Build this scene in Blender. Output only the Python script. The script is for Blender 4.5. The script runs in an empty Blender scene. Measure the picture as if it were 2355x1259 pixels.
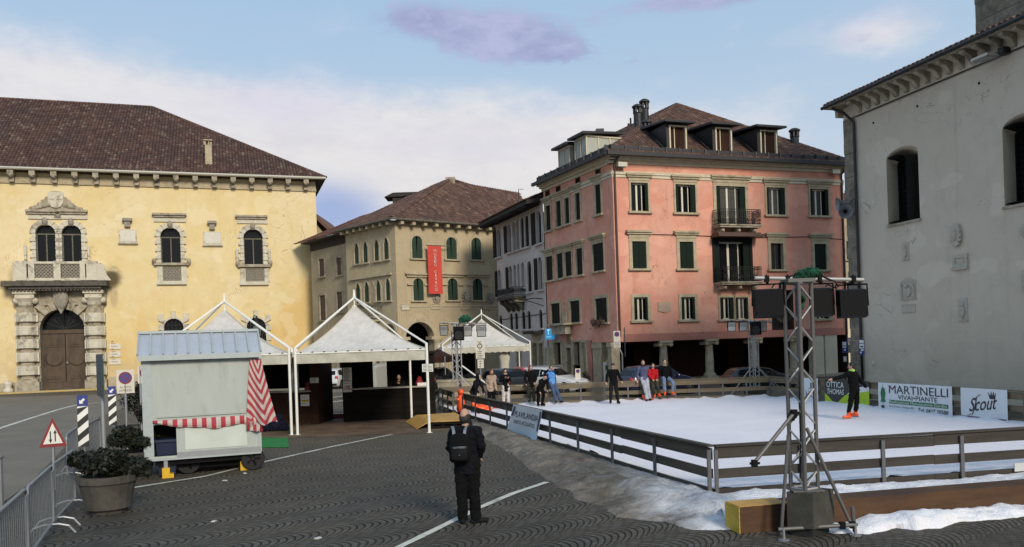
import bpy, bmesh, math, random
from mathutils import Vector, Matrix
from mathutils.geometry import tessellate_polygon
random.seed(7)
R = math.radians
SC = bpy.context.scene
COL = SC.collection
TMP = bpy.data.scenes.new('workbench')      # scratch scene for evaluating modifiers and lettering; removed at the end
def tmp_dg():
    vl = TMP.view_layers[0]; vl.update(); return vl.depsgraph
F, CX, CY, ROLL, CAMZ = 1900.0, 1177.5, 797.4, 0.034, 2.67
CR, SR = math.cos(ROLL), math.sin(ROLL)

# ---------------------------------------------------------------- survey helpers (photograph measurements -> metres)
def ray(px, py):
    dx, dy = px - CX, CY - py
    return Vector(((dx*CR + dy*SR)/F, 1.0, (-dx*SR + dy*CR)/F))
def P(px, py, Y):
    r = ray(px, py); return Vector((r.x*Y, Y, CAMZ + r.z*Y))
def G(px, py, z=0.0):
    r = ray(px, py); t = (z - CAMZ)/r.z
    return Vector((r.x*t, t, z))

class Fac:
    """a vertical plane; s runs left to right, z up, d outwards"""
    def __init__(s, a, b):
        s.o = Vector((a[0], a[1], 0)); v = Vector((b[0]-a[0], b[1]-a[1], 0)); s.L = v.length; s.u = v.normalized()
        s.n = Vector((s.u.y, -s.u.x, 0))
    def sz(s, px, py, d=0.0):
        r = ray(px, py); c = Vector((0, 0, CAMZ)); o = s.o + s.n*d
        t = (o - c).dot(s.n)/r.dot(s.n); q = c + r*t
        return ((q - s.o).dot(s.u), q.z)
    def pt(s, a, z, d=0.0):
        return s.o + s.u*a + s.n*d + Vector((0, 0, z))
    def rect(s, x0, y0, x1, y1):
        xm, ym = (x0+x1)/2, (y0+y1)/2
        return (s.sz(x0, ym)[0], s.sz(xm, y1)[1], s.sz(x1, ym)[0], s.sz(xm, y0)[1])

# ---------------------------------------------------------------- objects
def tag(o, label=None, cat=None, group=None, kind=None):
    if label: o['label'] = label
    if cat: o['category'] = cat
    if group: o['group'] = group
    if kind: o['kind'] = kind
    return o
def thing(name, label, cat, loc=(0, 0, 0), rz=0.0, group=None):
    o = bpy.data.objects.new(name, None); COL.objects.link(o)
    o.empty_display_size = 0.3
    o.location = loc; o.rotation_euler = (0, 0, rz)
    return tag(o, label, cat, group)
def offset(o):
    v = Vector((0, 0, 0))
    while o: v += Vector(o.location); o = o.parent
    return v
def dup(root, loc=None, rz=None, label=None, group=None):
    def cp(o, par):
        c = o.copy(); COL.objects.link(c); c.parent = par
        for ch in list(o.children): cp(ch, c)
        return c
    r = cp(root, None)
    if loc is not None: r.location = loc
    if rz is not None: r.rotation_euler = (0, 0, rz)
    if label: r['label'] = label
    if group: r['group'] = group
    return r

class MB:
    """collects shapes for one mesh"""
    def __init__(s): s.v = []; s.f = []; s.uv = {}; s.mi = []; s.cur = 0
    def add(s, vs, fs, uvs=None):
        b = len(s.v); s.v += [Vector(x) for x in vs]
        for i, f in enumerate(fs):
            if uvs: s.uv[len(s.f)] = uvs[i]
            s.f.append([b+j for j in f]); s.mi.append(s.cur)
        return s
    def quad(s, a, b, c, d, uv=None): return s.add([a, b, c, d], [(0, 1, 2, 3)], [uv] if uv else None)
    def box8(s, p):   # p: 4 bottom (ccw from above), 4 top
        return s.add(p, [(3, 2, 1, 0), (4, 5, 6, 7), (0, 1, 5, 4), (1, 2, 6, 5), (2, 3, 7, 6), (3, 0, 4, 7)])
    def box(s, c, d, M=None):
        x, y, z = c; a, b, e = d[0]/2, d[1]/2, d[2]/2
        p = [Vector((x+i*a, y+j*b, z+k*e)) for k in (-1, 1) for i, j in ((-1, -1), (1, -1), (1, 1), (-1, 1))]
        if M: p = [M @ q for q in p]
        return s.box8(p)
    def fbox(s, fac, s0, s1, z0, z1, d0, d1):
        q = [fac.pt(a, z, d) for z in (z0, z1) for a, d in ((s0, d1), (s1, d1), (s1, d0), (s0, d0))]
        return s.box8(q)
    def rings(s, rs, cap0=True, cap1=True, closed=True):
        n = len(rs[0]); vs = [v for r in rs for v in r]; fs = []
        for i in range(len(rs)-1):
            for j in range(n if closed else n-1):
                k = (j+1) % n
                fs.append((i*n+j, i*n+k, (i+1)*n+k, (i+1)*n+j))
        if cap0: fs.append(tuple(range(n-1, -1, -1)))
        if cap1: fs.append(tuple(range((len(rs)-1)*n, len(rs)*n)))
        return s.add(vs, fs)
    def tube(s, pts, r, n=8, r2=None, cap=True):
        pts = [Vector(p) for p in pts]; rs = []
        for i, p in enumerate(pts):
            t = (pts[min(i+1, len(pts)-1)] - pts[max(i-1, 0)]).normalized()
            up = Vector((0, 0, 1)) if abs(t.z) < .95 else Vector((1, 0, 0))
            a = t.cross(up).normalized(); b = a.cross(t)
            rr = r if r2 is None else r + (r2-r)*i/max(1, len(pts)-1)
            rs.append([p + a*(rr*math.cos(q)) + b*(-rr*math.sin(q)) for q in [2*math.pi*j/n for j in range(n)]])
        return s.rings(rs, cap, cap)
    def bar(s, a, b, w, h):     # rectangular bar between two points
        a, b = Vector(a), Vector(b); t = (b-a).normalized()
        up = Vector((0, 0, 1)) if abs(t.z) < .95 else Vector((0, 1, 0))
        x = t.cross(up).normalized()*(w/2); y = x.cross(t).normalized()*(h/2)
        return s.box8([a-x-y, a+x-y, b+x-y, b-x-y, a-x+y, a+x+y, b+x+y, b-x+y])
    def lathe(s, prof, c=(0, 0, 0), n=16, sx=1, sy=1, M=None):
        c = Vector(c); rs = []
        for r, z in prof:
            ring = [c + Vector((sx*r*math.cos(2*math.pi*j/n), sy*r*math.sin(2*math.pi*j/n), z)) for j in range(n)]
            if M: ring = [M @ q for q in ring]
            rs.append(ring)
        return s.rings(rs)
    def ell(s, c, r, n=12, m=8, M=None):
        prof = [(max(1e-4, math.sin(math.pi*i/m)), -math.cos(math.pi*i/m)) for i in range(m+1)]
        c = Vector(c); rs = []
        for a, z in prof:
            ring = [Vector((r[0]*a*math.cos(2*math.pi*j/n), r[1]*a*math.sin(2*math.pi*j/n), r[2]*z)) for j in range(n)]
            ring = [(M @ q if M else q) + c for q in ring]
            rs.append(ring)
        return s.rings(rs)
    def cap_(s, a, b, ra, rb, n=10, fl=1.0):   # tapered capsule with round ends
        a, b = Vector(a), Vector(b); t = (b-a).normalized()
        up = Vector((0, 0, 1)) if abs(t.z) < .95 else Vector((0, 1, 0))
        x = t.cross(up).normalized(); y = x.cross(t); rs = []
        for k in range(4): q = math.pi/2*(1-k/3); rs.append((a - t*(ra*math.sin(q)), max(1e-4, ra*math.cos(q))))
        for k in range(4): q = math.pi/2*k/3; rs.append((b + t*(rb*math.sin(q)), max(1e-4, rb*math.cos(q))))
        return s.rings([[c + x*(r*math.cos(2*math.pi*j/n)) - y*(fl*r*math.sin(2*math.pi*j/n)) for j in range(n)] for c, r in rs])
    def prism(s, poly, d0, d1, fac):      # polygon in (s,z) extruded from d0 to d1
        n = len(poly); fr = [fac.pt(a, z, d1) for a, z in poly]; bk = [fac.pt(a, z, d0) for a, z in poly]
        fs = [(i, (i+1) % n, n+(i+1) % n, n+i) for i in range(n)]
        tri = tessellate_polygon([[Vector((a, z, 0)) for a, z in poly]])
        return s.add(fr+bk, fs + [tuple(t) for t in tri] + [tuple(n+i for i in reversed(t)) for t in tri])
    def build(s, name, mat, parent=None, smooth=False, world=True, auto=None):
        off = offset(parent) if (parent and world) else Vector((0, 0, 0))
        me = bpy.data.meshes.new(name)
        me.from_pydata([tuple(v-off) for v in s.v], [], s.f)
        mats = mat if isinstance(mat, (list, tuple)) else [mat]
        for m in mats: me.materials.append(m)
        if s.uv:
            ul = me.uv_layers.new(name='UVMap'); li = 0
            for fi, f in enumerate(s.f):
                u = s.uv.get(fi)
                for j in range(len(f)):
                    if u: ul.data[li].uv = u[j]
                    li += 1
        bm = bmesh.new(); bm.from_mesh(me)
        bmesh.ops.recalc_face_normals(bm, faces=bm.faces)
        bm.to_mesh(me); bm.free()
        if len(mats) > 1:
            for i, p in enumerate(me.polygons): p.material_index = s.mi[i]
        if smooth:
            for p in me.polygons: p.use_smooth = True
            if auto is not None:
                try: me.set_sharp_from_angle(angle=R(auto))
                except Exception: pass
        me.update()
        o = bpy.data.objects.new(name, me); COL.objects.link(o)
        if parent: o.parent = parent
        return o

def text_on(name, txt, O, U, V, w, h, mat, parent=None, world=True, bold=0.0, shear=0.0, lift=0.004, th=0.002):
    """lettering as flat raised shapes, fitted into a w x h box whose lower-left corner is O"""
    cu = bpy.data.curves.new(name, 'FONT'); cu.body = txt; cu.size = 1; cu.offset = bold; cu.shear = shear; cu.resolution_u = 3
    ob = bpy.data.objects.new(name, cu); TMP.collection.objects.link(ob)
    dg = tmp_dg(); me = bpy.data.meshes.new_from_object(ob.evaluated_get(dg))
    bpy.data.objects.remove(ob); bpy.data.curves.remove(cu)
    xs = [v.co.x for v in me.vertices]; ys = [v.co.y for v in me.vertices]
    x0, x1, y0, y1 = min(xs), max(xs), min(ys), max(ys)
    O, U, V = Vector(O), Vector(U).normalized(), Vector(V).normalized(); N = U.cross(V)
    off = offset(parent) if (parent and world) else Vector((0, 0, 0))
    for v in me.vertices:
        a = (v.co.x-x0)/(x1-x0)*w; b = (v.co.y-y0)/(y1-y0)*h
        v.co = O + U*a + V*b + N*lift - off
    me.materials.append(mat); me.update()
    o = bpy.data.objects.new(name, me); COL.objects.link(o)
    if parent: o.parent = parent
    return o

# ---------------------------------------------------------------- shader shorthand
class X:
    """arithmetic on shader sockets"""
    nt = None
    def __init__(s, k): s.k = k
    @staticmethod
    def m(op, *a):
        n = X.nt.nodes.new('ShaderNodeMath'); n.operation = op
        for i, v in enumerate(a):
            if isinstance(v, X): X.nt.links.new(v.k, n.inputs[i])
            else: n.inputs[i].default_value = v
        return X(n.outputs[0])
    def __add__(s, o): return X.m('ADD', s, o)
    __radd__ = __add__
    def __sub__(s, o): return X.m('SUBTRACT', s, o)
    def __rsub__(s, o): return X.m('SUBTRACT', o, s)
    def __mul__(s, o): return X.m('MULTIPLY', s, o)
    __rmul__ = __mul__
    def __truediv__(s, o): return X.m('DIVIDE', s, o)
    def fl(s): return X.m('FLOOR', s)
    def fr(s): return X.m('FRACT', s)
    def ab(s): return X.m('ABSOLUTE', s)
    def step(s, e0, e1):
        n = X.nt.nodes.new('ShaderNodeMapRange'); n.interpolation_type = 'SMOOTHSTEP'
        X.nt.links.new(s.k, n.inputs['Value']); n.inputs['From Min'].default_value = e0; n.inputs['From Max'].default_value = e1
        return X(n.outputs[0])
    def clamp(s):
        n = X.nt.nodes.new('ShaderNodeClamp'); X.nt.links.new(s.k, n.inputs[0]); return X(n.outputs[0])
def comb(x, y, z=0.0):
    n = X.nt.nodes.new('ShaderNodeCombineXYZ')
    for i, v in enumerate((x, y, z)):
        if isinstance(v, X): X.nt.links.new(v.k, n.inputs[i])
        else: n.inputs[i].default_value = v
    return n.outputs[0]
def noise(vec, scale, detail=4, rough=.6, dist=0.0):
    n = X.nt.nodes.new('ShaderNodeTexNoise'); n.inputs['Scale'].default_value = scale; n.inputs['Detail'].default_value = detail
    n.inputs['Roughness'].default_value = rough; n.inputs['Distortion'].default_value = dist
    if vec is not None: X.nt.links.new(vec, n.inputs['Vector'])
    return X(n.outputs[0])
def white(vec):
    n = X.nt.nodes.new('ShaderNodeTexWhiteNoise'); n.noise_dimensions = '3D'; X.nt.links.new(vec, n.inputs['Vector']); return X(n.outputs[0])
def mix(f, a, b):
    n = X.nt.nodes.new('ShaderNodeMix'); n.data_type = 'RGBA'; n.clamp_factor = True
    if isinstance(f, X): X.nt.links.new(f.k, n.inputs[0])
    else: n.inputs[0].default_value = f
    for i, v in ((6, a), (7, b)):
        if isinstance(v, (tuple, list)): n.inputs[i].default_value = (*v[:3], 1)
        else: X.nt.links.new(v, n.inputs[i])
    return n.outputs[2]
def coords(kind='Object', scale=None):
    n = X.nt.nodes.new('ShaderNodeTexCoord'); k = n.outputs[kind]
    if scale:
        m = X.nt.nodes.new('ShaderNodeMapping'); m.inputs['Scale'].default_value = scale; X.nt.links.new(k, m.inputs[0]); k = m.outputs[0]
    return k
def sep(k):
    n = X.nt.nodes.new('ShaderNodeSeparateXYZ'); X.nt.links.new(k, n.inputs[0]); return [X(o) for o in n.outputs]
def newmat(name):
    m = bpy.data.materials.new(name); m.use_nodes = True; X.nt = m.node_tree
    return m, m.node_tree.nodes['Principled BSDF']
def fin(b, col, rough=.8, bump=None, bd=.02, bs=.5, metal=0.0, spec=.5):
    if isinstance(col, (tuple, list)): b.inputs['Base Color'].default_value = (*col[:3], 1)
    else: X.nt.links.new(col, b.inputs['Base Color'])
    if isinstance(rough, X): X.nt.links.new(rough.k, b.inputs['Roughness'])
    else: b.inputs['Roughness'].default_value = rough
    b.inputs['Metallic'].default_value = metal; b.inputs['Specular IOR Level'].default_value = spec
    if bump is not None:
        n = X.nt.nodes.new('ShaderNodeBump'); n.inputs['Strength'].default_value = bs; n.inputs['Distance'].default_value = bd
        X.nt.links.new(bump.k, n.inputs['Height']); X.nt.links.new(n.outputs[0], b.inputs['Normal'])
def C(h):
    h = h.lstrip('#'); v = [int(h[i:i+2], 16)/255 for i in (0, 2, 4)]
    return tuple(x/12.92 if x <= .04045 else ((x+.055)/1.055)**2.4 for x in v)

def mottled(name, c1, c2, scale=1.5, rough=.85, bd=.01, bs=.4, c3=None, s3=.3, lo=.35, hi=.65, metal=0.0, spec=.4, stretch=None, fine=25):
    """two-tone noisy surface with fine grain, optional third tone in big patches"""
    m, b = newmat(name); co = coords('Object', stretch)
    n1 = noise(co, scale, 6, .65); n2 = noise(co, scale*fine, 3, .6)
    col = mix((n1*.75 + n2*.25).step(lo, hi), c1, c2)
    if c3: col = mix(noise(co, s3, 5, .7, .6).step(.5, .72), col, c3)
    fin(b, col, rough, n2*.6 + n1*.4, bd, bs, metal, spec)
    return m
def flat(name, c, rough=.5, metal=0.0, spec=.5, var=.12):
    m, b = newmat(name); co = coords()
    n = noise(co, 9, 4)
    fin(b, mix(n, tuple(x*(1-var) for x in c), tuple(min(1, x*(1+var)) for x in c)), rough, noise(co, 60, 2), .002, .2, metal, spec)
    return m
M = {}
# ---------------------------------------------------------------- camera, sky, sun
cam = bpy.data.cameras.new('camera'); cam_o = bpy.data.objects.new('camera', cam); COL.objects.link(cam_o)
SC.camera = cam_o
cam.sensor_width = 36; cam.lens = 36*F/2355; cam.shift_y = (CY-629.5)/2355; cam.clip_end = 3000
cam_o.matrix_world = Matrix(((CR, SR, 0, 0), (0, 0, -1, 0), (-SR, CR, 0, CAMZ), (0, 0, 0, 1)))
SC.view_settings.view_transform = 'Standard'; SC.view_settings.look = 'None'; SC.view_settings.exposure = 0.28; SC.view_settings.gamma = 1
SUN_D = Vector((0.40, -0.86, 0.50)).normalized()          # towards the sun: behind the viewer, to the right, low
el = math.asin(SUN_D.z); rot = math.atan2(SUN_D.x, SUN_D.y)
W = bpy.data.worlds.new('World'); SC.world = W; W.use_nodes = True
X.nt = W.node_tree; bg = W.node_tree.nodes['Background']
sk = W.node_tree.nodes.new('ShaderNodeTexSky'); sk.sky_type = 'NISHITA'; sk.sun_disc = False
sk.sun_elevation = el; sk.sun_rotation = rot; sk.altitude = 300; sk.air_density = 1.0; sk.dust_density = 2.5; sk.ozone_density = 1.5
co = coords('Generated'); dx_, dy_, dz_ = sep(co)
azi = X.m('ARCTAN2', dx_, dy_); ele = X.m('ARCSINE', dz_)
def blob(px, py, wx, wy):
    r = ray(px, py); a = math.atan2(r.x, r.y); e = math.asin(r.normalized().z)
    u = (azi - a)/(wx/F); v = (ele - e)/(wy/F)
    return X.m('POWER', 2.718, (u*u + v*v)*-1.0)
sv = comb(dx_*1.0, dy_*1.0, dz_*2.2)
nA = noise(sv, 3.0, 7, .58, .5); nB = noise(sv, 9.0, 6, .62, .3); nC = noise(sv, 26.0, 5, .65, .4)
wob = (nA - .5)*1.5 + (nB - .5)*.8
base = mix(.72, sk.outputs[0], (5.0, 7.6, 10.4))           # thin veil of high haze over the blue
haze = (ele*-1.0).step(-.50, -.05)
base = mix(haze*.5, base, (9.3, 8.9, 8.8))
pale = (blob(60, 200, 380, 90)*.9 + blob(420, 300, 420, 90)*.6 + blob(900, 330, 480, 130)*.9 + blob(1230, 470, 460, 120)*.8 + blob(2020, 70, 120, 40)*.8 + blob(1650, 320, 400, 120)*.5)
pale = (pale + wob*1.0 + (nC-.5)*.4).step(.10, 1.05)
c1 = mix(pale*.85, base, mix((nB*.6+nC*.4).step(.3, .65), mix(haze, (8.0, 7.7, 8.9), (9.0, 8.5, 8.2)), mix(haze, (9.6, 9.3, 9.7), (9.9, 9.4, 8.8))))
lav = blob(500, 60, 500, 60)*.4 + blob(640, 235, 260, 60)*.7 + blob(1050, 340, 260, 50)*.45 + blob(2000, 40, 150, 60)*.55 + blob(230, 250, 160, 60)*.3
c2 = mix((lav + wob*.7).step(.2, 1.1)*.5, c1, (7.0, 6.8, 9.3))
pur = blob(1140, 80, 175, 50)*1.1 + blob(960, 42, 95, 34)*.95 + blob(1290, 120, 110, 38)*.9 + blob(1460, 140, 90, 24)*.5 + blob(1600, 0, 200, 24)*.8 + blob(1950, 90, 100, 30)*.35
puf = (nA-.5)*1.2 + (nB-.5)*2.4 + (nC-.5)*1.2
c3 = mix((pur + puf*((pur*2.2).clamp())).step(.22, .85)*.92, c2, mix((nB*.6 + nC*.4).step(.35, .65), (3.5, 4.0, 6.5), (5.4, 5.7, 8.2)))
blu = blob(770, 490, 130, 60)*1.0 + blob(700, 420, 200, 60)*.3
c4 = mix((blu + wob*.5).step(.2, 1.1)*.75, c3, (3.2, 4.4, 8.0))
X.nt.links.new(c4, bg.inputs['Color']); bg.inputs['Strength'].default_value = 0.072
sun = bpy.data.lights.new('sun', 'SUN'); sun_o = bpy.data.objects.new('sun', sun); COL.objects.link(sun_o)
sun.energy = 2.5; sun.angle = R(14); sun.color = (1.0, .90, .74)
sun_o.rotation_euler = SUN_D.to_track_quat('Z', 'Y').to_euler()

# ---------------------------------------------------------------- materials
def plaster(name, c1, c2, c3, scale=.25, s3=.12):
    m, b = newmat(name); co = coords(); x, y, z = sep(co)
    big = noise(co, scale, 6, .62, .8); mid = noise(co, 1.6, 5, .65); fine = noise(co, 22, 4, .7)
    runs = noise(comb(x*1.0, y*1.0, z*.12), 1.6, 5, .65)      # rain runs
    col = mix(big.step(.38, .64), c1, c2)
    col = mix((mid*.6 + runs*.4).step(.5, .74)*.75, col, c3)
    g = (fine*.5 + mid*.5)
    col = mix(g.step(.3, .7)*.22, col, tuple(v*.62 for v in c1))
    run2 = noise(comb(x*2.2, y*2.2, z*.10), 1.1, 4, .6)
    col = mix(run2.step(.58, .78)*.30, col, tuple(v*.66 for v in c3))
    patch = noise(comb(x, y, z*1.3), .55, 2, .4); col = mix(patch.step(.61, .63)*.28, col, tuple(min(.9, v*1.22) for v in c2))
    ck = ((noise(co, .62, 3, .55, .8) - .5).ab()); ckm = noise(co, .33, 2).step(.52, .60)
    col = mix((1.0 - ck.step(.0012, .005))*ckm*.55, col, tuple(v*.45 for v in c3))
    fin(b, col, .9, fine*.5 + mid*.5, .02, .45, 0, .25)
    return m
def roofmat(name, stops):
    m, b = newmat(name); uv = coords('UV'); u, v, _ = sep(uv); co = coords()
    r = white(comb(u.fl(), v.fl(), 0.0)); r2 = white(comb(u.fl(), v.fl(), 5.0))
    col = mix(r.step(.0, 1.0), stops[0], stops[1])
    col = mix(r2.step(.86, .98)*.6, col, stops[2])
    col = mix(noise(co, .35, 5, .7).step(.46, .7)*.6, col, stops[3])       # moss and soot in drifts
    col = mix(noise(co, 14, 3).step(.4, .75)*.35, col, tuple(x*.55 for x in stops[0]))
    fin(b, col, .85, noise(co, 18, 4), .02, .5, 0, .3)
    return m
M['yellow'] = plaster('yellow_plaster', (.61, .445, .185), (.64, .49, .235), (.52, .35, .12))
M['pink'] = plaster('pink_plaster', (.64, .285, .205), (.68, .36, .27), (.54, .22, .155), .35)
M['pink_base'] = plaster('pink_plaster_damp', (.42, .18, .14), (.46, .21, .16), (.36, .15, .12), .3)
M['museum'] = plaster('ochre_plaster', (.43, .34, .215), (.46, .375, .245), (.36, .28, .175))
M['white_pl'] = plaster('white_plaster', (.50, .44, .40), (.54, .485, .45), (.41, .355, .32))
M['beige'] = plaster('beige_plaster', (.36, .29, .19), (.42, .35, .24), (.26, .205, .135))
M['church'] = plaster('grey_plaster', (.55, .475, .375), (.58, .51, .41), (.49, .42, .335), .2)
M['cream'] = plaster('cream_plaster', (.62, .54, .40), (.64, .57, .43), (.56, .48, .34))
M['stone'] = mottled('pale_limestone', (.50, .45, .34), (.60, .56, .46), 2.2, .85, .02, .5, (.24, .20, .15), 1.1, .3, .7)
M['stone_dk'] = mottled('weathered_stone', (.25, .21, .15), (.42, .37, .28), 2.5, .9, .02, .5, (.13, .11, .085), 1.3)
M['stone_pk'] = mottled('window_stone', (.36, .295, .195), (.455, .385, .265), 2.2, .9, .015, .5, (.26, .22, .15), 1.2)
M['soot'] = mottled('sooty_stone', (.06, .053, .043), (.12, .105, .085), 3, .9, .02, .5)
M['ashlar'] = mottled('rough_ashlar', (.16, .135, .10), (.30, .26, .20), 3.0, .9, .06, .8, (.11, .09, .07), .9)
M['eave'] = mottled('eave_timber', (.10, .085, .065), (.17, .15, .115), 4, .85)
M['eave_dk'] = mottled('dark_eave_timber', (.022, .018, .017), (.045, .037, .033), 4, .85)
M['cornice'] = mottled('cornice_stucco', (.52, .45, .33), (.62, .55, .42), 2, .85)
M['roof_a'] = roofmat('old_roof_tiles', [(.070, .036, .030), (.125, .068, .052), (.24, .185, .14), (.050, .040, .034)])
M['roof_b'] = roofmat('brown_roof_tiles', [(.085, .046, .036), (.16, .085, .060), (.25, .165, .115), (.055, .040, .033)])
M['roof_c'] = roofmat('red_roof_tiles', [(.11, .040, .032), (.17, .070, .052), (.24, .15, .11), (.07, .036, .03)])
M['gutter'] = flat('zinc_gutter', (.46, .43, .36), .45, .3)
M['gutter_dk'] = flat('dark_gutter', (.025, .025, .028), .5, .3)
M['pipe'] = flat('brown_downpipe', (.085, .045, .035), .5, .2)
M['pipe_dk'] = flat('black_downpipe', (.022, .020, .020), .5, .2)
M['glass'] = flat('dark_window_glass', (.006, .0065, .007), .16, 0, .22, .3)
M['glass_sky'] = flat('bright_window_glass', (.14, .15, .15), .08, 0, .7, .3)
M['dark'] = flat('unlit_opening', (.010, .009, .008), .9, 0, .1)
M['shutter'] = flat('green_shutter', (.006, .014, .009), .75, 0, .2)
M['shutter_mu'] = flat('bottle_green_shutter', (.012, .036, .019), .6)
M['shutter_dk'] = flat('blackish_shutter', (.011, .012, .010), .75, 0, .2)
M['brown_sh'] = flat('brown_shutter', (.075, .045, .032), .65)
M['sash'] = flat('cream_sash', (.62, .57, .46), .5)
M['iron'] = flat('black_iron', (.014, .014, .015), .5, .4)
M['door_wood'] = mottled('old_door_wood', (.060, .040, .026), (.10, .068, .045), 3, .7, .01, .5, (.04, .027, .018), 1.2, stretch=(1, 1, .3))
M['plinth'] = mottled('plinth_stone', (.34, .29, .20), (.48, .42, .30), 1.2, .9, .02, .5, (.22, .18, .13), .6)
M['plaque'] = mottled('plaque_marble', (.56, .52, .43), (.62, .58, .50), 3, .6)
M['plaque_pk'] = mottled('worn_plaque', (.40, .28, .20), (.46, .34, .25), 3, .8)
M['carved'] = mottled('carved_stone', (.22, .19, .15), (.36, .32, .26), 8, .9, .04, .9)
M['metal'] = flat('galvanised_steel', (.27, .28, .29), .45, .5)
M['alu'] = flat('aluminium_tube', (.34, .33, .325), .55, .2)
M['alu_dull'] = flat('dull_truss_tube', (.105, .10, .098), .55, .2)
M['black'] = flat('matt_black_plastic', (.004, .004, .0045), .75, 0, .15)
M['black_metal'] = flat('black_lamp_housing', (.004, .004, .005), .7, 0, .15)
M['white_paint'] = flat('white_powder_coat', (.74, .72, .66), .4)
M['white_board'] = flat('white_board', (.66, .64, .58), .5, 0, .5, .05)
M['grey_back'] = flat('grey_sign_back', (.20, .21, .22), .45, .5)
M['red'] = flat('sign_red', (.40, .022, .022), .45)
M['dark_red'] = flat('dark_red_border', (.20, .016, .02), .45)
M['blue'] = flat('sign_blue', (.018, .035, .20), .4)
M['sign_violet'] = flat('faded_sign_blue', (.055, .045, .20), .4)
M['ink'] = flat('black_ink', (.015, .015, .016), .6)
M['ink_w'] = flat('white_ink', (.75, .74, .70), .6)
M['teal'] = flat('dark_teal_panel', (.022, .038, .042), .5)
M['canvas'] = mottled('white_tent_canvas', (.50, .465, .425), (.60, .565, .525), 1.6, .75, .06, .55, (.49, .455, .41), .5, fine=4)
M['valance'] = mottled('tent_valance', (.42, .39, .31), (.54, .51, .43), 1.6, .75, .03, .6, stretch=(1, 1, .5), fine=6)
M['kiosk'] = mottled('kiosk_sheet', (.355, .385, .36), (.385, .415, .39), 2, .5, .004, .2, (.29, .31, .28), 1.0, stretch=(2.2, 2.2, .5))
M['kiosk_edge'] = flat('kiosk_trim', (.36, .40, .40), .4, .2)
M['kiosk_roof'] = mottled('kiosk_roof_sheet', (.34, .37, .43), (.40, .43, .49), 1.5, .45, .004, .2, metal=.1)
M['stall'] = mottled('dark_stall_boards', (.006, .005, .0045), (.014, .011, .009), 3, .9, .01, .5, stretch=(.2, .2, 3), spec=.12)
M['stall_br'] = mottled('brown_stall_boards', (.024, .011, .007), (.042, .019, .012), 3, .85, .01, .5, spec=.15, stretch=(1, 1, .3))
M['counter'] = flat('counter_top', (.30, .27, .22), .4)
M['plank'] = mottled('grey_fence_plank', (.052, .042, .031), (.092, .076, .056), 2.2, .85, .01, .6, (.06, .05, .04), 1.5, stretch=(.35, .35, 4))
M['plank_lt'] = mottled('tan_fence_plank', (.115, .088, .054), (.17, .134, .085), 2.2, .85, .01, .6, (.12, .095, .06), 1.2, stretch=(.35, .35, 4))
M['plank_dk'] = mottled('dark_fence_plank', (.026, .022, .018), (.052, .043, .035), 2.2, .8, .01, .6, (.035, .03, .026), 1.5, stretch=(.35, .35, 4))
M['ply'] = mottled('shuttering_ply', (.46, .25, .055), (.56, .33, .09), 2, .6, .004, .3, (.30, .16, .05), 1.4)
M['beam'] = mottled('wet_timber_beam', (.050, .023, .010), (.090, .041, .016), 2, .7, .01, .5, (.04, .02, .011), 1.2, stretch=(.4, .4, 3))
M['beam_end'] = mottled('yellow_beam_end', (.52, .33, .03), (.60, .41, .05), 2, .6, .01, .4, (.30, .17, .02), 1.5)
M['concrete'] = mottled('wet_concrete', (.035, .034, .028), (.065, .062, .052), 2.5, .8, .015, .5, (.025, .024, .02), 1.2)
M['planter'] = mottled('planter_concrete', (.045, .041, .034), (.080, .072, .060), 3, .9, .02, .6, (.022, .02, .017), 1.2)
M['soil'] = mottled('soil', (.02, .015, .01), (.04, .03, .02), 6, .95)
M['orange'] = flat('orange_plastic', (.80, .085, .012), .35)
M['yellow_pl'] = flat('yellow_plastic', (.62, .36, .01), .4)
M['bin'] = flat('dark_blue_bin', (.008, .014, .045), .4)
M['turf'] = mottled('green_mat', (.012, .13, .03), (.02, .20, .045), 6, .95, .01, .8)
M['green_rope'] = mottled('green_cable_bundle', (.006, .055, .028), (.015, .12, .06), 14, .7, .02, .9)
M['rubber'] = flat('tyre_rubber', (.012, .012, .012), .85)
M['rim'] = flat('alloy_rim', (.38, .38, .39), .3, .8)
M['lampglass'] = flat('floodlight_reflector', (.60, .60, .57), .22, .55)
M['wire'] = flat('wire', (.03, .028, .026), .6)
M['litter'] = flat('litter', (.5, .5, .48), .7)
M['marking'] = mottled('worn_road_paint', (.48, .46, .40), (.62, .60, .53), 5, .75, .01, .5, (.20, .19, .165), 2.2)
M['kerb'] = mottled('yellow_kerb', (.46, .30, .05), (.40, .34, .20), 2, .8)
M['rope_red'] = flat('awning_red', (.42, .03, .04), .8)

# cobbles laid in segmental arcs
m, b = newmat('arc_cobbles'); co = coords()
x, y, z = sep(co); a0 = R(36)
a = x*math.cos(a0) + y*math.sin(a0); bb = y*math.cos(a0) - x*math.sin(a0)
wn = noise(co, .55, 3)
bb = bb + (wn - .5)*.22; 
Wf, c_ = 1.02, .125
t = (bb/Wf).fr()*2.0 - 1.0
fan = (bb/Wf).fl()
sag = (t*t)*.46
row = (a - sag*-1.0 + white(comb(fan, 3.0, 1.0))*.1 + (noise(co, 3.0, 2) - .5)*.035)/c_
cell = bb/.105 + row.fl()*.5
ri, ci = row.fl(), cell.fl()
jr = ((row.fr() - .5).ab()).step(.33, .47); jc = ((cell.fr() - .5).ab()).step(.40, .5)
j = X.m('MAXIMUM', jr, jc*.5)
h = white(comb(ri, ci, fan))
big = noise(co, .16, 5, .65); mid = noise(co, .9, 5, .6)
col = mix(h, (.068, .058, .046), (.118, .102, .082))
col = mix(h.step(.93, .97)*.7, col, (.11, .105, .10))
col = mix(mid.step(.45, .7)*.5, col, (.125, .103, .076))
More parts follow.
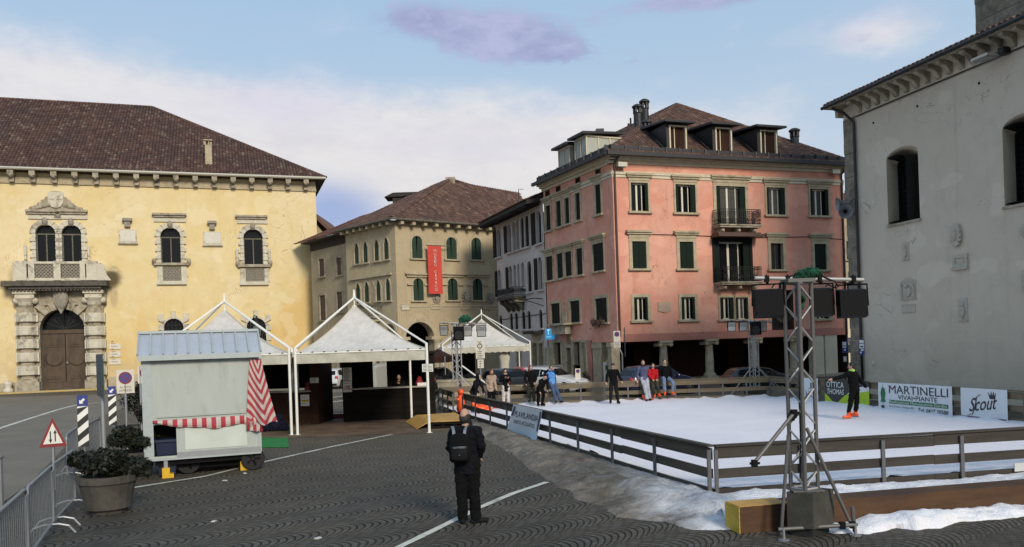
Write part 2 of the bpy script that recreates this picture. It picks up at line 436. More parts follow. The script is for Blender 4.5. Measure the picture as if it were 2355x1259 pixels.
col = mix(big.step(.42, .62)*.55, col, (.055, .048, .040))
# paving by the palace and in the middle distance is paler and browner
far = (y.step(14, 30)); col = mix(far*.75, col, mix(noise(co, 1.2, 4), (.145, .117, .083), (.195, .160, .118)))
sand = noise(co, .75, 5, .6).step(.34, .62)*.55 + .42          # joints washed out here, filled with grit there
col = mix(j*sand, col, (.010, .009, .0075))
wet = (noise(co, .28, 5, .65, .5).step(.55, .66))*(noise(co, 2.5, 4).step(.35, .6)*.5 + .5)   # damp patches
col = mix(wet*.5, col, (.018, .016, .014))
oil = noise(comb(x*1.0, y*1.0, 4.0), .9, 3, .5).step(.70, .76); col = mix(oil*.6, col, (.016, .014, .012))
rg = (noise(co, 1.4, 4)*.3 + .58 - wet*.30)
fin(b, col, rg, X.m('SUBTRACT', h*.35 + noise(co, 30, 3)*.4 + 1.0, j*1.6), .03, 1.0, 0, .22)
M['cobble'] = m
m, b = newmat('paved_lane'); co = coords()
n1 = noise(co, .5, 5, .6); n2 = noise(co, 9, 4, .7); n3 = noise(co, 34, 2)
fin(b, mix((n1*.6 + n2*.4).step(.36, .64), (.125, .104, .080), (.17, .143, .112)), .75, n2*.5 + n3*.5, .015, .7)
M['lane'] = m
m, b = newmat('brown_matting'); co = coords()
fin(b, mix(noise(co, 1.1, 5, .65).step(.35, .65), (.085, .052, .030), (.155, .102, .062)), .8, noise(co, 25, 4), .01, .5)
M['matting'] = m
m, b = newmat('rink_ice'); co = coords()
n1 = noise(co, .35, 5, .6, .6); n2 = noise(co, 7, 5, .75, .5); n3 = noise(co, 45, 3, .8); sc = noise(coords('Object', (5, .5, 1)), 2.2, 5, .75, 3.0)*.5 + noise(coords('Object', (.5, 4, 1)), 2.2, 5, .75, 3.0)*.5
col = mix(n1.step(.35, .65), (.78, .75, .81), (.83, .80, .85)); col = mix(n2.step(.55, .75)*.35, col, (.76, .74, .81)); col = mix(sc.step(.56, .62)*.5, col, (.70, .69, .77)); col = mix(noise(co, .8, 5, .7).step(.55, .72)*.35, col, (.74, .74, .80))
col = mix(n3.step(.66, .8)*.5, col, (.60, .58, .66))
fin(b, col, n2*.25 + .42, n2*.6 + n3*.5, .03, .7, 0, .4)
M['ice'] = m
def snowmat(name, clean, dirty, lo, hi):
    m, b = newmat(name); co = coords()
    n1 = noise(co, 1.1, 6, .7, .6); n2 = noise(co, 9, 5, .75); n3 = noise(co, 40, 3)
    wv = noise(coords('Object', (1, 1, 1)), 4.5, 6, .75, 1.2)
    f = (n1*.55 + n2*.2 + wv*.25)
    col = mix(f.step(lo, hi), dirty, clean); col = mix(n3.step(.6, .75)*.4, col, tuple(v*.5 for v in dirty))
    fin(b, col, .8, n2*.5 + n3*.4 + wv*.6, .05, .9, 0, .3)
    return m
M['snow'] = snowmat('banked_snow', (.80, .79, .83), (.50, .48, .50), .30, .52)
M['snow_dirty'] = snowmat('dirty_snow', (.235, .205, .165), (.085, .068, .048), .36, .66)
M['snow_mid'] = snowmat('greyish_snow', (.62, .60, .62), (.18, .16, .14), .38, .58)
def striped(name, c1, c2, per=1.0, axis=0):
    m, b = newmat(name); uv = sep(coords('UV')); co = coords()
    s_ = ((uv[axis]/per).fr()).step(.49, .51)
    fin(b, mix(s_, mix(noise(co, 5, 4), c1, tuple(v*.8 for v in c1)), mix(noise(co, 5, 4), c2, tuple(v*.8 for v in c2))), .85, noise(co, 12, 4), .01, .4)
    return m
M['stripes'] = striped('red_white_canvas', (.38, .04, .055), (.50, .44, .40))
def leafmat(name, c1, c2):
    m, b = newmat(name); g = X.nt.nodes.new('ShaderNodeNewGeometry')
    r = X(g.outputs['Random Per Island'])
    fin(b, mix(r, c1, c2), .6, None, 0, 0, 0, .3); return m
M['leaf'] = leafmat('dark_leaves', (.004, .0055, .003), (.015, .018, .008))
M['leaf_br'] = leafmat('brownish_leaves', (.018, .014, .012), (.050, .036, .030))
M['skin'] = flat('skin', (.42, .25, .18), .6, 0, .3)
M['eye'] = flat('eye', (.02, .015, .012), .3)
M['hair_dk'] = flat('dark_hair', (.014, .010, .008), .6)
M['hair_red'] = flat('red_brown_hair', (.11, .024, .014), .6)
M['hair_grey'] = flat('greying_hair', (.018, .015, .013), .7)
def cloth(name, c, var=.25): M[name] = mottled(name, tuple(v*(1-var) for v in c), tuple(v*(1+var) for v in c), 6, .95, .01, .6, spec=.15)
for nm, c in dict(cl_black=(.0045, .0045, .005), cl_navy=(.006, .0065, .010), cl_char=(.011, .011, .012), cl_beige=(.36, .27, .20), cl_white=(.50, .45, .42), cl_greyp=(.34, .35, .40),
                  cl_blue=(.10, .26, .58), cl_jean=(.06, .09, .16), cl_jean_lt=(.14, .19, .28), cl_slate=(.075, .085, .15), cl_red=(.38, .012, .018), cl_lime=(.35, .62, .10), cl_olive=(.04, .04, .028),
                  cl_scarf=(.26, .22, .17), cl_cap=(.07, .052, .045)).items(): cloth(nm, c)
def carpaint(name, c, metal=.0):
    m, b = newmat(name); co = coords(); fin(b, mix(noise(co, 40, 2), c, tuple(v*.9 for v in c)), .28, None, 0, 0, metal, .6)
    b.inputs['Coat Weight'].default_value = .25; M[name] = m
carpaint('car_dark', (.016, .018, .020)); carpaint('car_red', (.42, .012, .014)); carpaint('car_silver', (.60, .60, .60), .15); carpaint('car_navy', (.010, .014, .045))
carpaint('van_white', (.36, .35, .31))

M['kiosk_low'] = mottled('kiosk_lower_sheet', (.46, .50, .45), (.52, .56, .51), 2, .5, .004, .2)
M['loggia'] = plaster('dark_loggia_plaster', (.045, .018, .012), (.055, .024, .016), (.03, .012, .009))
M['curtain'] = mottled('net_curtain_behind_glass', (.045, .043, .038), (.085, .08, .07), 3, .3, .003, .2, stretch=(8, 8, 1))
M['navy_bag'] = mottled('navy_bag_cloth', (.004, .005, .012), (.010, .013, .035), 8, .9, .02, .8, spec=.2)
M['pale_glass'] = flat('glazing_painted_sky_bright', (.42, .43, .38), .12, 0, .6, .2)  # opaque panes; sky brightness seen through them is put into the colour
# ---------------------------------------------------------------- building kit
def outl(r, arch=None, n=10):
    s0, z0, s1, z1 = r; w = s1-s0; c = (s0+s1)/2
    p = [(s0, z0), (s1, z0)]
    if arch is None: return p + [(s1, z1), (s0, z1)]
    rise = {'round': w/2, 'seg': w*.2, 'point': w*.8}[arch]
    rise = min(rise, (z1-z0)*.9); zs = z1-rise
    for i in range(n+1):
        q = math.pi*i/n
        if arch == 'point': x = math.cos(q); zz = (1-abs(x)**1.6)**.8
        else: x, zz = math.cos(q), math.sin(q)
        p.append((c + w/2*x, zs + rise*zz))
    return p
def grow(r, w, b=0.0, t=None): return (r[0]-w, r[1]-b, r[2]+w, r[3]+(w if t is None else t))
def wallface(mb, fac, outer, holes, d=0.0):
    loops = [[Vector((a, z, 0)) for a, z in outer]] + [[Vector((a, z, 0)) for a, z in h] for h in holes]
    pts = [q for l in loops for q in l]
    mb.add([fac.pt(q.x, q.y, d) for q in pts], [tuple(t) for t in tessellate_polygon(loops)])
def ring(mb, fac, inn, out, d1, rec, d0=-.02):
    n = len(inn); vs = []
    for a, z in inn: vs.append(fac.pt(a, z, d1))
    for a, z in out: vs.append(fac.pt(a, z, d1))
    for a, z in inn: vs.append(fac.pt(a, z, -rec))
    for a, z in out: vs.append(fac.pt(a, z, d0))
    fs = []
    for i in range(n):
        k = (i+1) % n
        fs += [(i, k, n+k, n+i), (i, 2*n+i, 2*n+k, k), (n+i, n+k, 3*n+k, 3*n+i)]
    mb.add(vs, fs)
def polyface(mb, fac, poly, d):
    mb.add([fac.pt(a, z, d) for a, z in poly], [tuple(t) for t in tessellate_polygon([[Vector((a, z, 0)) for a, z in poly]])])

def window(fac, bld, r, arch=None, fw=.14, fd=.05, rec=.25, frame='stone_pk', glass='glass', sill=.12, hood=None, shut=None, shmat='shutter', sash=None, name='window', fb=0.0, bars=None):
    """one window: stone surround (the part), with pane, sash, shutters, sill and hood as its pieces. returns hole outline"""
    inn = outl(r, arch); out = outl(grow(r, fw, fb), arch)
    s0, z0, s1, z1 = r; w, h = s1-s0, z1-z0; zs = z1 - (w/2 if arch in ('round', 'point') else 0)
    mb = MB(); ring(mb, fac, inn, out, fd, rec); wo = mb.build(name, M[frame], bld)
    mb = MB(); polyface(mb, fac, inn, -rec+.01); mb.build('pane', M['curtain' if (sash and random.random() < .2) else glass], wo)
    if sash:
        mb = MB(); b = sash if isinstance(sash, float) else w*.07; d = -rec+.05; zt = z1 if arch is None else zs
        for a0, a1 in ((s0+w*.42-b*.6, s0+w*.42+b*.6), (s0+w*.70, s0+w*.70+b*.5)) if shut == 'fold' else ((s0, s0+b*.8), (s0+w*.5-b*.5, s0+w*.5+b*.5), (s1-b*.8, s1)):
            mb.fbox(fac, a0, a1, z0, zt, d-.04, d)
        mb.fbox(fac, s0+.002, s1-.002, z0, z0+b*.8, d-.045, d-.005); mb.fbox(fac, s0+.002, s1-.002, zt-b*.8, zt-.002, d-.045, d-.005)
        mb.build('sash', M['sash'], wo)
    def leaf(a, b, d0=.0, t=.04, arched=False, zz0=z0, zz1=z1):
        mb = MB(); mb.fbox(fac, a, b, zz0+.03, zz1-.03, d0, d0+t)
        n = max(6, int((zz1-zz0)/.16))
        for k in range(n):
            zz = zz0+.1+(zz1-zz0-.2)*k/n
            mb.fbox(fac, a+(b-a)*.14, b-(b-a)*.14, zz, zz+.045, d0+t, d0+t+.018)
        mb.build('shutter', M[shmat], wo)
    if shut == 'closed':
        g = .012
        if arch:
            for a, b in ((s0, s0+w/2-g), (s0+w/2+g, s1)):
                poly = [(min(max(x, a), b), z) for x, z in inn if True]
                pp = []
                for q in poly:
                    if not pp or (abs(pp[-1][0]-q[0]) + abs(pp[-1][1]-q[1])) > 1e-4: pp.append(q)
                half = [(a, z0+.02), (b, z0+.02)] + sorted([(x, z) for x, z in outl(r, arch, 20)[2:] if a-1e-6 <= x <= b+1e-6], key=lambda q: -q[0])
                mb = MB(); mb.prism(half, -.10, -.05, fac)
                n = int((zs-z0)/.17)
                for k in range(n): mb.fbox(fac, a+.06, b-.06, z0+.12+k*.17, z0+.17+k*.17, -.05, -.03)
                mb.build('shutter', M[shmat], wo)
        else:
            leaf(s0, s0+w/2-g, -.10); leaf(s0+w/2+g, s1, -.10)
    elif shut == 'fold':      # leaves folded back into the jambs
        q1, q2 = random.uniform(.10, .21), random.uniform(.14, .27); leaf(s0+.01, s0+w*q1, -.04); leaf(s1-w*q2, s1-.01, -.04)
    elif shut == 'open':      # leaves standing open against the wall
        for a, b in ((s0-w*.52, s0-.02), (s1+.02, s1+w*.52)): leaf(a, b, fd+.01)
    elif shut == 'left': leaf(s0-w*.75, s0-.01, fd+.01)
    elif shut == 'halves':    # dark leaves ajar filling most of the opening
        leaf(s0+.01, s0+w*.47, -.09); leaf(s0+w*.55, s1-.01, -.03)
    if bars:
        mb = MB()
        for k in range(1, bars): mb.fbox(fac, s0+w*k/bars-.02, s0+w*k/bars+.02, z0, zs, -rec+.012, -rec+.05)
        mb.fbox(fac, s0, s1, zs-.03, zs+.03, -rec+.012, -rec+.06)
        mb.build('mullion', M['eave'], wo)
    if sill:
        mb = MB(); mb.fbox(fac, s0-fw-.10, s1+fw+.10, z0-fb-sill, z0-fb+.003, -.02, fd+.13); mb.build('sill', M[frame], wo)
    if hood:
        zt = z1+fw; mb = MB()
        mb.fbox(fac, s0-fw-.02, s1+fw+.02, zt+.002, zt+hood*.45, -.02, fd+.03)
        mb.fbox(fac, s0-fw-.14, s1+fw+.14, zt+hood*.45+.002, zt+hood*.72, -.02, fd+.12)
        mb.fbox(fac, s0-fw-.2, s1+fw+.2, zt+hood*.72+.002, zt+hood, -.02, fd+.2)
        mb.build('hood', M[frame], wo)
    return out if False else inn

def tiles(mb, eave0, eave1, inner, width=.24, step=.42, h=.07, lift=.03):
    """barrel tiles over a planar roof face. eave0->eave1 is the eave (left to right seen from outside), inner: the remaining corners going back from eave1 to eave0"""
    e0, e1 = Vector(eave0), Vector(eave1); u = (e1-e0).normalized()
    nrm = Vector((0, 0, 0)); pts = [e0, e1] + [Vector(q) for q in inner]
    for i in range(1, len(pts)-1): nrm += (pts[i]-pts[0]).cross(pts[i+1]-pts[0])
    nrm.normalize()
    if nrm.z < 0: nrm = -nrm
    v = nrm.cross(u)
    if v.z < 0: v = -v
    poly = [((q-e0).dot(u), (q-e0).dot(v)) for q in pts]
    def span(a):
        ys = []
        for i in range(len(poly)):
            (x0, y0), (x1, y1) = poly[i], poly[(i+1) % len(poly)]
            if abs(x1-x0) < 1e-9: continue
            t = (a-x0)/(x1-x0)
            if -1e-6 <= t <= 1+1e-6: ys.append(y0+t*(y1-y0))
        return (min(ys), max(ys)) if len(ys) >= 2 else (0, 0)
    amin = min(p[0] for p in poly); amax = max(p[0] for p in poly); n = int((amax-amin)/width)
    pr = [(-.5, 0), (-.30, .8), (0, 1.0), (.30, .8), (.5, 0)]
    for i in range(n):
        a = amin + (i+.5)*width; y0, y1 = span(a)
        if y1-y0 < .12: continue
        k = max(1, int(round((y1-y0)/step))); jit = random.uniform(-.012, .012)
        for j in range(k):
            b0 = y0+(y1-y0)*j/k-.03; b1 = y0+(y1-y0)*(j+1)/k
            vs = []
            dz = random.uniform(-.008, .012); sk_ = random.uniform(-.012, .012)
            for b, hh, sk2 in ((b0, lift+dz, sk_), (b1, dz, 0)):
                for x, zz in pr: vs.append(e0 + u*(a+x*width*.98+jit+sk2) + v*b + nrm*(zz*h + hh*(.35+.65*zz)))
            fs = [(q, q+1, q+6, q+5) for q in range(4)] + [(0, 5, 5, 0)][:0] + [(4, 3, 2, 1, 0)]
            c = [(i+.5, j+.5)]*5
            mb.add(vs, fs, [c]*len(fs))
    # the bed under the tiles
    mb.add([q - nrm*.015 for q in pts], [tuple(range(len(pts)))], [[(.5, .5)]*len(pts)])
def ridge(mb, a, b, r=.13):
    a, b = Vector(a), Vector(b); n = max(2, int((b-a).length/.42)); t = (b-a).normalized()
    up = Vector((0, 0, 1)); x = t.cross(up).normalized(); y = x.cross(t)
    for i in range(n):
        p, q = a+(b-a)*i/n, a+(b-a)*(i+1.06)/n; vs = []
        for c, rr in ((p, r*1.06), (q, r*.94)):
            for k in range(6):
                g = math.pi*k/5; vs.append(c + x*(rr*math.cos(g)) + y*(rr*math.sin(g)))
        mb.add(vs, [(k, k+1, k+7, k+6) for k in range(5)], [[(i*3+.5, 77.5)]*4]*5)

# ================================================================ YELLOW PALACE
YF = Fac(P(0, 385, 74.2).xy, P(748, 410, 83.5).xy)
def yr(*a): return YF.rect(*a)
sR = YF.sz(727, 480)[0]; sL = YF.sz(-230, 500)[0]; zE = YF.sz(400, 425)[1]
base = YF.pt((sL+sR)/2, 0)
pal = thing('palace', 'big yellow plaster palace with a carved stone portal, balcony and brown tiled hip roof', 'palace', base)
DEP = 29.0
ZR = YF.sz(0, 385, .9)[1]       # eave height
holes = []
# stains of soot beside the balcony, as dirt in the wall itself
def stain_mat():
    m, b = newmat('yellow_plaster'); co = coords(); x, y, z = sep(co)
    big = noise(co, .22, 6, .62, .8); mid = noise(co, 1.3, 5, .65); fine = noise(co, 16, 4, .7); runs = noise(comb(x, y, z*.12), 1.2, 5, .65)
    col = mix(big.step(.38, .64), (.70, .555, .285), (.73, .60, .365))
    orange = noise(co, .12, 4, .6, .5) - z*.028
    col = mix(orange.step(.26, .46)*.75, col, (.66, .44, .155))
    col = mix((mid*.6 + runs*.4).step(.5, .74)*.6, col, (.63, .485, .24))
    pal_ = noise(co, .5, 6, .7) - z*.085
    col = mix(pal_.step(.12, .36)*.6, col, (.52, .42, .25))
    for px, py, w, h, s_ in ((258, 640, .95, 1.15, .95), (240, 652, 1.0, .9, .8), (20, 657, 1.0, .6, .8), (262, 685, .45, 1.2, .3), (32, 640, .6, 1.2, .3)):
        a, zz = YF.sz(px, py); c = YF.pt(a, zz) - base
        k = ((x - c.x)*YF.u.x + (y - c.y)*YF.u.y)/w; l = (z - c.z)/h
        g = X.m('POWER', 2.718, (k*k + l*l)*-1.0) + (mid - .5)*.5
        col = mix(g.step(.25, .85)*s_, col, (.060, .045, .026))
    g = fine*.5 + mid*.5
    col = mix(g.step(.3, .7)*.2, col, (.42, .30, .12))
    ck = ((noise(co, .42, 3, .55, .8) - .5).ab()); ckm = noise(co, .25, 2).step(.50, .60)
    col = mix((1.0 - ck.step(.0012, .005))*ckm*.6, col, (.28, .19, .09))
    patch = noise(comb(x, y, z*1.3), .4, 2, .4); col = mix(patch.step(.61, .63)*.3, col, (.76, .66, .46))
    run2 = noise(comb(x*2.2, y*2.2, z*.08), .9, 4, .6); col = mix(run2.step(.58, .78)*.3, col, (.42, .30, .13))
    fin(b, col, .9, g, .03, .45, 0, .25); return m
M['yellow'] = stain_mat()
def fret(mb, fac, s0, s1, z0, z1, d, nx, ny):   # pierced stone panel: a lattice of little rings
    rx, rz = (s1-s0)/nx/2, (z1-z0)/ny/2
    for i in range(nx):
        for j in range(ny):
            c = (s0+rx*(2*i+1), z0+rz*(2*j+1)); k = 10
            inn = [(c[0]+rx*.58*math.cos(2*math.pi*q/k), c[1]+rz*.58*math.sin(2*math.pi*q/k)) for q in range(k)]
            out = [(c[0]+rx*1.04*math.cos(2*math.pi*q/k), c[1]+rz*1.04*math.sin(2*math.pi*q/k)) for q in range(k)]
            ring(mb, fac, inn, out, d, .0)
            mb.fbox(fac, c[0]-rx*.2, c[0]+rx*.2, c[1]-rz*.2, c[1]+rz*.2, d-.12, d-.03)
def quoin_window(rg, hood_px, sill_px, panel_px=None, base_px=None, torches=False):
    r = yr(*rg); inn = outl(r, 'round', 12); s0, z0, s1, z1 = r; w = s1-s0; zs = z1-w/2; hs = yr(*hood_px)
    holes.append(inn)
    out = outl((s0-.26, z0, s1+.26, hs[1]-.45))
    mb = MB(); o2 = outl(grow(r, .30, 0, .3), 'round', 12); ring(mb, YF, inn, o2, .10, .55)
    n = 7                                            # rusticated jamb blocks, long and short
    for k in range(n):
        za, zb = z0+(zs-z0)*k/n, z0+(zs-z0)*(k+1)/n
        e = .46 if k % 2 else .30
        for a, b in ((s0-e, s0+.03), (s1-.03, s1+e)): mb.fbox(YF, a, b, za+.03, zb-.03, -.02, .20 if k % 2 else .13)
    for q in range(7):                               # fanned voussoirs
        g = math.pi*(q+.5)/7; c = ((s0+s1)/2, zs)
        if q == 3: continue
        hw = .19
        p = [(c[0]+math.cos(g+e*hw)*rr*w, c[1]+math.sin(g+e*hw)*rr*w) for rr, e in ((.5, -1), (.78, -1), (.78, 1), (.5, 1))]
        mb.prism(p, -.02, .17, YF)
    mb.fbox(YF, s0-.52, s1+.52, hs[1]-.42, hs[1]-.02, -.02, .14)
    wo = mb.build('window', M['stone'], pal)
    mb = MB(); mb.ell(YF.pt((s0+s1)/2, z1+.28, .2), (.24, .2, .36)); mb.fbox(YF, (s0+s1)/2-.17, (s0+s1)/2+.17, z1-.1, z1+.5, -.02, .2); mb.build('keystone', M['carved'], wo)
    mb = MB(); polyface(mb, YF, inn, -.45); mb.build('pane', M['glass'], wo)
    mb = MB(); mb.fbox(YF, s0, s1, zs-.06, zs+.06, -.44, -.36); mb.fbox(YF, (s0+s1)/2-.05, (s0+s1)/2+.05, z0, zs-.06, -.44, -.37)
    mb.fbox(YF, s0, s0+.1, z0, zs-.06, -.44, -.375); mb.fbox(YF, s1-.1, s1, z0, zs-.06, -.44, -.375); mb.build('mullion', M['eave'], wo)
    mb = MB(); h0, h1 = hs[1], hs[3]; mb.fbox(YF, hs[0]+.15, hs[2]-.15, h0, h0+(h1-h0)*.5, -.02, .3); mb.fbox(YF, hs[0], hs[2], h0+(h1-h0)*.5, h1, -.02, .45); mb.build('hood', M['stone_dk'], wo)
    if sill_px:
        q = yr(*sill_px); mb = MB(); mb.fbox(YF, q[0], q[2], q[1], q[3], -.02, .4)
        for a in (q[0], q[2]): mb.ell(YF.pt(a, q[3]+.15, .3), (.2, .2, .3))
        mb.build('sill', M['stone_dk'], wo)
    if panel_px:
        q = yr(*panel_px); mb = MB(); mb.fbox(YF, q[0]-.52, q[0]-.05, q[1], q[3], -.02, .2); mb.fbox(YF, q[2]+.05, q[2]+.52, q[1], q[3], -.02, .2)
        b_ = yr(*base_px); mb.fbox(YF, b_[0], b_[2], b_[1], q[1]-.003, -.02, .27); po = mb.build('apron', M['stone'], wo)
        mb = MB(); mb.fbox(YF, q[0]-.05, q[2]+.05, q[1], q[3], -.02, .03); fret(mb, YF, q[0], q[2], q[1], q[3], .16, 5, 4); mb.build('fretwork_panel', M['carved'], wo)
    if torches:
        for px in torches:
            q = yr(*px); mb = MB(); mb.lathe([(.07, q[1]), (.14, q[1]+.1), (.08, q[1]+.4), (.14, q[1]+.5), (.12, q[3]), (.05, q[3]+.2)], YF.pt((q[0]+q[2])/2, 0, .3), 8); mb.build('torch_holder', M['stone'], wo)
quoin_window((369, 524, 416, 605), (350, 492, 429, 501), (355, 605.5, 435, 611), (376, 614, 416, 647), (361, 648, 430, 655))
quoin_window((560, 527.5, 605, 608.5), (541, 496.5, 615, 505), (547, 609, 622, 615), (566, 618, 607, 648), (552, 649, 618, 656), torches=((543, 575, 548, 605), (617, 575, 622, 605)))
for rg, tp in (((82, 517, 129, 603.5), (58, 566, 62, 600)), ((142, 518, 188.5, 604.5), (203, 568, 207, 602))):
    quoin_window(rg, (60 if rg[0] < 100 else 133.5, 484, 133 if rg[0] < 100 else 202, 494), None, torches=(tp,))
# pediment over the paired windows
mb = MB(); q = yr(62, 486, 200, 494); zb = q[3]; sm = YF.sz(130, 478)[0]; zt = YF.sz(130, 440)[1]; hw = (q[2]-q[0])/2*.9
st = [(-hw, zb)]
for k in range(6): st += [(-hw+hw*.86*(k+.2)/6, zb+(zt-zb)*.9*(k+.55)/6), (-hw+hw*.86*(k+1)/6, zb+(zt-zb)*.9*(k+.75)/6)]
st += [(-.5, zt-.1), (0, zt)]; st = st + [(-x, z) for x, z in reversed(st[:-1])]
mb.prism([(sm+x, z) for x, z in reversed(st)], -.02, .22, YF)
for k in range(14):
    f = (k+.5)/14*2-1; hgt = (zt-zb)*(1-abs(f))*.75
    if abs(f) > .25: mb.ell(YF.pt(sm+f*hw*.95, zb+hgt*.45+.12, .25), (.32, .12, .2))
po = mb.build('pediment', M['stone_dk'], pal)
mb = MB(); zc = zb+(zt-zb)*.12; sh = [(sm-.62, zt-.15), (sm-.62, zc+.5), (sm-.35, zc+.12), (sm, zc), (sm+.35, zc+.12), (sm+.62, zc+.5), (sm+.62, zt-.15)]
mb.prism(sh, .22, .36, YF); mb.fbox(YF, sm-.08, sm+.08, zc+.1, zt-.2, .36, .42); mb.fbox(YF, sm-.55, sm+.55, (zc+zt)/2, (zc+zt)/2+.16, .36, .415); mb.build('shield', M['stone'], po)
# ground floor windows with three loose wedge stones
for rg in ((378, 733, 423, 812), (568, 731.5, 612, 812)):
    r = yr(*rg); inn = outl(r, 'round', 12); holes.append(inn); s0, z0, s1, z1 = r; w = s1-s0; c = ((s0+s1)/2, z1-w/2)
    mb = MB(); ring(mb, YF, inn, outl(grow(r, .24), 'round', 12), .07, .5)
    for g, l, hw in ((90, 1.35, .17), (35, 1.15, .16), (145, 1.15, .16)):
        g = R(g); p = [(c[0]+math.cos(g+e*hw)*rr*w/2, c[1]+math.sin(g+e*hw)*rr*w/2) for rr, e in ((1.0, -1), (1.05+l*.6, -.85), (1.05+l*.6, .85), (1.0, 1))]
        mb.prism(p, -.02, .2, YF)
    for k in range(4): mb.fbox(YF, s0-.5, s0, z0+.2+k*1.0, z0+.75+k*1.0, -.02, .14); mb.fbox(YF, s1, s1+.5, z0+.2+k*1.0, z0+.75+k*1.0, -.02, .14)
    wo = mb.build('window', M['stone'], pal)
    mb = MB(); polyface(mb, YF, inn, -.4); mb.build('pane', M['glass'], wo)
    mb = MB()
    for k in range(1, 5): mb.fbox(YF, s0+w*k/5-.025, s0+w*k/5+.025, z0, z1-w*.12, -.25, -.2)
    for k in range(1, 7): mb.fbox(YF, s0, s1, z0+(z1-z0)*k/7.5-.02, z0+(z1-z0)*k/7.5+.02, -.19, -.15)
    mb.build('grille', M['iron'], wo)
# portal
pr = yr(94.5, 711, 198.5, 902); s0, z0, s1, z1 = pr; z0 = 0.02; pr = (s0, z0, s1, z1); w = s1-s0; zs = z1-w/2; c = (s0+s1)/2
pin = outl(pr, 'round', 16); holes.append(pin)
mb = MB(); ring(mb, YF, pin, outl(grow(pr, .45, 0, .5), 'round', 16), .3, 1.1)
for q in range(9):
    if q == 4: continue
    g = math.pi*(q+.5)/9; hw = .12
    L = 1.06 + (.55 if q in (2, 6) else .3)
    mb.prism([(c+math.cos(g+e*hw)*rr*w/2, zs+math.sin(g+e*hw)*rr*w/2) for rr, e in ((.99, -1), (L, -1), (L, 1), (.99, 1))], -.02, .55 if q in (2, 6) else .42, YF)
e0 = yr(38, 652, 248, 700); mb.fbox(YF, e0[0]+.1, e0[2]-.1, z1+.35, e0[3], -.02, .28)
por = mb.build('portal', M['stone_dk'], pal)
for side in (0, 1):
    q = yr(40, 735, 93, 905) if side == 0 else yr(199, 735, 246, 902)
    a0, a1 = q[0], q[2]; zt = YF.sz(70, 704)[1]; cm = (a0+a1)/2; ow = a0+.55 if side == 0 else a1-.55
    mb = MB(); mb.fbox(YF, a0+.12, a1-.12, 1.2, zt, -.02, .35)
    mb.fbox(YF, a0-.05, a1+.05, 0, .95, -.02, 1.15); mb.fbox(YF, a0+.1, a1-.1, .95, 1.2, -.02, 1.0)
    mb.lathe([(.66, 1.2), (.58, 1.35), (.56, zt-.2), (.62, zt)], YF.pt(cm, 0, .45), 14)
    for k in range(16):
        g = math.pi*(k+.5)/16; mb.fbox(YF, cm-.56*math.cos(g)-.03, cm-.56*math.cos(g)+.03, 1.35, zt-.2, .45+.54*math.sin(g), .45+.6*math.sin(g))
    co_ = mb.build('column', M['stone_dk'], por)
    for py in (731.5, 762, 792, 822.5, 853):
        zc = YF.sz(66 if side == 0 else 222, py)[1]; mb = MB()
        mb.lathe([(.74, zc-.42), (.82, zc-.36), (.82, zc+.36), (.74, zc+.42)], YF.pt(cm, 0, .45), 14); mb.fbox(YF, a0-.02, a1+.02, zc-.4, zc+.4, -.02, .62)
        mb.build('column_band', M['stone'], co_)
    mb = MB(); mb.lathe([(.60, zt), (.66, zt+.15), (.72, zt+.3), (.95, zt+.62)], YF.pt(cm, 0, .45), 12)
    for e in (-.75, .75): mb.ell(YF.pt(cm+e, zt+.4, .7), (.3, .3, .3))
    ze = e0[3]; mb.fbox(YF, a0+.15, a1-.15, zt+.62, ze-1.0, -.02, 1.05); mb.fbox(YF, a0, a1, ze-1.0, ze-.72, -.02, 1.2); mb.fbox(YF, a0+.12, a1-.12, ze-.72, ze-.02, -.02, 1.1)
    mb.build('capital', M['stone'], co_)
mb = MB(); mb.ell(YF.pt(c, z1+.9, .7), (.62, .28, 1.0)); mb.prism([(c-.55, z1+1.6), (c-.6, z1+.7), (c, z1-.5), (c+.6, z1+.7), (c+.55, z1+1.6)], .3, .75, YF); mb.fbox(YF, c-.95, c+.95, z1+1.75, z1+2.2, -.02, .8)
mb.build('coat_of_arms', M['carved'], por)
zl = YF.sz(146, 763)[1]
mb = MB(); mb.fbox(YF, s0, s1, zl-.15, zl+.2, -1.0, -.7); mb.fbox(YF, s0, s1, z0, .75, -1.0, -.68)
for a, b in ((s0, c-.03), (c+.03, s1)):
    mb.fbox(YF, a, b, .76, zl-.16, -1.0, -.8)
    for k0, k1 in ((.08, .36), (.40, .70), (.74, .95)):
        mb.fbox(YF, a+.3, b-.3, .76+(zl-1)*k0, .76+(zl-1)*k1, -.8, -.74)
        mb.fbox(YF, a+.5, b-.5, .76+(zl-1)*k0+.2, .76+(zl-1)*k1-.2, -.74, -.69)
    mb.lathe([(.62, -.06), (.72, 0), (.62, .06)], (0, 0, 0), 16, M=Matrix.Translation(YF.pt((a+b)/2, .76+(zl-1)*.5, -.7)) @ YF.u.to_track_quat('X', 'Z').to_matrix().to_4x4() @ Matrix.Rotation(R(90), 4, 'X'))
do = mb.build('door', M['door_wood'], por)
mb = MB(); mb.ell(YF.pt(c+.12, 2.55, -.74), (.1, .1, .14)); mb.build('knob', M['metal'], do)
mb = MB(); arc = [q for q in outl(pr, 'round', 16)[2:]]; polyface(mb, YF, arc, -.95); fo = mb.build('fanlight', M['glass'], por)
mb = MB()
for k in range(1, 8):
    g = math.pi*k/8; mb.bar(YF.pt(c, zl+.25, -.9), YF.pt(c+w*.47*math.cos(g), zs+w*.47*math.sin(g), -.9), .06, .06)
mb.build('grille', M['iron'], fo)
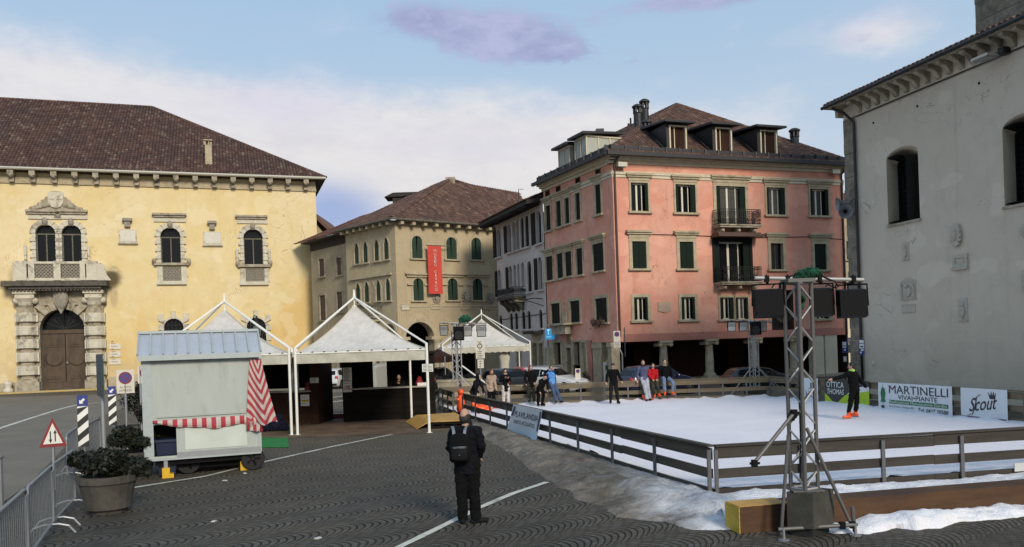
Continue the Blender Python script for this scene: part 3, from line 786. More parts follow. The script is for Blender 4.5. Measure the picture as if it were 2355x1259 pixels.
# balcony over the portal
bs = yr(13, 650, 251, 661); mb = MB(); mb.fbox(YF, bs[0], bs[2], bs[1], bs[3], -.02, 1.75); mb.fbox(YF, bs[0]+.5, bs[2]-.5, bs[1]-.25, bs[1]-.002, -.02, 1.5)
for k in range(26): mb.fbox(YF, bs[0]+.5+k*(bs[2]-bs[0]-1)/26, bs[0]+.7+k*(bs[2]-bs[0]-1)/26, bs[1]-.42, bs[1]-.252, -.02, 1.4)
bo = mb.build('balcony', M['soot'], pal)
bp = yr(44, 606, 230, 649); mb = MB()
mb.fbox(YF, bp[0]+.3, bp[2]-.3, bp[3]-.2, bp[3], 1.15, 1.55); mb.fbox(YF, bp[0]+.3, bp[2]-.3, bp[1], bp[1]+.25, 1.1, 1.5)
for px0, px1 in ((44, 70), (74, 88), (131, 147), (190, 202), (205, 229)):
    a, _, b, _ = yr(px0, 610, px1, 640); mb.fbox(YF, a, b, bp[1]+.02, bp[3]+.05, .9, 1.62)
for px in (46, 226):
    a = YF.sz(px, 645)[0]; mb.fbox(YF, a-.35, a+.35, bp[1]+.02, bp[3]-.05, 0, 1.0)
mb.prism([(bp[2]-.1, bp[1]), (bp[2]+1.1, bp[1]), (bp[2]+.75, bp[1]+.5), (bp[2]+.5, bp[3]-.3), (bp[2]-.1, bp[3]-.1)], 1.2, 1.55, YF)
ba = mb.build('parapet', M['stone'], bo)
mb = MB()
for px0, px1 in ((89, 130), (148, 189)):
    a, _, b, _ = yr(px0, 610, px1, 640); mb.fbox(YF, a, b, bp[1]+.25, bp[3]-.2, 1.2, 1.28); fret(mb, YF, a, b, bp[1]+.28, bp[3]-.22, 1.44, 5, 4)
mb.build('fretwork_panel', M['carved'], bo)
# wall bodies
mb = MB()
wallface(mb, YF, [(sL, 0), (sR, 0), (sR, zE+1.6), (sL, zE+1.6)], holes)
a, b2 = YF.pt(sR, 0), YF.pt(sR, 0, -DEP); z_ = zE+1.6
mb.quad(a, b2, b2+Vector((0, 0, z_)), a+Vector((0, 0, z_)))
a2, a3 = YF.pt(sL, 0), YF.pt(sL, 0, -DEP); mb.quad(a2, a3, a3+Vector((0, 0, z_)), a2+Vector((0, 0, z_))); mb.quad(b2, a3, a3+Vector((0, 0, z_)), b2+Vector((0, 0, z_)))
mb.build('wall', M['yellow'], pal)
mb = MB(); q0 = YF.sz(10, 417)[1]; q1 = YF.sz(700, 439)[1]; zf = (q0+q1)/2
mb.fbox(YF, sL, sR+.06, zf-.12, zf+.1, -.02, .14); mb.fbox(YF, sL, sR+.04, zf+.1, ZR-.55, -.02, .05)
mb.build('frieze', M['stone_pk'], pal)
br0 = YF.sz(127, 400)[0]; br1 = YF.sz(662, 430)[0]; pitch = (br1-br0)/12.0; k = -8
while True:
    a = br0 + k*pitch; k += 1
    if a > sR+.2: break
    if a < sL: continue
    mb = MB(); mb.fbox(YF, a-.24, a+.24, ZR-.62, ZR-.18, -.02, 1.0); mb.fbox(YF, a-.2, a+.2, ZR-1.15, ZR-.62, -.02, .5); mb.ell(YF.pt(a, ZR-.62, .72), (.2, .3, .2)); mb.build('corbel', M['stone_dk'], pal)
e = .95
E0, E1 = YF.pt(sL-e, ZR, e), YF.pt(sR+e, ZR, e); E2, E3 = YF.pt(sR+e, ZR, -DEP-e), YF.pt(sL-e, ZR, -DEP-e)
sa, za = YF.sz(350, 248, -DEP/2); RA = YF.pt(sa, za, -DEP/2); RB = YF.pt(sL+2, za, -DEP/2)
mb = MB(); mb.fbox(YF, sL-e+.05, sR+e-.05, ZR-.2, ZR-.04, -DEP-e+.05, e-.05); mb.build('eave', M['eave_dk'], pal)
mb = MB(); tiles(mb, E0, E1, [RA, RB], .30, .5, .10, .05); tiles(mb, E1, E2, [RA], .30, .5, .10, .05); tiles(mb, E2, E3, [RB, RA], 1.2, 1.2)
ridge(mb, RB, RA, .2); ridge(mb, E1, RA, .2); ro = mb.build('roof', M['roof_a'], pal)
cb = YF.sz(479, 372, -1.0); chs = YF.sz(479, 345, -1.2)[0]; zt = YF.sz(479, 322, -1.2)[1]; zb = YF.sz(479, 374, -1.2)[1]-.8
mb = MB(); zt -= .55; mb.fbox(YF, chs-.30, chs+.32, zb, zt, -1.6, -.9); mb.fbox(YF, chs-.42, chs-.2, zt, zt+.4, -1.55, -.95); mb.fbox(YF, chs+.0, chs+.14, zt, zt+.35, -1.55, -.95); mb.fbox(YF, chs+.2, chs+.34, zt, zt+.3, -1.55, -.95); mb.fbox(YF, chs-.4, chs+.4, zt+.4, zt+.5, -1.7, -.8); mb.build('chimney', M['stone_pk'], ro)
mb = MB(); mb.tube([E0+YF.n*.1+Vector((0, 0, -.05)), E1+YF.n*.1+Vector((0, 0, -.05))], .14, 8); mb.build('gutter', M['gutter'], pal)
# plinth stones, kerb
for x0, x1, h in ((-60, 34, .9), (252, 330, 1.1), (335, 560, 1.1), (562, 727, 1.0)):
    a, b = YF.sz(x0, 890)[0], YF.sz(x1, 890)[0]; n = max(2, int((b-a)/1.6)); mb = MB()
    for k in range(n): mb.fbox(YF, a+(b-a)*k/n+.02, a+(b-a)*(k+1)/n-.02, 0, h*random.uniform(.75, 1.15), -.02, random.uniform(.12, .25))
    mb.build('plinth', M['plinth'], pal)
for q, lab in (((273.5, 528, 315, 559.5), None), ((467.5, 533.5, 510, 564), None)):
    r = yr(*q); mb = MB(); mb.fbox(YF, r[0], r[2], r[1], r[3], -.02, .1); t = mb.build('plaque', M['stone'], pal)
    mb = MB(); mb.fbox(YF, r[0]+.12, r[2]-.12, r[1]+.14, r[3]-.12, .1, .13); mb.build('inscription_panel', M['plaque'], t)
    mb = MB(); mb.fbox(YF, r[0]-.08, r[2]+.08, r[1]-.14, r[1]-.002, -.02, .18); mb.build('ledge', M['stone_dk'], t); mb = MB(); m_ = (r[0]+r[2])/2
    mb.fbox(YF, m_-.42, m_+.42, r[3]+.75, r[3]+1.0, -.02, .5); mb.fbox(YF, m_-.25, m_+.25, r[3]+.2, r[3]+.75, -.02, .35); mb.build('bracket', M['carved'], t)
q = yr(250, 789, 277, 842)
for k in range(3):
    h = (q[3]-q[1])/3; mb = MB(); mb.fbox(YF, q[0]+k*.03, q[2]+k*.03, q[1]+h*k+.12, q[1]+h*(k+1)-.08, -.02, .08); t = mb.build('notice_plate', M['plaque'], pal)
    mb = MB()
    for l in range(3): mb.fbox(YF, q[0]+.25, q[2]-.25-l*.15, q[1]+h*k+.35+l*.25, q[1]+h*k+.42+l*.25, .08, .084)
    mb.build('engraved_line', M['stone_dk'], t)
lq = yr(583, 724, 597, 780); m_ = (lq[0]+lq[2])/2
wl = thing('wall_lantern', 'dark iron wall lantern hanging beside the right ground window of the yellow palace', 'lantern', YF.pt(m_, lq[1], .9))
mb = MB(); mb.tube([YF.pt(m_-.3, lq[3]-.4, 0), YF.pt(m_-.2, lq[3]-.1, .5), YF.pt(m_, lq[3]-.2, .9)], .05, 6); mb.build('bracket', M['iron'], wl)
mb = MB(); mb.lathe([(.12, lq[1]), (.34, lq[1]+.3), (.42, lq[1]+1.2), (.36, lq[1]+1.25)], YF.pt(m_, 0, .9), 6); mb.build('glass', M['glass_sky'], wl)
mb = MB(); mb.lathe([(.46, lq[1]+1.25), (.2, lq[1]+1.7), (.08, lq[3]-.2)], YF.pt(m_, 0, .9), 6); mb.build('cap', M['iron'], wl)
for px, py, s_, lab in ((25, 904, 1.0, 'carved stone mounting block left of the portal of the yellow palace'),):
    g = YF.pt(YF.sz(px, py)[0], 0, .9); mb = MB(); mb.lathe([(.42, 0), (.45, .35), (.25, .55), (.38, .8), (.40, 1.0), (.15, 1.15)], g, 10); mb.build('stone_bollard', M['stone'], None, True); o = bpy.data.objects['stone_bollard']; tag(o, lab, 'bollard')
# ================================================================ PINK PALACE
KF = Fac(P(1408, 395, 50).xy, P(1937, 415, 55.5).xy)
KS = Fac(P(1250, 460, 58.5).xy, P(1408, 395, 50).xy)
KL, KSL = KF.L, KS.L
zc = KF.sz(1640, 388)[1]; zst = KF.sz(1640, 409)[1]; zso = KF.sz(1640, 779.5)[1]
pk = thing('palace', 'pink four storey palace with green shutters, dormers and a ground floor colonnade', 'palace', KF.pt(KL/2, 0))
ztop = zc+.15
hl = []
def kw(rg, **k):
    r = KF.rect(*rg); hl.append(window(KF, pk, r, **k)); return r
for rg in ((1451, 421, 1490, 487), (1553.5, 425, 1599, 490), (1763, 432, 1805, 495), (1863, 435.5, 1905, 497)): kw(rg, hood=.42, shut='fold', sash=.10, rec=.26, fw=.13)
kw((1647.5, 429, 1714, 522), hood=.45, shut='fold', sash=.11, rec=.22, fw=.22, sill=0)
for rg in ((1454, 555.5, 1486, 618.5), (1563, 556.5, 1594.5, 618.5), (1873, 561.5, 1900.5, 621)): kw(rg, hood=.45, shut='closed', fw=.21)
kw((1772.5, 560, 1801, 620.5), hood=.45, fw=.21, bars=2)
kw((1645, 556, 1724.5, 651), shut='fold', sash=.13, fw=.2, frame='shutter_dk', sill=0)
for rg in ((1458, 684, 1489.5, 738), (1567, 683.5, 1598, 736), (1775, 686.5, 1804, 735), (1877, 688.5, 1905, 734)): kw(rg, sash=.10, rec=.24, fw=.19, shut='fold')
for rg in ((1656, 684.5, 1687, 735), (1691.5, 684.5, 1720, 735)): kw(rg, sash=.10, rec=.2, fw=.13, shut='fold')
wm = MB(); wallface(wm, KF, [(0, zso), (KL, zso), (KL, ztop), (0, ztop)], hl)
dep = 17.0
# side face
hs2 = []
def ks(rg, **k):
    r = KS.rect(*rg); hs2.append(window(KS, pk, r, **k)); return r
for rg in ((1255.5, 473, 1267, 531.5), (1279.5, 462.5, 1291, 523), (1299.5, 455, 1310, 516), (1324, 444, 1335, 508), (1369, 424.5, 1382.5, 494)): ks(rg, hood=.4, shut='closed', shmat='shutter_dk', fw=.16)
for rg in ((1256, 590, 1272, 646), (1281, 583, 1295.5, 641), (1300, 579, 1315.5, 636), (1326, 571.5, 1340.5, 633), (1363.5, 560, 1389, 624)): ks(rg, hood=.4, shut='halves', shmat='shutter_dk', fw=.12)
for rg in ((1268, 698, 1288.5, 746), (1312, 692, 1334, 742), (1370, 686, 1397, 742.5)): ks(rg, sash=.13, rec=.3, fw=.2, shut='halves', shmat='shutter_dk')
for rg in ((1254.5, 440, 1264, 451), (1279, 430, 1288.5, 441), (1324, 410.5, 1334, 422), (1370, 388.5, 1380.5, 400.5)):
    r = KS.rect(*rg); h = outl(r); hs2.append(h); mb = MB(); ring(mb, KS, h, outl(grow(r, .05, .05)), .01, .2); polyface(mb, KS, h, -.19); mb.build('attic_vent', M['pipe'], pk)
zgs = KS.sz(1300, 786)[1]           # top of the stone ground floor
s_p = KS.sz(1362, 800)[0]
wallface(wm, KS, [(0, zgs), (s_p, zgs), (s_p, zso), (KSL, zso), (KSL, ztop), (0, ztop)], hs2)
b0, b1 = KF.pt(KL, 0), KF.pt(KL, 0, -dep); wm.quad(b0, b1, b1+Vector((0, 0, ztop)), b0+Vector((0, 0, ztop)))
b2 = KS.pt(0, 0); wm.quad(b1, b2, b2+Vector((0, 0, ztop)), b1+Vector((0, 0, ztop)))
wm.build('wall', M['pink'], pk)
# shop front zone of the side face
hg = []
def kg(rg, arch=None, glass='glass', nm='window', fr='stone_pk'):
    r = KS.rect(*rg); r = (r[0], max(.03, r[1]), r[2], r[3]); hg.append(window(KS, pk, r, arch, fw=.14, rec=.35, frame=fr, glass=glass, sill=0, name=nm)); return r
kg((1274, 788, 1290.5, 838), nm='shop_window'); kg((1304, 800, 1315, 885), nm='doorway', glass='dark'); kg((1303, 770, 1314, 791), 'round'); kg((1319, 787, 1334, 840), nm='shop_window'); kg((1338, 788, 1348.5, 885), nm='doorway', glass='dark'); kg((1256.5, 803, 1264, 885), nm='doorway', glass='dark')
mb = MB(); wallface(mb, KS, [(0, 0), (s_p-.9, 0), (s_p-.9, zgs), (0, zgs)], hg); mb.fbox(KS, s_p-.9, s_p-.62, 0, zgs, -.3, .0); mb.build('ground_floor_wall', M['plinth'], pk)
mb = MB(); mb.fbox(KS, s_p-.62, s_p-.15, 0, zgs+.02, -.4, .01); mb.build('brick_pier', M['pink_base'], pk)
# damp band above the colonnade, string course, cornice
mb = MB(); mb.fbox(KF, .0, KL, zso-.02, zso+.45, -.3, .006); mb.build('lintel_band', M['pink_base'], pk)
mb = MB()
for f, a, b in ((KF, -.02, KL+.05), (KS, 0, KSL+.05)):
    mb.fbox(f, a, b, zst-.2, zst-.04, -.02, .06); mb.fbox(f, a, b, zst-.02, zst+.10, -.02, .12); mb.fbox(f, a, b, zst+.12, zst+.18, -.02, .07)
mb.build('string_course', M['cornice'], pk)
mb = MB()
for f, a, b in ((KF, -.3, KL+.3), (KS, -.1, KSL+.3)):
    for d, z0, z1 in ((.10, ztop-.1, ztop+.08), (.28, ztop+.082, ztop+.22), (.48, ztop+.222, ztop+.36)): mb.fbox(f, a, b+d-.3, z0, z1, -.3, d)
mb.build('cornice', M['cornice'], pk)
mb = MB(); mb.fbox(KF, -.02, .34, zso, zst-.2, -.02, .03); mb.fbox(KS, KSL-.3, KSL+.02, zso, zst-.2, -.02, .03); mb.build('quoin', M['pink'], pk)
mb = MB(); mb.fbox(KF, KL-.3, KL+.03, zso, zst-.2, -.02, .025); mb.build('quoin', M['pink'], pk)
# balconies
def balcony(f, bld, px, rail, floor, depth, fancy=True, slab='stone_dk', nb=3):
    r = f.rect(px[0], rail, px[1], floor); mb = MB(); mb.fbox(f, r[0], r[2], r[1]-.16, r[1], -.02, depth); mb.fbox(f, r[0]-.06, r[2]+.06, r[1]-.05, r[1]+.03, -.02, depth+.06); bo = mb.build('balcony', M[slab], bld)
    mb = MB()
    for k in range(nb):
        a = r[0]+.35+(r[2]-r[0]-.7)*k/(nb-1); mb.fbox(f, a-.13, a+.13, r[1]-.42, r[1]-.162, -.02, depth*.7); mb.ell(f.pt(a, r[1]-.32, depth*.7), (.13, .16, .12))
    mb.build('bracket', M['stone_pk'], bo)
    mb = MB(); z0, z1 = r[1]+.03, r[3]
    path = [f.pt(r[0]+.03, 0, 0), f.pt(r[0]+.03, 0, depth), f.pt(r[2]-.03, 0, depth), f.pt(r[2]-.03, 0, 0)]
    for a, b in zip(path, path[1:]):
        for z in (z0+.08, z1-.14, z1): mb.bar(a+Vector((0, 0, z)), b+Vector((0, 0, z)), .05, .035)
        n = int((b-a).length/.13)
        for k in range(n+1):
            p = a+(b-a)*k/n; mb.bar(p+Vector((0, 0, z0)), p+Vector((0, 0, z1)), .022, .022)
            if fancy and k < n:
                q = a+(b-a)*(k+.5)/n
                for zz, rr in ((z0+.3, .055), (z0+.55, .06), (z1-.25, .05)): mb.tube([q+(b-a).normalized()*rr*math.cos(g)+Vector((0, 0, zz+rr*math.sin(g))) for g in [2*math.pi*j/6 for j in range(7)]], .012, 4)
    mb.build('railing', M['iron'], bo); return bo, r
bo, r = balcony(KF, pk, (1638, 1732), 487, 522, .85)
bo2, r2 = balcony(KF, pk, (1643, 1734), 617, 651.5, .85, False)
mb = MB(); q = KF.rect(1634, 542.5, 1738, 548.5); mb.fbox(KF, q[0], q[2], q[1], q[3], -.02, .95); mb.fbox(KF, q[0]+.1, q[2]-.1, q[3], q[3]+.12, -.02, .7); mb.build('canopy', M['pipe'], pk)
for bb_, rr in ((bo, r), (bo2, r2)):      # pots on the balconies
    for k in range(5):
        a = rr[0]+.4+k*(rr[2]-rr[0]-.8)/4; mb = MB(); mb.lathe([(.08, rr[1]+.04), (.12, rr[1]+.22)], KF.pt(a, 0, .6), 8)
        for j in range(26): p = KF.pt(a+random.gauss(0, .1), rr[1]+.34+random.gauss(0, .09), .6+random.gauss(0, .08)); mb.quad(p, p+Vector((.05, 0, .02)), p+Vector((.05, .02, .07)), p+Vector((0, .02, .06)))
        t = mb.build('flower_pot', M['leaf'], None); tag(t, 'potted plant on the %s balcony of the pink palace' % ('upper' if bb_ is bo else 'middle'), 'plant', 'balcony flower pots')
mb = MB(); pq = KF.rect(1513, 695, 1542, 719); mb.prism([(pq[0], pq[1]+.1), (pq[0]+.35, pq[1]), (pq[2]-.35, pq[1]-.03), (pq[2], pq[1]+.12), (pq[2], pq[3]), (pq[0], pq[3])], -.02, .05, KF); mb.build('plaque', M['plaque_pk'], pk)
mb = MB(); pts = [KF.pt(KF.sz(px, py)[0], KF.sz(px, py)[1], .04) for px, py in ((1436, 538.5), (1560, 541), (1640, 544), (1738, 547), (1850, 545), (1936, 551))]; mb.tube(pts, .022, 5); mb.build('cable', M['wire'], pk)
# colonnade
xs = [(KF.sz(px, 800)[0]) for px in (1533, 1639, 1741, 1834)]
zfl = .16
for a in xs:
    mb = MB(); b = KF.pt(a, 0, -.42)
    mb.fbox(KF, a-.40, a+.40, zfl, zfl+.22, -.82, -.02); mb.lathe([(.40, zfl+.22), (.40, zfl+.34), (.30, zfl+.40), (.31, zfl+.46), (.265, zfl+.5), (.27, zfl+1.2), (.225, zso-.55), (.25, zso-.52), (.25, zso-.46), (.22, zso-.44), (.24, zso-.3)], b, 18)
    co_ = mb.build('column', M['stone_pk'], pk, smooth=True, auto=40)
    mb = MB(); mb.fbox(KF, a-.46, a+.46, zso-.14, zso-.021, -.86, .02); mb.fbox(KF, a-.36, a+.36, zso-.3, zso-.142, -.74, -.1)
    for e in (-.36, .36): mb.tube([KF.pt(a+e, zso-.26, -.8), KF.pt(a+e, zso-.26, -.03)], .125, 12)
    mb.build('capital', M['stone_pk'], co_)
mb = MB(); a = KF.sz(1416.5, 800)[0]; mb.fbox(KF, a-.27, a+.27, .02, zso-.02, -.62, -.06); mb.fbox(KF, a-.33, a+.33, zso-.3, zso-.021, -.66, -.03); mb.build('pier', M['stone_pk'], pk)
mb = MB(); a = KS.sz(1371.5, 800)[0]; mb.fbox(KS, a-.52, a+.52, .02, zso-.02, -.8, -.02); mb.fbox(KS, a-.58, a+.58, zso-.36, zso-.021, -.82, .03); mb.build('pier', M['stone_pk'], pk)
for px0, px1 in ((1876, 1896), (1899.5, 1927)):
    a, b = KF.sz(px0, 820)[0], KF.sz(px1, 820)[0]; mb = MB(); mb.fbox(KF, a, b, .02, zso-.021, -.7, -.03); mb.build('pier', M['cream'], pk)
mb = MB(); LD = 5.0
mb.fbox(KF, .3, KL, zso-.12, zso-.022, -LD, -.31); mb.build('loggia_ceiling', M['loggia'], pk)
lh = []
for px0, px1, py0 in ((1430, 1455, 800), (1632, 1672, 796), (1716, 1740, 796), (1500, 1524, 800)):
    q = KF.sz(px0, 830, -LD); q2 = KF.sz(px1, 830, -LD); lh.append(outl((q[0], .2, q2[0], KF.sz(px0, py0, -LD)[1])))
class OffFac(Fac):
    def __init__(s, f, d): s.o = f.o+f.n*d; s.u = f.u; s.n = f.n; s.L = f.L
KB = OffFac(KF, -LD)
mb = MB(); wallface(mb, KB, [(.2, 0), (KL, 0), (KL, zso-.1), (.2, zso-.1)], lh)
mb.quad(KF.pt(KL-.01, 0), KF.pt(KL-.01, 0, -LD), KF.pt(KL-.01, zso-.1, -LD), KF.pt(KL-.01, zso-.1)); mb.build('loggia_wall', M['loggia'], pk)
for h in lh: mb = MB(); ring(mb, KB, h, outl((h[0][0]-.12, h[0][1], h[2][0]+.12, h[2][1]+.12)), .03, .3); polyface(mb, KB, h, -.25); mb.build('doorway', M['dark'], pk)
mb = MB(); mb.fbox(KF, .0, KL, .0, zfl, -LD, .35); mb.build('loggia_floor', M['plinth'], pk)
# roof: eave, hip, snow guard
e = .75; ze = ztop+.38
A = KF.pt(0, 0); 
f0 = KF.pt(0, ze, e) - KF.u*.0; cor = f0
# corner of the two eaves
def xy_int(p, u, q, v):
    d = u.x*v.y-u.y*v.x; t = ((q.x-p.x)*v.y-(q.y-p.y)*v.x)/d; return Vector((p.x+u.x*t, p.y+u.y*t, 0))
cor = xy_int(KF.o+KF.n*e, KF.u, KS.o+KS.n*e, KS.u); cor.z = ze
rgt = KF.pt(KL+e, ze, e); lft = KS.pt(-.1, ze, e)
apx = P(1556, 241, 60.0); bkr = KF.pt(KL+e, ze, -dep)
mb = MB()
rdg = apx + (lft-cor).normalized()*9.0
tiles(mb, cor, rgt, [apx], .24, .42, .075, .03); tiles(mb, lft, cor, [apx, rdg], .24, .42, .075, .03); tiles(mb, rgt, bkr, [apx], .3, .5); tiles(mb, bkr, lft, [rdg, apx], 1.2, 1.2)
ridge(mb, cor, apx, .14); ridge(mb, rgt, apx, .14); ridge(mb, apx, rdg, .14)
ro = mb.build('roof', M['roof_b'], pk)
mb = MB()
for p, q, f in ((cor, rgt, KF), (lft, cor, KS)):
    n = f.n; up = Vector((0, 0, 1)); mb.bar(p+n*.06+up*-.03, q+n*.06+up*-.03, .16, .22)
    p2, q2 = p-n*.32+up*.36, q-n*.32+up*.36; mb.bar(p2, q2, .05, .30)
    k = int((q-p).length/.9)
    for i in range(k): t = (i+.5)/k; c = p2+(q2-p2)*t+n*.06; mb.box(c, (.09, .09, .36))
mb.build('snow_guard', M['gutter_dk'], ro)
def roof_at(px, py, a=None):   # point of the front roof plane seen through a pixel
    n = (rgt-cor).cross(apx-cor).normalized(); r = ray(px, py); c = Vector((0, 0, CAMZ)); t = (cor-c).dot(n)/r.dot(n); return c+r*t
for wl_, wr_, y0, y1 in ((1542, 1576, 291, 346), (1648, 1680, 296, 352), (1751, 1784, 302, 358)):
    p = roof_at((wl_+wr_)/2, y1+2); d = (p-KF.o).dot(KF.n); f = OffFac(KF, d+.05)
    x0 = f.sz(wl_-9, (y0+y1)/2)[0]; x1 = f.sz(wr_+5, (y0+y1)/2)[0]; z0 = f.sz(wl_, y1)[1]-.1; z1 = f.sz(wl_, y0)[1]
    w0 = f.sz(wl_, (y0+y1)/2)[0]; w1 = f.sz(wr_, (y0+y1)/2)[0]; L = 3.2
    mb = MB(); h = outl((w0, z0+.1, w1, z1)); wallface(mb, f, [(x0, z0), (x1, z0), (x1, z1+.18), (x0, z1+.18)], [h])
    for a in (x0, x1): mb.quad(f.pt(a, z0), f.pt(a, z0, -L), f.pt(a, z1+.18, -L), f.pt(a, z1+.18))
    dm = mb.build('dormer', M['pipe_dk'], ro)
    mb = MB(); ring(mb, f, h, outl((w0-.09, z0+.02, w1+.09, z1+.08)), .04, .16)
    mb.fbox(f, w0+(w1-w0)*.28, w0+(w1-w0)*.28+.05, z0+.1, z1, -.12, -.06); mb.build('sash', M['cream'], dm)
    mb = MB(); polyface(mb, f, h, -.14); mb.build('pane', M['stall_br'], dm)
    mb = MB(); a, b, c2, d2 = f.pt(x0-.35, z1+.16, .5), f.pt(x1+.35, z1+.16, .5), f.pt(x1+.35, z1+.5, -L), f.pt(x0-.35, z1+.5, -L); t_ = Vector((0, 0, .13)); mb.box8([a, b, c2, d2, a+t_, b+t_, c2+t_, d2+t_]); mb.build('dormer_roof', M['gutter_dk'], dm)
    mb = MB(); mb.bar(f.pt(x0-.2, z0+.05, .2), f.pt(x0-.2, z1+.1, -L*.6), .16, .05); mb.build('flashing', M['gutter_dk'], dm)
# dormers with glazed sides on the left slope
for x0p, x1p, y0, y1, Y in ((1310, 1350, 330, 380, 54.2), (1350, 1425, 306, 368, 52.4)):
    pz0, pz1 = P(x0p, y1, Y), P(x0p, y0+6, Y); z0, z1 = pz0.z-.6, pz1.z; g = KS.n; u = KS.u; b = Vector((pz0.x, pz0.y, 0)); L = 2.6; wd = 1.5
    q = [b-u*wd, b, b-g*L, b-u*wd-g*L]; mb = MB(); U = Vector((0, 0, 1))
    for i, (p1, p2) in enumerate(zip(q, q[1:]+q[:1])):
        for t in (0, .34, .67) if i == 1 else (0, .5): c = p1+(p2-p1)*t; mb.bar(c+U*z0, c+U*z1, .07, .07)
        mb.bar(p1+U*z1, p2+U*z1, .08, .1)
    dm = mb.build('dormer', M['cream'], ro)
    mb = MB(); mb.quad(q[1]+U*z0-u*.03, q[2]+U*z0-u*.03, q[2]+U*z1-u*.03, q[1]+U*z1-u*.03); mb.quad(q[0]+U*z0-g*.04, q[1]+U*z0-g*.04, q[1]+U*z1-g*.04, q[0]+U*z1-g*.04); mb.build('pane', M['pale_glass'], dm)
    mb = MB(); o = [q[0]+g*.4-u*.3, q[1]+g*.4+u*.3, q[2]+u*.3, q[3]-u*.3]; mb.box8([v+U*(z1+.05+(.16 if i > 1 else 0)) for i, v in enumerate(o)]+[v+U*(z1+.2+(.16 if i > 1 else 0)) for i, v in enumerate(o)]); mb.box(q[1]-g*1.0+U*(z1+.35), (.5, .5, .22)); mb.build('dormer_roof', M['gutter_dk'], dm)
def chimney(px, ybot, ytop, w, Y, name='chimney'):
    b, t = P(px+ (ybot-ytop)*.017, ybot+12, Y), P(px, ytop, Y); r = w*Y/F/2; h = t.z-b.z; mb = MB()
    mb.lathe([(r*1.04, 0), (r, .4), (r*.96, h*.70)], (b.x, b.y, b.z), 12)
    for k in range(6): g = 2*math.pi*k/6; mb.box((b.x+r*.85*math.cos(g), b.y+r*.85*math.sin(g), b.z+h*.78), (r*.4, r*.4, h*.17))
    mb.lathe([(r*.99, h*.68), (r*1.1, h*.70), (r*.96, h*.715)], (b.x, b.y, b.z), 12); mb.lathe([(r*1.0, h*.86), (r*1.3, h*.90), (r*1.3, h*.94), (r*.7, h)], (b.x, b.y, b.z), 12)
    mb.build(name, M['stall'] if False else M['gutter_dk'], ro)
chimney(1467, 296, 241, 20, 58.5); chimney(1483, 290, 229, 19, 59.3); chimney(1488, 336, 276, 19, 53.5); chimney(1828, 350, 296, 20, 56.5)
mb = MB(); p = P(1451, 292, 58); mb.tube([p, P(1450, 272, 58)], .07, 6); p = P(1428, 308, 55); mb.tube([p, P(1428, 300, 55)], .09, 6); mb.build('vent_pipe', M['gutter_dk'], ro)
# downpipes and flood lamp
mb = MB(); a = KF.sz(1421, 700)[0]+.03; mb.tube([KF.pt(a+.1, ztop+.25, .5), KF.pt(a-.02, ztop-.15, .12), KF.pt(a, zst, .1), KF.pt(a, zso+.3, .1)], .07, 8); mb.build('downpipe', M['pipe'], pk)
mb = MB(); a = KF.sz(1940, 520)[0]-.12; mb.tube([KF.pt(a+.1, ztop+.25, .5), KF.pt(a-.02, ztop-.2, .12), KF.pt(a, zst, .1), KF.pt(a, .2, .1)], .07, 8); mb.build('downpipe', M['pipe_dk'], pk)
for px, py, nm in ((1424, 382, 'pale flood lamp fixed under the cornice at the left corner of the pink palace'), (1912, 398, 'small flood lamp under the cornice at the right corner of the pink palace')):
    s_, z_ = KF.sz(px, py); t = thing('flood_lamp', nm, 'lamp', KF.pt(s_, z_))
    mb = MB(); mb.fbox(KF, s_-.3, s_+.3, z_-.13, z_+.13, .2, .5); mb.build('housing', M['gutter'], t); mb = MB(); mb.fbox(KF, s_-.26, s_+.26, z_-.165, z_-.132, .22, .48); mb.build('lens', M['glass_sky'], t); mb = MB(); mb.fbox(KF, s_-.04, s_+.04, z_-.05, z_+.05, 0, .2); mb.build('bracket', M['iron'], t)
# niche, small balcony roof and flower boxes on the side
q = KS.rect(1297, 695, 1302, 715); mb = MB(); h = outl(q, 'round'); ring(mb, KS, h, outl(grow(q, .1), 'round'), .05, .0); mb.fbox(KS, q[0]-.12, q[2]+.12, q[1]-1.0, q[1]-.05, -.02, .09); mb.build('niche', M['stone_pk'], pk)
q = KS.rect(1280, 744, 1321, 752); mb = MB(); mb.fbox(KS, q[0], q[2], q[1]+.1, q[3], -.02, .8); mb.fbox(KS, q[0]+.3, q[2]-.3, q[1]-.5, q[1]+.1, -.02, .55); mb.build('balcony_slab', M['stone_dk'], pk)
for px in (1374, 1390):
    s_, z_ = KS.sz(px, 742); t = thing('flower_box', 'withered plant trailing from the window box on the side of the pink palace', 'plant', KS.pt(s_, z_), group='window boxes')
    mb = MB(); mb.fbox(KS, s_-.28, s_+.24, z_-.1, z_+.16, .1, .35); mb.build('box', M['pipe'], t)
    mb = MB()
    for j in range(70): p = KS.pt(s_+random.gauss(0, .16), z_-.05+random.gauss(0, .17), .3+random.gauss(0, .06)); v = Vector((random.uniform(-.08, .08), random.uniform(-.08, .08), random.uniform(-.08, .08))); mb.quad(p, p+v, p+v+Vector((.02, .03, .06)), p+Vector((.02, .03, .06)))
    mb.build('foliage', M['leaf_br'], t)

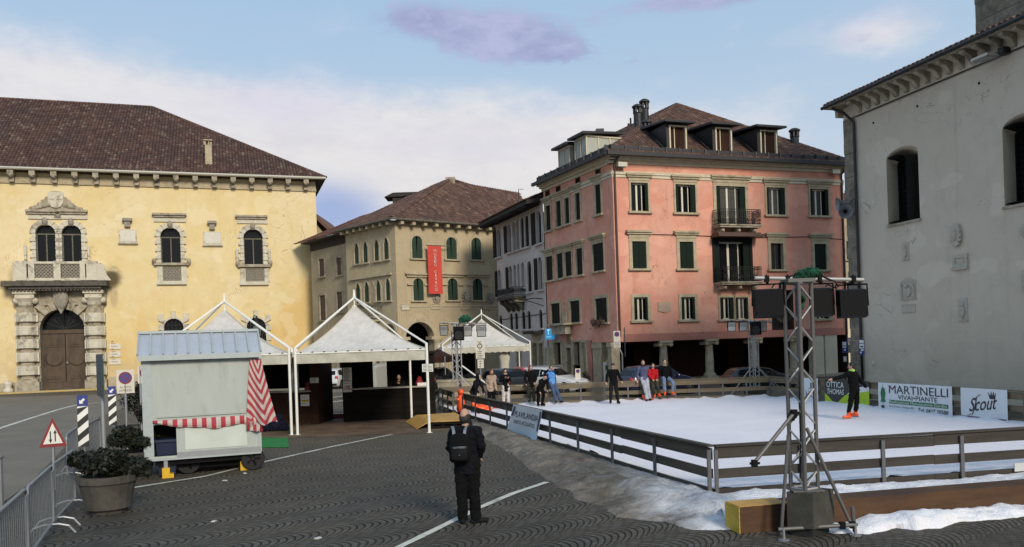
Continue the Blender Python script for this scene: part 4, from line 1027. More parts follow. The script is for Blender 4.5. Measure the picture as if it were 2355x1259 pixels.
# ================================================================ WHITE PALAZZO
WF = Fac(P(1140, 521, 68.4).xy, P(1248.5, 470, 58.6).xy)
wp = thing('town_house', 'white plastered town house with arched windows, dark shutters and iron balcony', 'town house', WF.pt(WF.L/2, 0))
wz = (WF.sz(1145, 519)[1]+WF.sz(1245, 471)[1])/2; wh = []
def ww(rg, **k): wh.append(window(WF, wp, WF.rect(*rg), **k))
D = dict(arch='round', frame='white_pl', shmat='shutter_dk', fw=.13)
for rg, sh in (((1143, 527, 1152.5, 592), 'left'), ((1167.5, 516, 1176.5, 582), 'left'), ((1179.5, 509, 1187, 578), None), ((1188, 505.5, 1195.5, 575.5), None), ((1198, 499, 1206, 572), 'closed'), ((1208, 495, 1217.5, 569), 'closed'), ((1233, 484, 1246, 561.5), 'left')): ww(rg, shut=sh, **D)
for rg, sh in (((1146, 621, 1153.5, 683), 'left'), ((1171, 612, 1179, 667), 'left'), ((1182, 609, 1188.5, 663), None), ((1191, 607, 1196.5, 663), None), ((1199.5, 603.5, 1207, 662), None), ((1214, 601, 1223.5, 672), 'closed'), ((1238, 591, 1248, 667), 'left')): ww(rg, shut=sh, **D)
for rg in ((1149.5, 725, 1156, 762), (1173.5, 720, 1181, 759), (1185, 719, 1192.5, 758), (1201, 715.5, 1209.5, 757.5), (1214, 715, 1222, 757), (1241, 712, 1249, 755.5)): ww(rg, shut='closed', **D)
for rg in ((1226, 790, 1237, 885), (1241, 790, 1250, 885), (1150, 800, 1160, 885), (1190, 795, 1200, 885)):
    r = WF.rect(*rg); r = (r[0], .03, r[2], r[3]); wh.append(window(WF, wp, r, frame='stone_pk', glass='dark', sill=0, name='doorway', rec=.4))
mb = MB(); wallface(mb, WF, [(0, 0), (WF.L, 0), (WF.L, wz+.3), (0, wz+.3)], wh)
a, b = WF.pt(0, 0), WF.pt(0, 0, -12); c_, d_ = WF.pt(WF.L, 0, -12), WF.pt(WF.L, 0); T = Vector((0, 0, wz+.3))
mb.quad(a, b, b+T, a+T); mb.quad(b, c_, c_+T, b+T); mb.build('wall', M['white_pl'], wp)
e = 1.25; zt = wz+.25
q = [WF.pt(-.8, zt-.25, e), WF.pt(WF.L, zt-.25, e), WF.pt(WF.L, zt, -.0), WF.pt(-.8, zt, 0)]
mb = MB(); mb.box8(q+[v+Vector((0, 0, .28)) for v in q])
for k in range(22): a = -.6+k*(WF.L+.4)/22; mb.bar(WF.pt(a, zt-.12, .02), WF.pt(a, zt-.32, e-.05), .13, .16)
mb.build('eave', M['eave_dk'], wp)
mb = MB(); tiles(mb, WF.pt(-.9, zt+.06, e+.05), WF.pt(WF.L, zt+.06, e+.05), [WF.pt(WF.L, zt+2.9, -6), WF.pt(-.9, zt+2.9, -6)], .24, .45)
tiles(mb, WF.pt(WF.L, zt+.06, -12.5), WF.pt(-.9, zt+.06, -12.5), [WF.pt(-.9, zt+2.9, -6), WF.pt(WF.L, zt+2.9, -6)], .8, .9); rw = mb.build('roof', M['roof_b'], wp)
a = WF.sz(1215, 450)[0]; mb = MB(); c0 = WF.pt(a, zt+1.4, -2.2); mb.box(c0, (1.7, 1.7, 1.6)); mb.build('roof_turret', M['roof_b'], rw)
mb = MB(); p = P(1193, 452, 66); mb.tube([p+Vector((0, 0, -1)), p+Vector((0, 0, .55))], .03, 5); mb.tube([p+Vector((0, 0, .55)), p+Vector((.4, 0, .55))], .02, 5); mb.build('aerial', M['iron'], rw)
bo3, r3 = balcony(WF, wp, (1167.5, 1209), 664, 685, .95, True, 'soot', 4)
w3 = r3[2]-r3[0]
for k in range(4):
    a = r3[0]+w3*(.12+.76*k/3); mb = MB(); prof = [(0, r3[1]-.17), (.85, r3[1]-.17), (.80, r3[1]-.42), (.45, r3[1]-.62), (.22, r3[1]-1.0), (0, r3[1]-1.1)]; mb.rings([[WF.pt(a-.13, z, d) for d, z in prof], [WF.pt(a+.13, z, d) for d, z in prof]]); mb.build('corbel', M['soot'], bo3)
mb = MB(); mb.tube([WF.pt(0.2, WF.sz(1145, 737)[1], .05), WF.pt(WF.L, WF.sz(1249, 703)[1]-.6, .05)], .03, 5); mb.build('cable', M['wire'], wp)
mb = MB(); s_, z_ = WF.sz(1249, 688); mb.tube([WF.pt(s_, z_, 0), WF.pt(s_-.4, z_+.1, .5), WF.pt(s_-.9, z_, 1.1), WF.pt(s_-1.3, z_+.05, 1.4)], .04, 5); mb.tube([WF.pt(s_, z_-.5, 0), WF.pt(s_-.3, z_-.3, .4), WF.pt(s_-.9, z_, 1.1)], .03, 5); mb.build('wall_bracket', M['iron'], wp)
mb = MB(); q = WF.rect(1222, 762, 1250, 768); mb.fbox(WF, q[0], q[2], q[1], q[3], -.02, .7); mb.build('door_canopy', M['eave_dk'], wp)
mb = MB(); q = WF.rect(1229, 771, 1243, 783); mb.fbox(WF, q[0], q[2], q[1], q[3], -.02, .08); mb.build('sign_board', M['beige'], wp)

# ================================================================ MUSEUM
UF = Fac(P(908, 530, 68).xy, P(1145, 545, 74.2).xy); US = Fac(P(795, 560, 73.4).xy, P(908, 530, 68).xy)
mu = thing('museum', 'ochre museum building with arched green shuttered windows and an arched portico', 'museum', UF.pt(UF.L/2, 0))
mz = UF.sz(960, 522)[1]; mh, mh2 = [], []; UL = UF.L+3.0
def mw(f, L, rg, **k): L.append(window(f, mu, f.rect(*rg), **k))
Dm = dict(shmat='shutter_mu', frame='stone_pk', shut='closed', fw=.17)
for rg in ((947, 543, 971, 595), (1026, 546, 1050, 597), (1083.5, 547.5, 1106.5, 598)): mw(UF, mh, rg, arch='round', **Dm)
for rg in ((950, 640.5, 974, 692), (1029, 640.5, 1052.5, 691), (1086.5, 641, 1110, 691)):
    mw(UF, mh, rg, arch='round', **Dm); r = UF.rect(*rg); mb = MB(); zz = UF.sz(rg[0], rg[1]-8)[1]
    mb.fbox(UF, r[0]-.75, r[2]+.75, zz, zz+.14, -.02, .3); mb.fbox(UF, r[0]-.6, r[2]+.6, zz-.2, zz, -.02, .16); zi = r[3]-(r[2]-r[0])/2
    for a in (r[0]-.3, r[2]+.3): mb.fbox(UF, a-.28, a+.28, zi-.1, zi+.06, -.02, .16)
    mb.build('hood', M['stone_pk'], mu)
for rg in ((815, 559, 825.5, 608), (835, 555.5, 846, 605), (860.5, 551, 871.5, 601), (882.5, 546.5, 894, 597.5)): mw(US, mh2, rg, arch='point', **Dm)
for rg in ((818, 651, 829, 699), (838, 648, 849, 696), (865, 644, 875.5, 692.5), (887, 640, 897.5, 692)): mw(US, mh2, rg, arch='point', **Dm)
for rg in ((849.5, 556, 858, 604), (851.5, 648, 860, 695)):
    r = US.rect(*rg); mb = MB(); h = outl(r, 'point'); ring(mb, US, h, outl(grow(r, .1), 'point'), .05, .0); polyface(mb, US, h, .012); mb.build('blind_window', M['beige'], mu)
zz = US.sz(850, 637)[1]; mb = MB(); mb.fbox(US, .6, US.L-.6, zz-.1, zz+.08, -.02, .2); mb.build('string_course', M['stone_pk'], mu)
q = US.rect(846, 703, 878, 730); balcony(US, mu, (846, 879), 704, 729, .9, False, 'stone_dk')
r = UF.rect(934, 741, 999.5, 886); r = (r[0], .02, r[2], r[3]); ah = outl(r, 'round', 16); mh.append(ah)
mb = MB(); ring(mb, UF, ah, outl(grow(r, .42, 0), 'round', 16), .05, .9)
zi = r[3]-(r[2]-r[0])/2
for a in (r[0]-.1, r[2]+.1): mb.fbox(UF, a-.45, a+.45, zi-.12, zi+.14, -.8, .2); mb.lathe([(.5, 0), (.5, .3), (.38, .4), (.34, zi-.4), (.45, zi-.12)], UF.pt(a+(-.2 if a < r[0] else .2), 0, .0), 14)
mb.build('portico_arch', M['stone_pk'], mu)
r = UF.rect(1040, 752, 1105, 886); r = (r[0], .02, r[2], r[3]); a2 = outl(r, 'round', 12); mh.append(a2); mb = MB(); ring(mb, UF, a2, outl(grow(r, .4, 0), 'round', 12), .05, .9); mb.build('portico_arch', M['stone_pk'], mu)
for rg in ((887.5, 745, 911, 886), (858, 752, 873, 886)):
    r = US.rect(*rg); r = (r[0], .02, r[2], r[3]); a3 = outl(r, 'round', 12); mh2.append(a3); mb = MB(); ring(mb, US, a3, outl(grow(r, .3, 0), 'round', 12), .05, .9); mb.build('portico_arch', M['stone_pk'], mu)
mb = MB(); wallface(mb, UF, [(0, 0), (UL, 0), (UL, mz+.4), (0, mz+.4)], mh); wallface(mb, US, [(0, 0), (US.L, 0), (US.L, mz+.4), (0, mz+.4)], mh2)
mb.build('wall', M['museum'], mu)
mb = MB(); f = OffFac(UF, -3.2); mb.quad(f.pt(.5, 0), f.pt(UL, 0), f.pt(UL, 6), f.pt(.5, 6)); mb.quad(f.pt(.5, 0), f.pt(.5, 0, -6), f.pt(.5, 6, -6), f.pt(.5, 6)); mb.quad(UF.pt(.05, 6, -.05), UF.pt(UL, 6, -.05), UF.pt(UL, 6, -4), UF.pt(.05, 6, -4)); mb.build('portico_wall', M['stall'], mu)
e = .8; ze = mz+.45
mc = xy_int(UF.o+UF.n*e, UF.u, US.o+US.n*e, US.u); mc.z = ze; ml = US.pt(-.9, ze, e); mr = UF.pt(UL+1, ze, e)
ap = P(1035, 413, 80); bk = P(1240, 470, 92); bl = ap + (ml-mc).normalized()*1.0
mb = MB(); tiles(mb, mc, mr, [P(1188, 460, 84), ap], .28, .5, .09); tiles(mb, ml, mc, [ap, bl], .28, .5, .09); ridge(mb, mc, ap, .16); ridge(mb, ap, P(1188, 460, 84), .16); rm = mb.build('roof', M['roof_b'], mu)
mb = MB(); p = P(1036, 418, 80); mb.box(p, (.9, .9, .7)); mb.build('chimney', M['stone_dk'], rm)
mb = MB(); p = P(932, 462, 82); mb.box(p+Vector((0, 0, -.6)), (2.2, 2.2, 1.9)); q = p+Vector((0, 0, .5)); mb.box8([q+Vector(v) for v in ((-1.9, -1.3, -.3), (1.3, -1.3, -.3), (1.3, 1.3, -.3), (-1.9, 1.3, -.3), (-1.0, -1.3, .1), (1.5, -1.3, .1), (1.5, 1.3, .1), (-1.0, 1.3, .1))]); mb.build('dormer', M['eave_dk'], rm)
for f, L in ((UF, UF.L), (US, US.L)):
    mb = MB(); mb.fbox(f, -.1 if f is US else 0, L+(1 if f is UF else .0), ze-.16, ze-.05, -.1, e-.04); mb.build('eave', M['eave'], mu)
    n = int(L/ (1.05)); 
    for k in range(n+1): a = .35+k*(L-.5)/n; mb = MB(); mb.fbox(f, a-.14, a+.14, ze-.42, ze-.165, -.02, e-.1); mb.build('corbel', M['stone_pk'], mu)
mb = MB(); mb.tube([mc+Vector((0, 0, -.03)), mr+Vector((0, 0, -.03))], .1, 6); mb.tube([mc+Vector((0, 0, -.03)), ml+Vector((0, 0, -.03))], .1, 6); mb.build('gutter', M['eave'], mu)
mb = MB(); zz = UF.sz(1000, 706)[1]
for k in range(46):       # icicle lights hung along the front
    a = .4+k*(UF.L-.6)/46; mb.bar(UF.pt(a, zz-.1*math.sin(k*.5)**2, .1), UF.pt(a, zz-.25-random.uniform(.1, .7), .1), .012, .012)
mb.tube([UF.pt(.2, zz, .1), UF.pt(UF.L, zz+.1, .1)], .02, 4); lg = mb.build('string_lights', M['sash'], None); tag(lg, 'thin hanging icicle light string across the front of the museum', 'lights')
for px, py, r_ in ((1003, 687, 8), (1071, 684, 10), (1127, 686, 9)):
    s_, z_ = UF.sz(px, py); k = r_*70/F; mb = MB(); mb.ell(UF.pt(s_, z_, .05), (k*.9, .12, k*1.2)); mb.prism([(s_-k*.6, z_+k*.6), (s_-k*.6, z_-k*.2), (s_, z_-k), (s_+k*.6, z_-k*.2), (s_+k*.6, z_+k*.6)], .05, .22, UF)
    for g in range(10): q = 2*math.pi*g/10; mb.ell(UF.pt(s_+k*math.cos(q), z_+k*1.2*math.sin(q), .08), (.12, .1, .12), 6, 4)
    mb.build('coat_of_arms', M['carved'], mu)
for q, c_ in (((921.5, 700, 942, 712), 'plaque'), ((990, 698, 1013, 710), 'plaque_pk'), ((1060, 698, 1083, 711), 'plaque_pk'), ((1108, 699, 1130, 710), 'plaque_pk')):
    r = UF.rect(*q); mb = MB(); ring(mb, UF, outl(grow(r, -.08, .08)), outl(r), .08, .0); t = mb.build('plaque', M['stone_pk'], mu); mb = MB(); polyface(mb, UF, outl(r), .04); mb.build('inscription_panel', M['museum' if c_ == 'plaque_pk' else c_], t)
# banner
BF = OffFac(UF, .55)
bt, bb_ = BF.rect(982.7, 566, 1014.5, 566.2), BF.rect(986.5, 676, 1018, 676.2)
bn = thing('banner', 'tall red banner reading museo civico hanging on the museum front', 'banner', BF.pt((bt[0]+bt[2])/2, bb_[1]))
mb = MB(); n = 14; rs = []
for i in range(n+1):
    t = i/n; z = bt[3]+(bb_[1]-bt[3])*t; row = []
    for j in range(7): u = j/6; a = (bt[0]+(bb_[0]-bt[0])*t)+(bt[2]-bt[0])*u; row.append(BF.pt(a, z, .05*math.sin(u*5+t*4)*t))
    rs.append(row)
mb.rings(rs, False, False, closed=False); m_, b_ = newmat('red_banner'); fin(b_, mix(noise(coords(), 3, 4), (.50, .045, .028), (.60, .07, .045)), .8); mb.build('cloth', m_, bn)
mb = MB(); y_ = bt[3]+.04; mb.tube([BF.pt(UF.sz(972, 566)[0], y_, 0), BF.pt(UF.sz(1026, 566)[0], y_, 0)], .04, 6); mb.build('pole', M['eave'], bn)
H = (bt[3]-bb_[1]); lh_ = H/13.6
for i, ch in enumerate('MUSEO CIVICO'):
    if ch == ' ': continue
    t = (i+1.0)/13.6; zc_ = bt[3]-H*t-lh_*.82; ac = (bt[0]+bt[2])/2+(bb_[0]-bt[0])*t; w_ = lh_*(.30 if ch == 'I' else .80)
    text_on('letter', ch, BF.pt(ac-w_/2, zc_, .075), BF.u, (0, 0, 1), w_, lh_*.78, M['plaque'], bn)

# ================================================================ BEIGE HOUSE and the roofs behind
BH = Fac(P(715, 590, 80.5).xy, P(803, 590, 74.6).xy)
bh = thing('house', 'low weathered beige house squeezed between the yellow palace and the museum', 'house', BH.pt(BH.L/2, 0))
bz = BH.sz(770, 566)[1]; hh = []
for rg in ((734, 596, 746, 637), (774.5, 593, 785.5, 634), (736, 679.5, 749, 737), (775, 672, 788, 718)): hh.append(window(BH, bh, BH.rect(*rg), shut='closed', shmat='brown_sh', fw=.16, frame='stone_dk'))
for rg in ((738, 800, 752, 886), (776, 790, 790, 886)): r = BH.rect(*rg); hh.append(window(BH, bh, (r[0], .03, r[2], r[3]), glass='dark', sill=0, name='doorway', frame='stone_dk'))
mb = MB(); wallface(mb, BH, [(0, 0), (BH.L, 0), (BH.L, bz), (0, bz)], hh); mb.quad(BH.pt(0, 0), BH.pt(0, 0, -10), BH.pt(0, bz, -10), BH.pt(0, bz)); mb.build('wall', M['beige'], bh)
mb = MB(); mb.fbox(BH, 0, BH.L, bz, bz+.9, -.3, .06); mb.build('frieze', M['eave_dk'], bh)
z0 = bz+.9; mb = MB(); tiles(mb, BH.pt(-2, z0, .8), BH.pt(BH.L+.2, z0, .8), [BH.pt(BH.L+.2, z0+3.4, -7), BH.pt(-2, z0+3.4, -7)], .28, .5); mb.build('roof', M['roof_c'], bh)
mb = MB(); mb.fbox(BH, -.5, BH.L+.1, z0-.16, z0-.03, -.1, .8); mb.tube([BH.pt(BH.L-.12, z0, .15), BH.pt(BH.L-.12, 0, .15)], .07, 6); mb.build('eave', M['eave_dk'], bh)
g0 = P(727, 560, 95); g1 = P(757, 540, 95)
bk_ = thing('house', 'gable of a distant pale house peeping out behind the edge of the yellow palace', 'house', (g0.x, g0.y, 0))
mb = MB(); ap_ = P(715, 492, 95); w1 = P(760, 535, 95); mb.box8([Vector((ap_.x-8, 95, 0)), Vector((w1.x-.6, 95, 0)), Vector((w1.x-.6, 105, 0)), Vector((ap_.x-8, 105, 0)), Vector((ap_.x-8, 95, w1.z-.3)), Vector((w1.x-.6, 95, w1.z-.3)), Vector((w1.x-.6, 105, w1.z-.3)), Vector((ap_.x-8, 105, w1.z-.3))])
mb.add([Vector((ap_.x-4, 95, w1.z-.3)), Vector((w1.x-.6, 95, w1.z-.3)), Vector((ap_.x, 95, ap_.z-.4))], [(0, 1, 2)]); mb.build('wall', M['beige'], bk_)
mb = MB(); p, q = Vector((ap_.x, 94.3, ap_.z)), Vector((w1.x, 94.3, w1.z)); v = Vector((0, 12, 0)); t_ = Vector((0, 0, .45)); mb.box8([p, q, q+v, p+v, p+t_, q+t_, q+v+t_, p+v+t_]); q2 = Vector((2*ap_.x-w1.x, 94.3, w1.z)); mb.box8([q2, p-Vector((.01, 0, 0)), p+v-Vector((.01, 0, 0)), q2+v, q2+t_, p+t_-Vector((.01, 0, 0)), p+v+t_-Vector((.01, 0, 0)), q2+v+t_]); mb.build('roof', M['roof_b'], bk_)
# ================================================================ HOUSE between the pink palace and the church
NF = Fac(P(1925, 700, 62).xy, P(2010, 700, 63).xy)
nh = thing('house', 'narrow grey brown house glimpsed between the pink palace and the church', 'house', NF.pt(NF.L/2, 0)); nz = NF.sz(1950, 470)[1]
r = NF.rect(1946, 555, 1957, 597); h1 = window(NF, nh, r, shut='closed', shmat='shutter_dk', fw=.12, frame='stone_dk'); r = NF.rect(1947, 650, 1958, 690); h2 = window(NF, nh, r, fw=.12, frame='stone_dk')
mb = MB(); wallface(mb, NF, [(-4, 0), (NF.L+4, 0), (NF.L+4, nz), (-4, nz)], [h1, h2]); mb.build('wall', M['beige'], nh)
mb = MB(); a = NF.sz(1950, 800)[0]; mb.fbox(NF, a-.25, a+.2, .0, NF.sz(1950, 700)[1], -.02, .06); mb.build('pilaster', M['cream'], nh)
mb = MB(); tiles(mb, NF.pt(-4, nz, .6), NF.pt(NF.L+4, nz, .6), [NF.pt(NF.L+4, nz+2, -6), NF.pt(-4, nz+2, -6)], .3, .6); mb.build('roof', M['roof_b'], nh)

# ================================================================ CHURCH
CF = Fac(P(1972, 500, 34).xy, P(2340, 500, 26.6).xy); CL = 36.0
ch = thing('church', 'plain grey plastered church wall with deep arched windows, bracketed eave and stone corner', 'church', CF.pt(6, 0))
cz = (CF.sz(1972, 263)[1]+CF.sz(2300, 131)[1])/2; chh = []
for rg, fr in (((2040, 337, 2113.5, 511), 0), ((2307, 258, 2412, 466), 1)):
    r = CF.rect(*rg); h = outl(r, 'seg', 12); chh.append(h); s0, z0, s1, z1 = r; w = s1-s0
    dd = -.8; gx = (2069, 2124) if not fr else (2341, 2420); gl, gr = CF.sz(gx[0], 430, dd)[0], CF.sz(gx[1], 420, dd)[0]; i0 = (gl, z0+.10, gr, z1-.22); inn = outl(i0, 'seg', 12); mb = MB(); n = len(h)
    mb.add([CF.pt(a, z, 0) for a, z in h]+[CF.pt(a, z, dd) for a, z in inn], [(i, (i+1) % n, n+(i+1) % n, n+i) for i in range(n)]); wo = mb.build('window', M['cream_dk'] if 'cream_dk' in M else M['cream'], ch)
    mb = MB(); polyface(mb, CF, inn, dd+.02); mb.build('pane', M['glass'], wo)
    mb = MB(); ring(mb, CF, outl((i0[0]+.06, i0[1]+.06, i0[2]-.06, i0[3]-.06), 'seg', 12), inn, dd+.1, -dd-.03)
    for k in range(1, 5): a = i0[0]+(i0[2]-i0[0])*k/5; mb.fbox(CF, a-.012, a+.012, i0[1], i0[3]-.35, dd+.03, dd+.05)
    for k in range(1, 11): z = i0[1]+(i0[3]-i0[1]-.3)*k/11; mb.fbox(CF, i0[0], i0[2], z-.012, z+.012, dd+.05, dd+.07)
    mb.build('leading', M['iron'], wo)
    mb = MB(); mb.fbox(CF, s0-.05, s1+.05, z0-.09, z0-.002, -.02, .07); mb.build('sill', M['stone_dk'], wo)
r0 = .03
mb = MB(); wallface(mb, CF, [(r0, 0), (CL, 0), (CL, cz), (r0, cz)], chh)
a, b = CF.pt(r0, 0), CF.pt(r0, 0, -20); T = Vector((0, 0, cz+.8)); mb.quad(a, b, b+T, a+T); c_ = CF.pt(CL, 0); d_ = CF.pt(CL, 0, -20); mb.quad(c_, d_, d_+T, c_+T); mb.build('wall', M['church'], ch)
mb = MB(); s9 = CF.sz(1942, 300)[0]
for k in range(24):
    z0, z1 = cz*k/24, cz*(k+1)/24; mb.fbox(CF, -.62+random.uniform(-.05, .03), .0, z0+.005, z1-.005, -1.2, .06+random.uniform(-.015, .02))
mb.build('corner_pier', M['ashlar'], ch)
mb = MB(); mb.tube([CF.pt(-.5, cz+.45, .66), CF.pt(-.1, cz+.15, .4), CF.pt(.09, cz-.25, .1), CF.pt(.09, .1, .1)], .06, 8); mb.build('downpipe', M['pipe_dk'], ch)
mb = MB(); mb.tube([CF.pt(.15, cz-.05, .05), CF.pt(CL, cz-.05, .05)], .025, 5); mb.build('cable', M['wire'], ch)
mb = MB(); mb.fbox(CF, -.62, CL, cz, cz+.50, -.3, .04); mb.build('frieze', M['church'], ch)
n = 44; pitch = (CF.sz(2260, 200)[0]-CF.sz(1990, 250)[0])/11.0
for k in range(n):
    a = .45+k*pitch
    if a > CL-.3: break
    mb = MB(); prof = [(.04, cz+.49), (.62, cz+.49), (.62, cz+.40), (.52, cz+.36), (.36, cz+.32), (.24, cz+.22), (.15, cz+.08), (.04, cz+.04)]
    v0 = [CF.pt(a-.10, z, d) for d, z in prof]; v1 = [CF.pt(a+.10, z, d) for d, z in prof]; mb.rings([v0, v1]); mb.build('corbel', M['stone_dk'], ch)
mb = MB(); mb.fbox(CF, -.92, CL, cz+.502, cz+.57, -.3, .74); mb.fbox(CF, -.80, -.62, cz+.15, cz+.50, -1.2, .3); mb.build('eave', M['stone_dk'], ch)
mb = MB(); mb.tube([CF.pt(-1.0, cz+.57, .80), CF.pt(CL, cz+.57, .80)], .07, 6); mb.build('gutter', M['gutter_dk'], ch)
mb = MB(); tiles(mb, CF.pt(-.95, cz+.64, .72), CF.pt(CL, cz+.64, .72), [CF.pt(CL, cz+4.4, -9), CF.pt(-.95, cz+4.4, -9)], .22, .40, .085); mb.build('roof', M['roof_b'], ch)
s_, z_ = CF.sz(2310, 118, 0.2); fl_ = thing('flood_lamp', 'flat flood lamp on an arm below the eave of the church wall', 'lamp', CF.pt(s_, z_))
mb = MB(); mb.fbox(CF, s_-.75, s_-.1, z_-.12, z_-.04, .3, .8); mb.build('housing', M['gutter'], fl_); mb = MB(); mb.fbox(CF, s_-.72, s_-.13, z_-.145, z_-.122, .33, .77); mb.build('lens', M['glass_sky'], fl_); mb = MB(); mb.tube([CF.pt(s_, z_, 0), CF.pt(s_-.2, z_-.03, .4)], .04, 6); mb.fbox(CF, s_-.12, s_+.1, z_-.1, z_+.12, .05, .35); mb.build('bracket', M['iron'], fl_)
# reliefs, tablets, put-log holes
def relief(rg, kind):
    r = CF.rect(*rg); s0, z0, s1, z1 = r; w, h = s1-s0, z1-z0; c = (s0+s1)/2; mb = MB()
    if kind == 'shield':
        mb.prism([(c-w*.34, z1), (c-w*.42, z0+h*.45), (c-w*.1, z0), (c+w*.15, z0), (c+w*.42, z0+h*.45), (c+w*.36, z1)], -.02, .12, CF)
        for k in range(12): g = 2*math.pi*k/12; mb.ell(CF.pt(c+w*.42*math.cos(g), z0+h*.5+h*.46*math.sin(g), .08), (w*.11, .08, w*.13), 6, 5)
        mb.ell(CF.pt(c, z0+h*.55, .12), (w*.28, .08, h*.3))
    elif kind == 'slab':
        ring(mb, CF, outl(grow(r, -.1, -.12)), outl(r), .06, .0); mb.fbox(CF, s0-.02, s1+.06, z0-.09, z0-.002, -.02, .11); mb.fbox(CF, s1+.001, s1+.05, z0, z1+.02, -.02, .075)
        polyface(mb, CF, outl(r), .02)
    elif kind == 'text':
        mb.fbox(CF, s0, s1, z0, z1, -.02, .018)
        for z in (z0+.02, z1-.03): mb.fbox(CF, s0+.02, s1-.02, z, z+.025, .018, .035)
    else:
        mb.fbox(CF, s0, s1, z0, z1, -.02, .025)
        mb.prism([(c-w*.24, z0+h*.62), (c-w*.26, z0+h*.30), (c, z0+h*.08), (c+w*.26, z0+h*.30), (c+w*.24, z0+h*.62)], .025, .075, CF)
        mb.ell(CF.pt(c, z0+h*.72, .03), (w*.2, .08, h*.13), 10, 6); mb.fbox(CF, s0, s1+.02, z0-.03, z0-.001, -.02, .06)
        if kind == 'angels':
            for e in (-1, 1): mb.ell(CF.pt(c+e*w*.38, z0+h*.38, .03), (w*.11, .07, h*.34), 8, 6); mb.ell(CF.pt(c+e*w*.36, z0+h*.8, .05), (w*.07, .06, w*.08), 8, 6)
            mb.prism([(c-w*.45, z1-.02), (c-w*.1, z1+h*.13), (c+w*.1, z1+h*.13), (c+w*.45, z1-.02)], -.02, .04, CF)
    mb.build('relief', M['church_st'], ch)
M['church_st'] = mottled('lichen_stone', (.40, .355, .285), (.50, .45, .37), 7, .9, .02, .7)
relief((2190, 518, 2214, 567), 'shield'); relief((2193, 587, 2225, 615), 'slab'); relief((2075.5, 558, 2091, 597), 'plain'); relief((2071, 646, 2107, 688), 'angels'); relief((2074, 700, 2106, 720), 'text'); relief((2204.5, 686, 2226, 737), 'plain'); relief((2350, 620, 2372, 665), 'plain'); relief((2352, 515, 2376, 545), 'shield')
mb = MB(); s_, z_ = CF.sz(2009, 836); mb.lathe([(.001, .0), (.09, .0), (.11, .02), (.001, .05)], (0, 0, 0), 14, M=Matrix.Translation(CF.pt(s_, z_)) @ CF.n.to_track_quat('Z', 'Y').to_matrix().to_4x4()); mb.build('round_cover', M['plaque'], ch)
mb = MB()
for px, py in ((2009, 283), (2110, 245), (2252, 192)): s_, z_ = CF.sz(px, py); mb.tube([CF.pt(s_, z_, -.05), CF.pt(s_, z_, .02)], .045, 8)
mb.build('putlog_hole', M['dark'], ch)
# horn loudspeakers on the church corner
for i, (px, py, dr, lab) in enumerate(((1938, 468, Vector((-1, .1, -.1)), 'upper grey horn loudspeaker on the church corner pointing left'), (1944, 487, Vector((-.35, -1, -.15)), 'lower grey horn loudspeaker on the church corner facing the square'))):
    p = P(px, py, 34.0); t = thing('loudspeaker', lab, 'loudspeaker', p); q = dr.normalized().to_track_quat('Z', 'Y').to_matrix().to_4x4()
    mb = MB(); mb.lathe([(.06, -.3), (.08, -.15), (.11, 0), (.17, .12), (.27, .22), (.285, .22), (.2, .13), (.05, 0)], (0, 0, 0), 16, M=Matrix.Translation(p) @ q); mb.build('horn', M['grey_back'], t)
    mb = MB(); mb.lathe([(.001, -.02), (.09, 0), (.06, .1), (.001, .14)], (0, 0, 0), 10, M=Matrix.Translation(p) @ q); mb.build('cone', M['black'], t); mb = MB(); mb.tube([p, CF.pt(-.3, p.z+.1, .0)], .035, 6); mb.build('bracket', M['iron'], t)
# bell tower stump behind the roof
t0 = P(2243, 40, 41); tw = thing('bell_tower', 'rough stone bell tower rising behind the church roof', 'tower', (t0.x+2.4, t0.y+1.5, 0))
mb = MB(); bx = Vector((t0.x, t0.y, 0)); u, n = CF.u, CF.n; S = 6.0
for k in range(14):
    z0, z1 = cz+k*.9, cz+(k+1)*.9; j = random.uniform(-.03, .03); q = [bx+u*j, bx+u*S, bx+u*S-n*S, bx+u*j-n*S]; mb.box8([v+Vector((0, 0, z0)) for v in q]+[v+Vector((0, 0, z1-.02)) for v in q])
q = [bx, bx+u*S, bx+u*S-n*S, bx-n*S]; mb.box8([v+Vector((0, 0, 0)) for v in q]+[v+Vector((0, 0, cz-.02)) for v in q]); mb.build('masonry', M['ashlar'], tw)
z0 = cz+6; mb = MB(); mb.tube([bx+n*.1+u*.3+Vector((0, 0, 13.6)), bx+n*.3+u*2.0+Vector((0, 0, 13.9))], .03, 5); mb.build('tie_rod', M['iron'], tw)
# ================================================================ GROUND
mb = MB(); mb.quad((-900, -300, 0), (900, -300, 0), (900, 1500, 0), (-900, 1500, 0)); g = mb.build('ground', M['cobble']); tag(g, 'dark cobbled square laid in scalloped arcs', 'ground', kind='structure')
def sheet(name, pts, z, mat, label, kind='structure', cat=None):
    mb = MB(); n = len(pts); mb.add([Vector((p[0], p[1], z)) for p in pts], [tuple(t) for t in tessellate_polygon([[Vector((p[0], p[1], 0)) for p in pts]])]); o = mb.build(name, mat)
    return tag(o, label, cat or name.replace('_', ' '), kind=kind)
lane = [G(-900, 1060), G(-60, 1200), G(60, 1120), G(130, 1050), G(180, 990), G(235, 955), G(330, 925), G(560, 915), G(740, 905), G(1000, 890), G(1000, 881), G(700, 884), G(300, 906), G(0, 914), G(-700, 940)]
sheet('road', lane, .004, M['lane'], 'paved lane curving past the yellow palace', cat='road')
